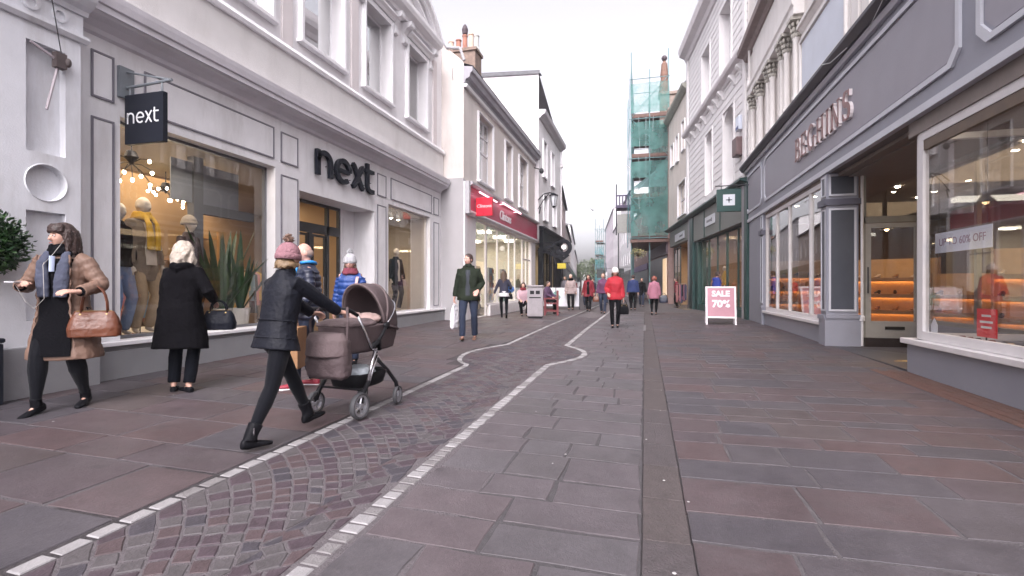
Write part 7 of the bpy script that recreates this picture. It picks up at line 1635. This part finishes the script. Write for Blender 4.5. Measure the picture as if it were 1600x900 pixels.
mb.box((-.2,-.246,.70),(.2,-.241,.74)); mb.build('slot',bdk,T,local=True); mb = MB(); mb.cbox((-.2,-.25,.14),(.2,-.242,.64),.003); mb.build('front_panel',bst,T,local=True)
wr = M('bench_red',(.16,.03,.035),.45,.15,8,.15,40)
T = thing('street_bench','dark red wooden bench beside the litter bin','bench',(-3.62,19.6,zg(-3.6,19.6)),-80)
mb = None
for i in range(5): mb = MB(); mb.cbox((-.75,-.25+i*.105,.43),(.75,-.16+i*.105,.46),.006); mb.build('seat_slat',wr,T,local=True)
for i in range(3): mb = MB(); mb.cbox((-.75,.27,.56+i*.13),(.75,.30,.66+i*.13),.006); mb.build('back_slat',wr,T,local=True)
for x in (-.72,.72):
    mb = MB(); mb.box((x-.04,-.26,0),(x+.04,-.19,.64)); mb.box((x-.04,.22,0),(x+.04,.30,.95)); mb.box((x-.04,-.28,.62),(x+.04,.28,.67)); mb.box((x-.035,-.19,.15),(x+.035,.22,.21)); mb.build('leg',wr,T,local=True)
T = thing('cafe_screen','pale cafe barrier banner behind the dark red bench','screen',(-4.2,24.0,zg(-4.2,24)),0)
mb = MB(); mb.box((-1.0,0,.15),(1.15,.02,1.05),M('banner_pale',(.55,.55,.60),.7,.08)); 
for x in (-1.0,0,1.15): mb.tube([(x,.01,0),(x,.01,1.12)],.02,6,dark)
mb.build('banner',None,T,local=True); mb = MB(); mb.prism([(-.2,.3),(.1,.35),(.25,.6),(.0,.9),(-.25,.7)],-.006,-.001,lambda u,v,h:(u,h,v)); mb.build('print',M('print_green',(.12,.24,.22),.6,.1),T,local=True)
# clothes rack stands outside the far green shop
for i,(x,y,lb) in enumerate(((1.95,27.6,'crowded clothes rack outside the second green fascia, nearest the pillar'),(1.75,29.0,'crowded clothes rack outside the second green fascia, farther from the pillar'))):
    clothes_rail(x,y,zg(x,y),1.3,lb,[wine,pinkc,blk,foldc[3],foldc[5],foldc[1]],7,1.35,'clothes racks outside the shop')
# hanging flower basket
T = thing('flower_basket','hanging flower basket of pale foliage below the green scaffold','flower basket',(-.45,35,3.5)); r = random.Random(9)
mb = MB(); mb.lathe([(.0,-.15),(.22,-.05),(.3,.1),(.28,.12)],(0,0,0),12); mb.build('basket',M('basket_brown',(.08,.06,.04),.9,.2),T,local=True); mb = MB(); mb.tube([(0,0,.1),(0,0,1.0)],.012,5); mb.tube([(0,0,1.0),(1.0,0,1.05)],.03,6); mb.build('bracket',dark,T,local=True)
mb = MB(); fm_ = [M('basket_leaf',(.10,.14,.06),.6,.3),M('basket_leaf_pale',(.24,.27,.15),.6,.3),M('basket_flower',(.45,.35,.12),.6,.3)]
for i in range(420):
    d = Vector((r.gauss(0,1),r.gauss(0,1),r.gauss(0,.8))).normalized()*r.uniform(.2,.52); c = Vector((d.x*1.1,d.y,d.z*.8+.12)); u = Vector((r.uniform(-1,1),r.uniform(-1,1),r.uniform(-1,1))).normalized(); w = u.orthogonal().normalized(); s_ = r.uniform(.03,.055)
    mb.add([c-u*s_,c+w*s_*.5,c+u*s_,c-w*s_*.5],[(0,1,2,3)],r.choice(fm_))
mb.build('foliage',None,T,local=True,kind='stuff')
# hanging shop signs on the far right
for (x,y,z,w,h,lb) in ((-2.2,44,2.7,.9,.45,'dark hanging board left of the flower basket'),(-5.1,60,2.9,.9,1.0,'small black square hanging sign far down the right side')):
    T = thing('hanging_sign',lb,'sign',(x,y,z)); mb = MB(); mb.cbox((-w/2,0,-h/2),(w/2,.06,h/2),.01); mb.build('board',M('board_dark',(.03,.035,.035),.5,.1),T,local=True); mb = MB(); mb.tube([(-w/2,.03,h/2+.1),(w/2+.8,.03,h/2+.1)],.02,5); mb.build('bracket',dark,T,local=True)
# gull
T = thing('gull','tiny gull gliding in the white sky above the street','bird',(-4.0,40,7.4),30); mb = MB(); mb.tube([(0,-.2,0),(0,-.08,.02),(0,.08,.02),(0,.22,0)],[.02,.05,.05,.015],8,round_=True); mb.build('body',M('gull_white',(.5,.5,.5),.7,.1),T,local=True,smooth=True)
for s in (-1,1): mb = MB(); mb.rings([[(s*x,y0,z),(s*x,y0+.02,z+.012),(s*x,y1,z)] for x,y0,y1,z in ((.03,-.06,.08,.03),(.25,-.06,.07,.12),(.52,-.12,-.04,.07),(.60,-.16,-.12,.05))]); mb.build('wing',M('gull_grey',(.30,.31,.33),.7,.1),T,local=True)
# topiary bush in dark planter at the left edge
T = thing('topiary_bush','round glossy green bush on a stem in a dark square planter at the left edge','shrub',(-5.99,3.19,zg(-6,3.2)))
gl = [M('bush_leaf_dark',(.012,.035,.012),.35,.3,20,.1,50,spec=.6),M('bush_leaf_mid',(.028,.075,.020),.35,.3,20,.1,50,spec=.6),M('bush_leaf_light',(.06,.13,.035),.4,.3,20,.1,50,spec=.6)]
r = random.Random(21); mb = MB(); cz_ = 1.53; lumps = [(Vector((r.gauss(0,1),r.gauss(0,1),r.gauss(0,1))).normalized()*r.uniform(.12,.25),r.uniform(.15,.23)) for _ in range(22)]
for c0,rr_ in lumps:
    for i in range(260):
        d = Vector((r.gauss(0,1),r.gauss(0,1),r.gauss(0,1))).normalized(); c = Vector((0,0,cz_))+Vector((c0.x,c0.y,c0.z*.85))+d*rr_*r.uniform(.55,1.08); u = (d+Vector((r.uniform(-1,1),r.uniform(-1,1),r.uniform(-.6,1)))*.8).normalized(); w = u.cross(Vector((r.uniform(-1,1),r.uniform(-1,1),1))).normalized(); n_ = u.cross(w); s_ = r.uniform(.024,.044)
        mb.add([c-u*s_*.2,c+u*s_*.5+w*s_*.42+n_*s_*.1,c+u*s_*1.35,c+u*s_*.5-w*s_*.42+n_*s_*.1],[(0,1,2,3)],gl[0] if r.random()<.4 else gl[1] if r.random()<.75 else gl[2])
mb.build('crown',None,T,local=True,kind='stuff')
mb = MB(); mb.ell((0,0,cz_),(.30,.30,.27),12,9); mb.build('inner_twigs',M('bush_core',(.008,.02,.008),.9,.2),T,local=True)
mb = MB(); mb.tube([(0,0,.5),(.01,.0,.9),(0,0,1.4)],[.03,.026,.022],8); mb.build('stem',M('bark',(.10,.07,.05),.9,.3,20,.5,40),T,local=True)
mb = MB(); mb.cbox((-.16,-.22,0),(.13,.13,.58),.01); mb.cbox((-.18,-.24,.585),(.14,.14,.63),.01); mb.build('planter',M('planter_black',(.02,.022,.03),.45,.1),T,local=True)
# far trees closing the view
def tree(x,y,h,rad,label,seed):
    r = random.Random(seed); T = thing('street_tree',label,'tree',(x,y,.1),0,'trees at the far end of the street')
    mb = MB(); mb.tube([(0,0,0),(.1,0,h*.3),(0,.1,h*.55),(.1,0,h*.8)],[.22,.18,.12,.05],8)
    for i in range(7): a = r.uniform(0,6.28); mb.tube([(0,0,h*(.35+.06*i)),(rad*.35*cos(a),rad*.35*sin(a),h*(.5+.06*i)),(rad*.7*cos(a),rad*.7*sin(a),h*(.6+.055*i))],[.08,.05,.02],5)
    mb.build('trunk',M('bark'),T,local=True); mb = MB(); ms = [M('tree_leaf',(.07,.10,.05),.7,.3),M('tree_leaf_pale',(.11,.14,.07),.7,.3)]
    for c0,rr_ in [(Vector((r.uniform(-1,1)*rad*.7,r.uniform(-1,1)*rad*.7,h*.7+r.uniform(-1,1)*h*.2)),rad*r.uniform(.25,.45)) for _ in range(16)]:
        for i in range(110):
            d = Vector((r.gauss(0,1),r.gauss(0,1),r.gauss(0,1))).normalized()*rr_*r.uniform(.4,1); u = Vector((r.uniform(-1,1),r.uniform(-1,1),r.uniform(-1,1))).normalized(); w = u.orthogonal().normalized(); s_ = r.uniform(.12,.25); c = c0+d; mb.add([c-u*s_,c+w*s_*.6,c+u*s_,c-w*s_*.6],[(0,1,2,3)],r.choice(ms))
    mb.build('crown',None,T,local=True,kind='stuff')
tree(-14.0,112,7.2,3.2,'pale green tree at the end of the street, left of the other far trees',1); tree(-11.4,118,6.6,2.6,'bushy tree at the end of the street, between the other two far trees',2); tree(-10.0,106,7.6,1.8,'slim tree at the end of the street beside the small blue scaffold',3)
T = thing('town_house','pale low house closing the far end of the street','building',(-14,125,.1),0,'houses down the street'); mb = MB(); mb.box((-24,124,.05),(-6,134,5.2)); mb.build('wall',palew,T); mb = MB(); mb.add([(-24.2,123.8,5.2),(-5.8,123.8,5.2),(-5.8,129,7.6),(-24.2,129,7.6),(-24.2,134,5.2),(-5.8,134,5.2)],[(0,1,2,3),(3,2,5,4),(0,3,4),(1,5,2)]); mb.build('roof',M('slate_roof'),T)
for k in range(6): mb = MB(); mb.box((-22+k*2.6,123.93,2.6),(-20.8+k*2.6,123.99,4.0)); mb.build('window',M('window_dusk'),T)
# thin air between the houses
hz = MB(); hz.box((-60,-20,-1.4),(60,140,30)); hz = hz.build('haze',None); hz['kind'] = 'stuff'
hm = bpy.data.materials.new('thin_haze'); hm.use_nodes = True; hn = hm.node_tree.nodes; hn.clear(); ho_ = hn.new('ShaderNodeOutputMaterial'); pv = hn.new('ShaderNodeVolumePrincipled'); pv.inputs['Color'].default_value = (.92,.92,1,1); pv.inputs['Density'].default_value = .0009; hm.node_tree.links.new(pv.outputs[0],ho_.inputs['Volume']); hz.data.materials.append(hm)
SC.cycles.volume_max_steps = 64
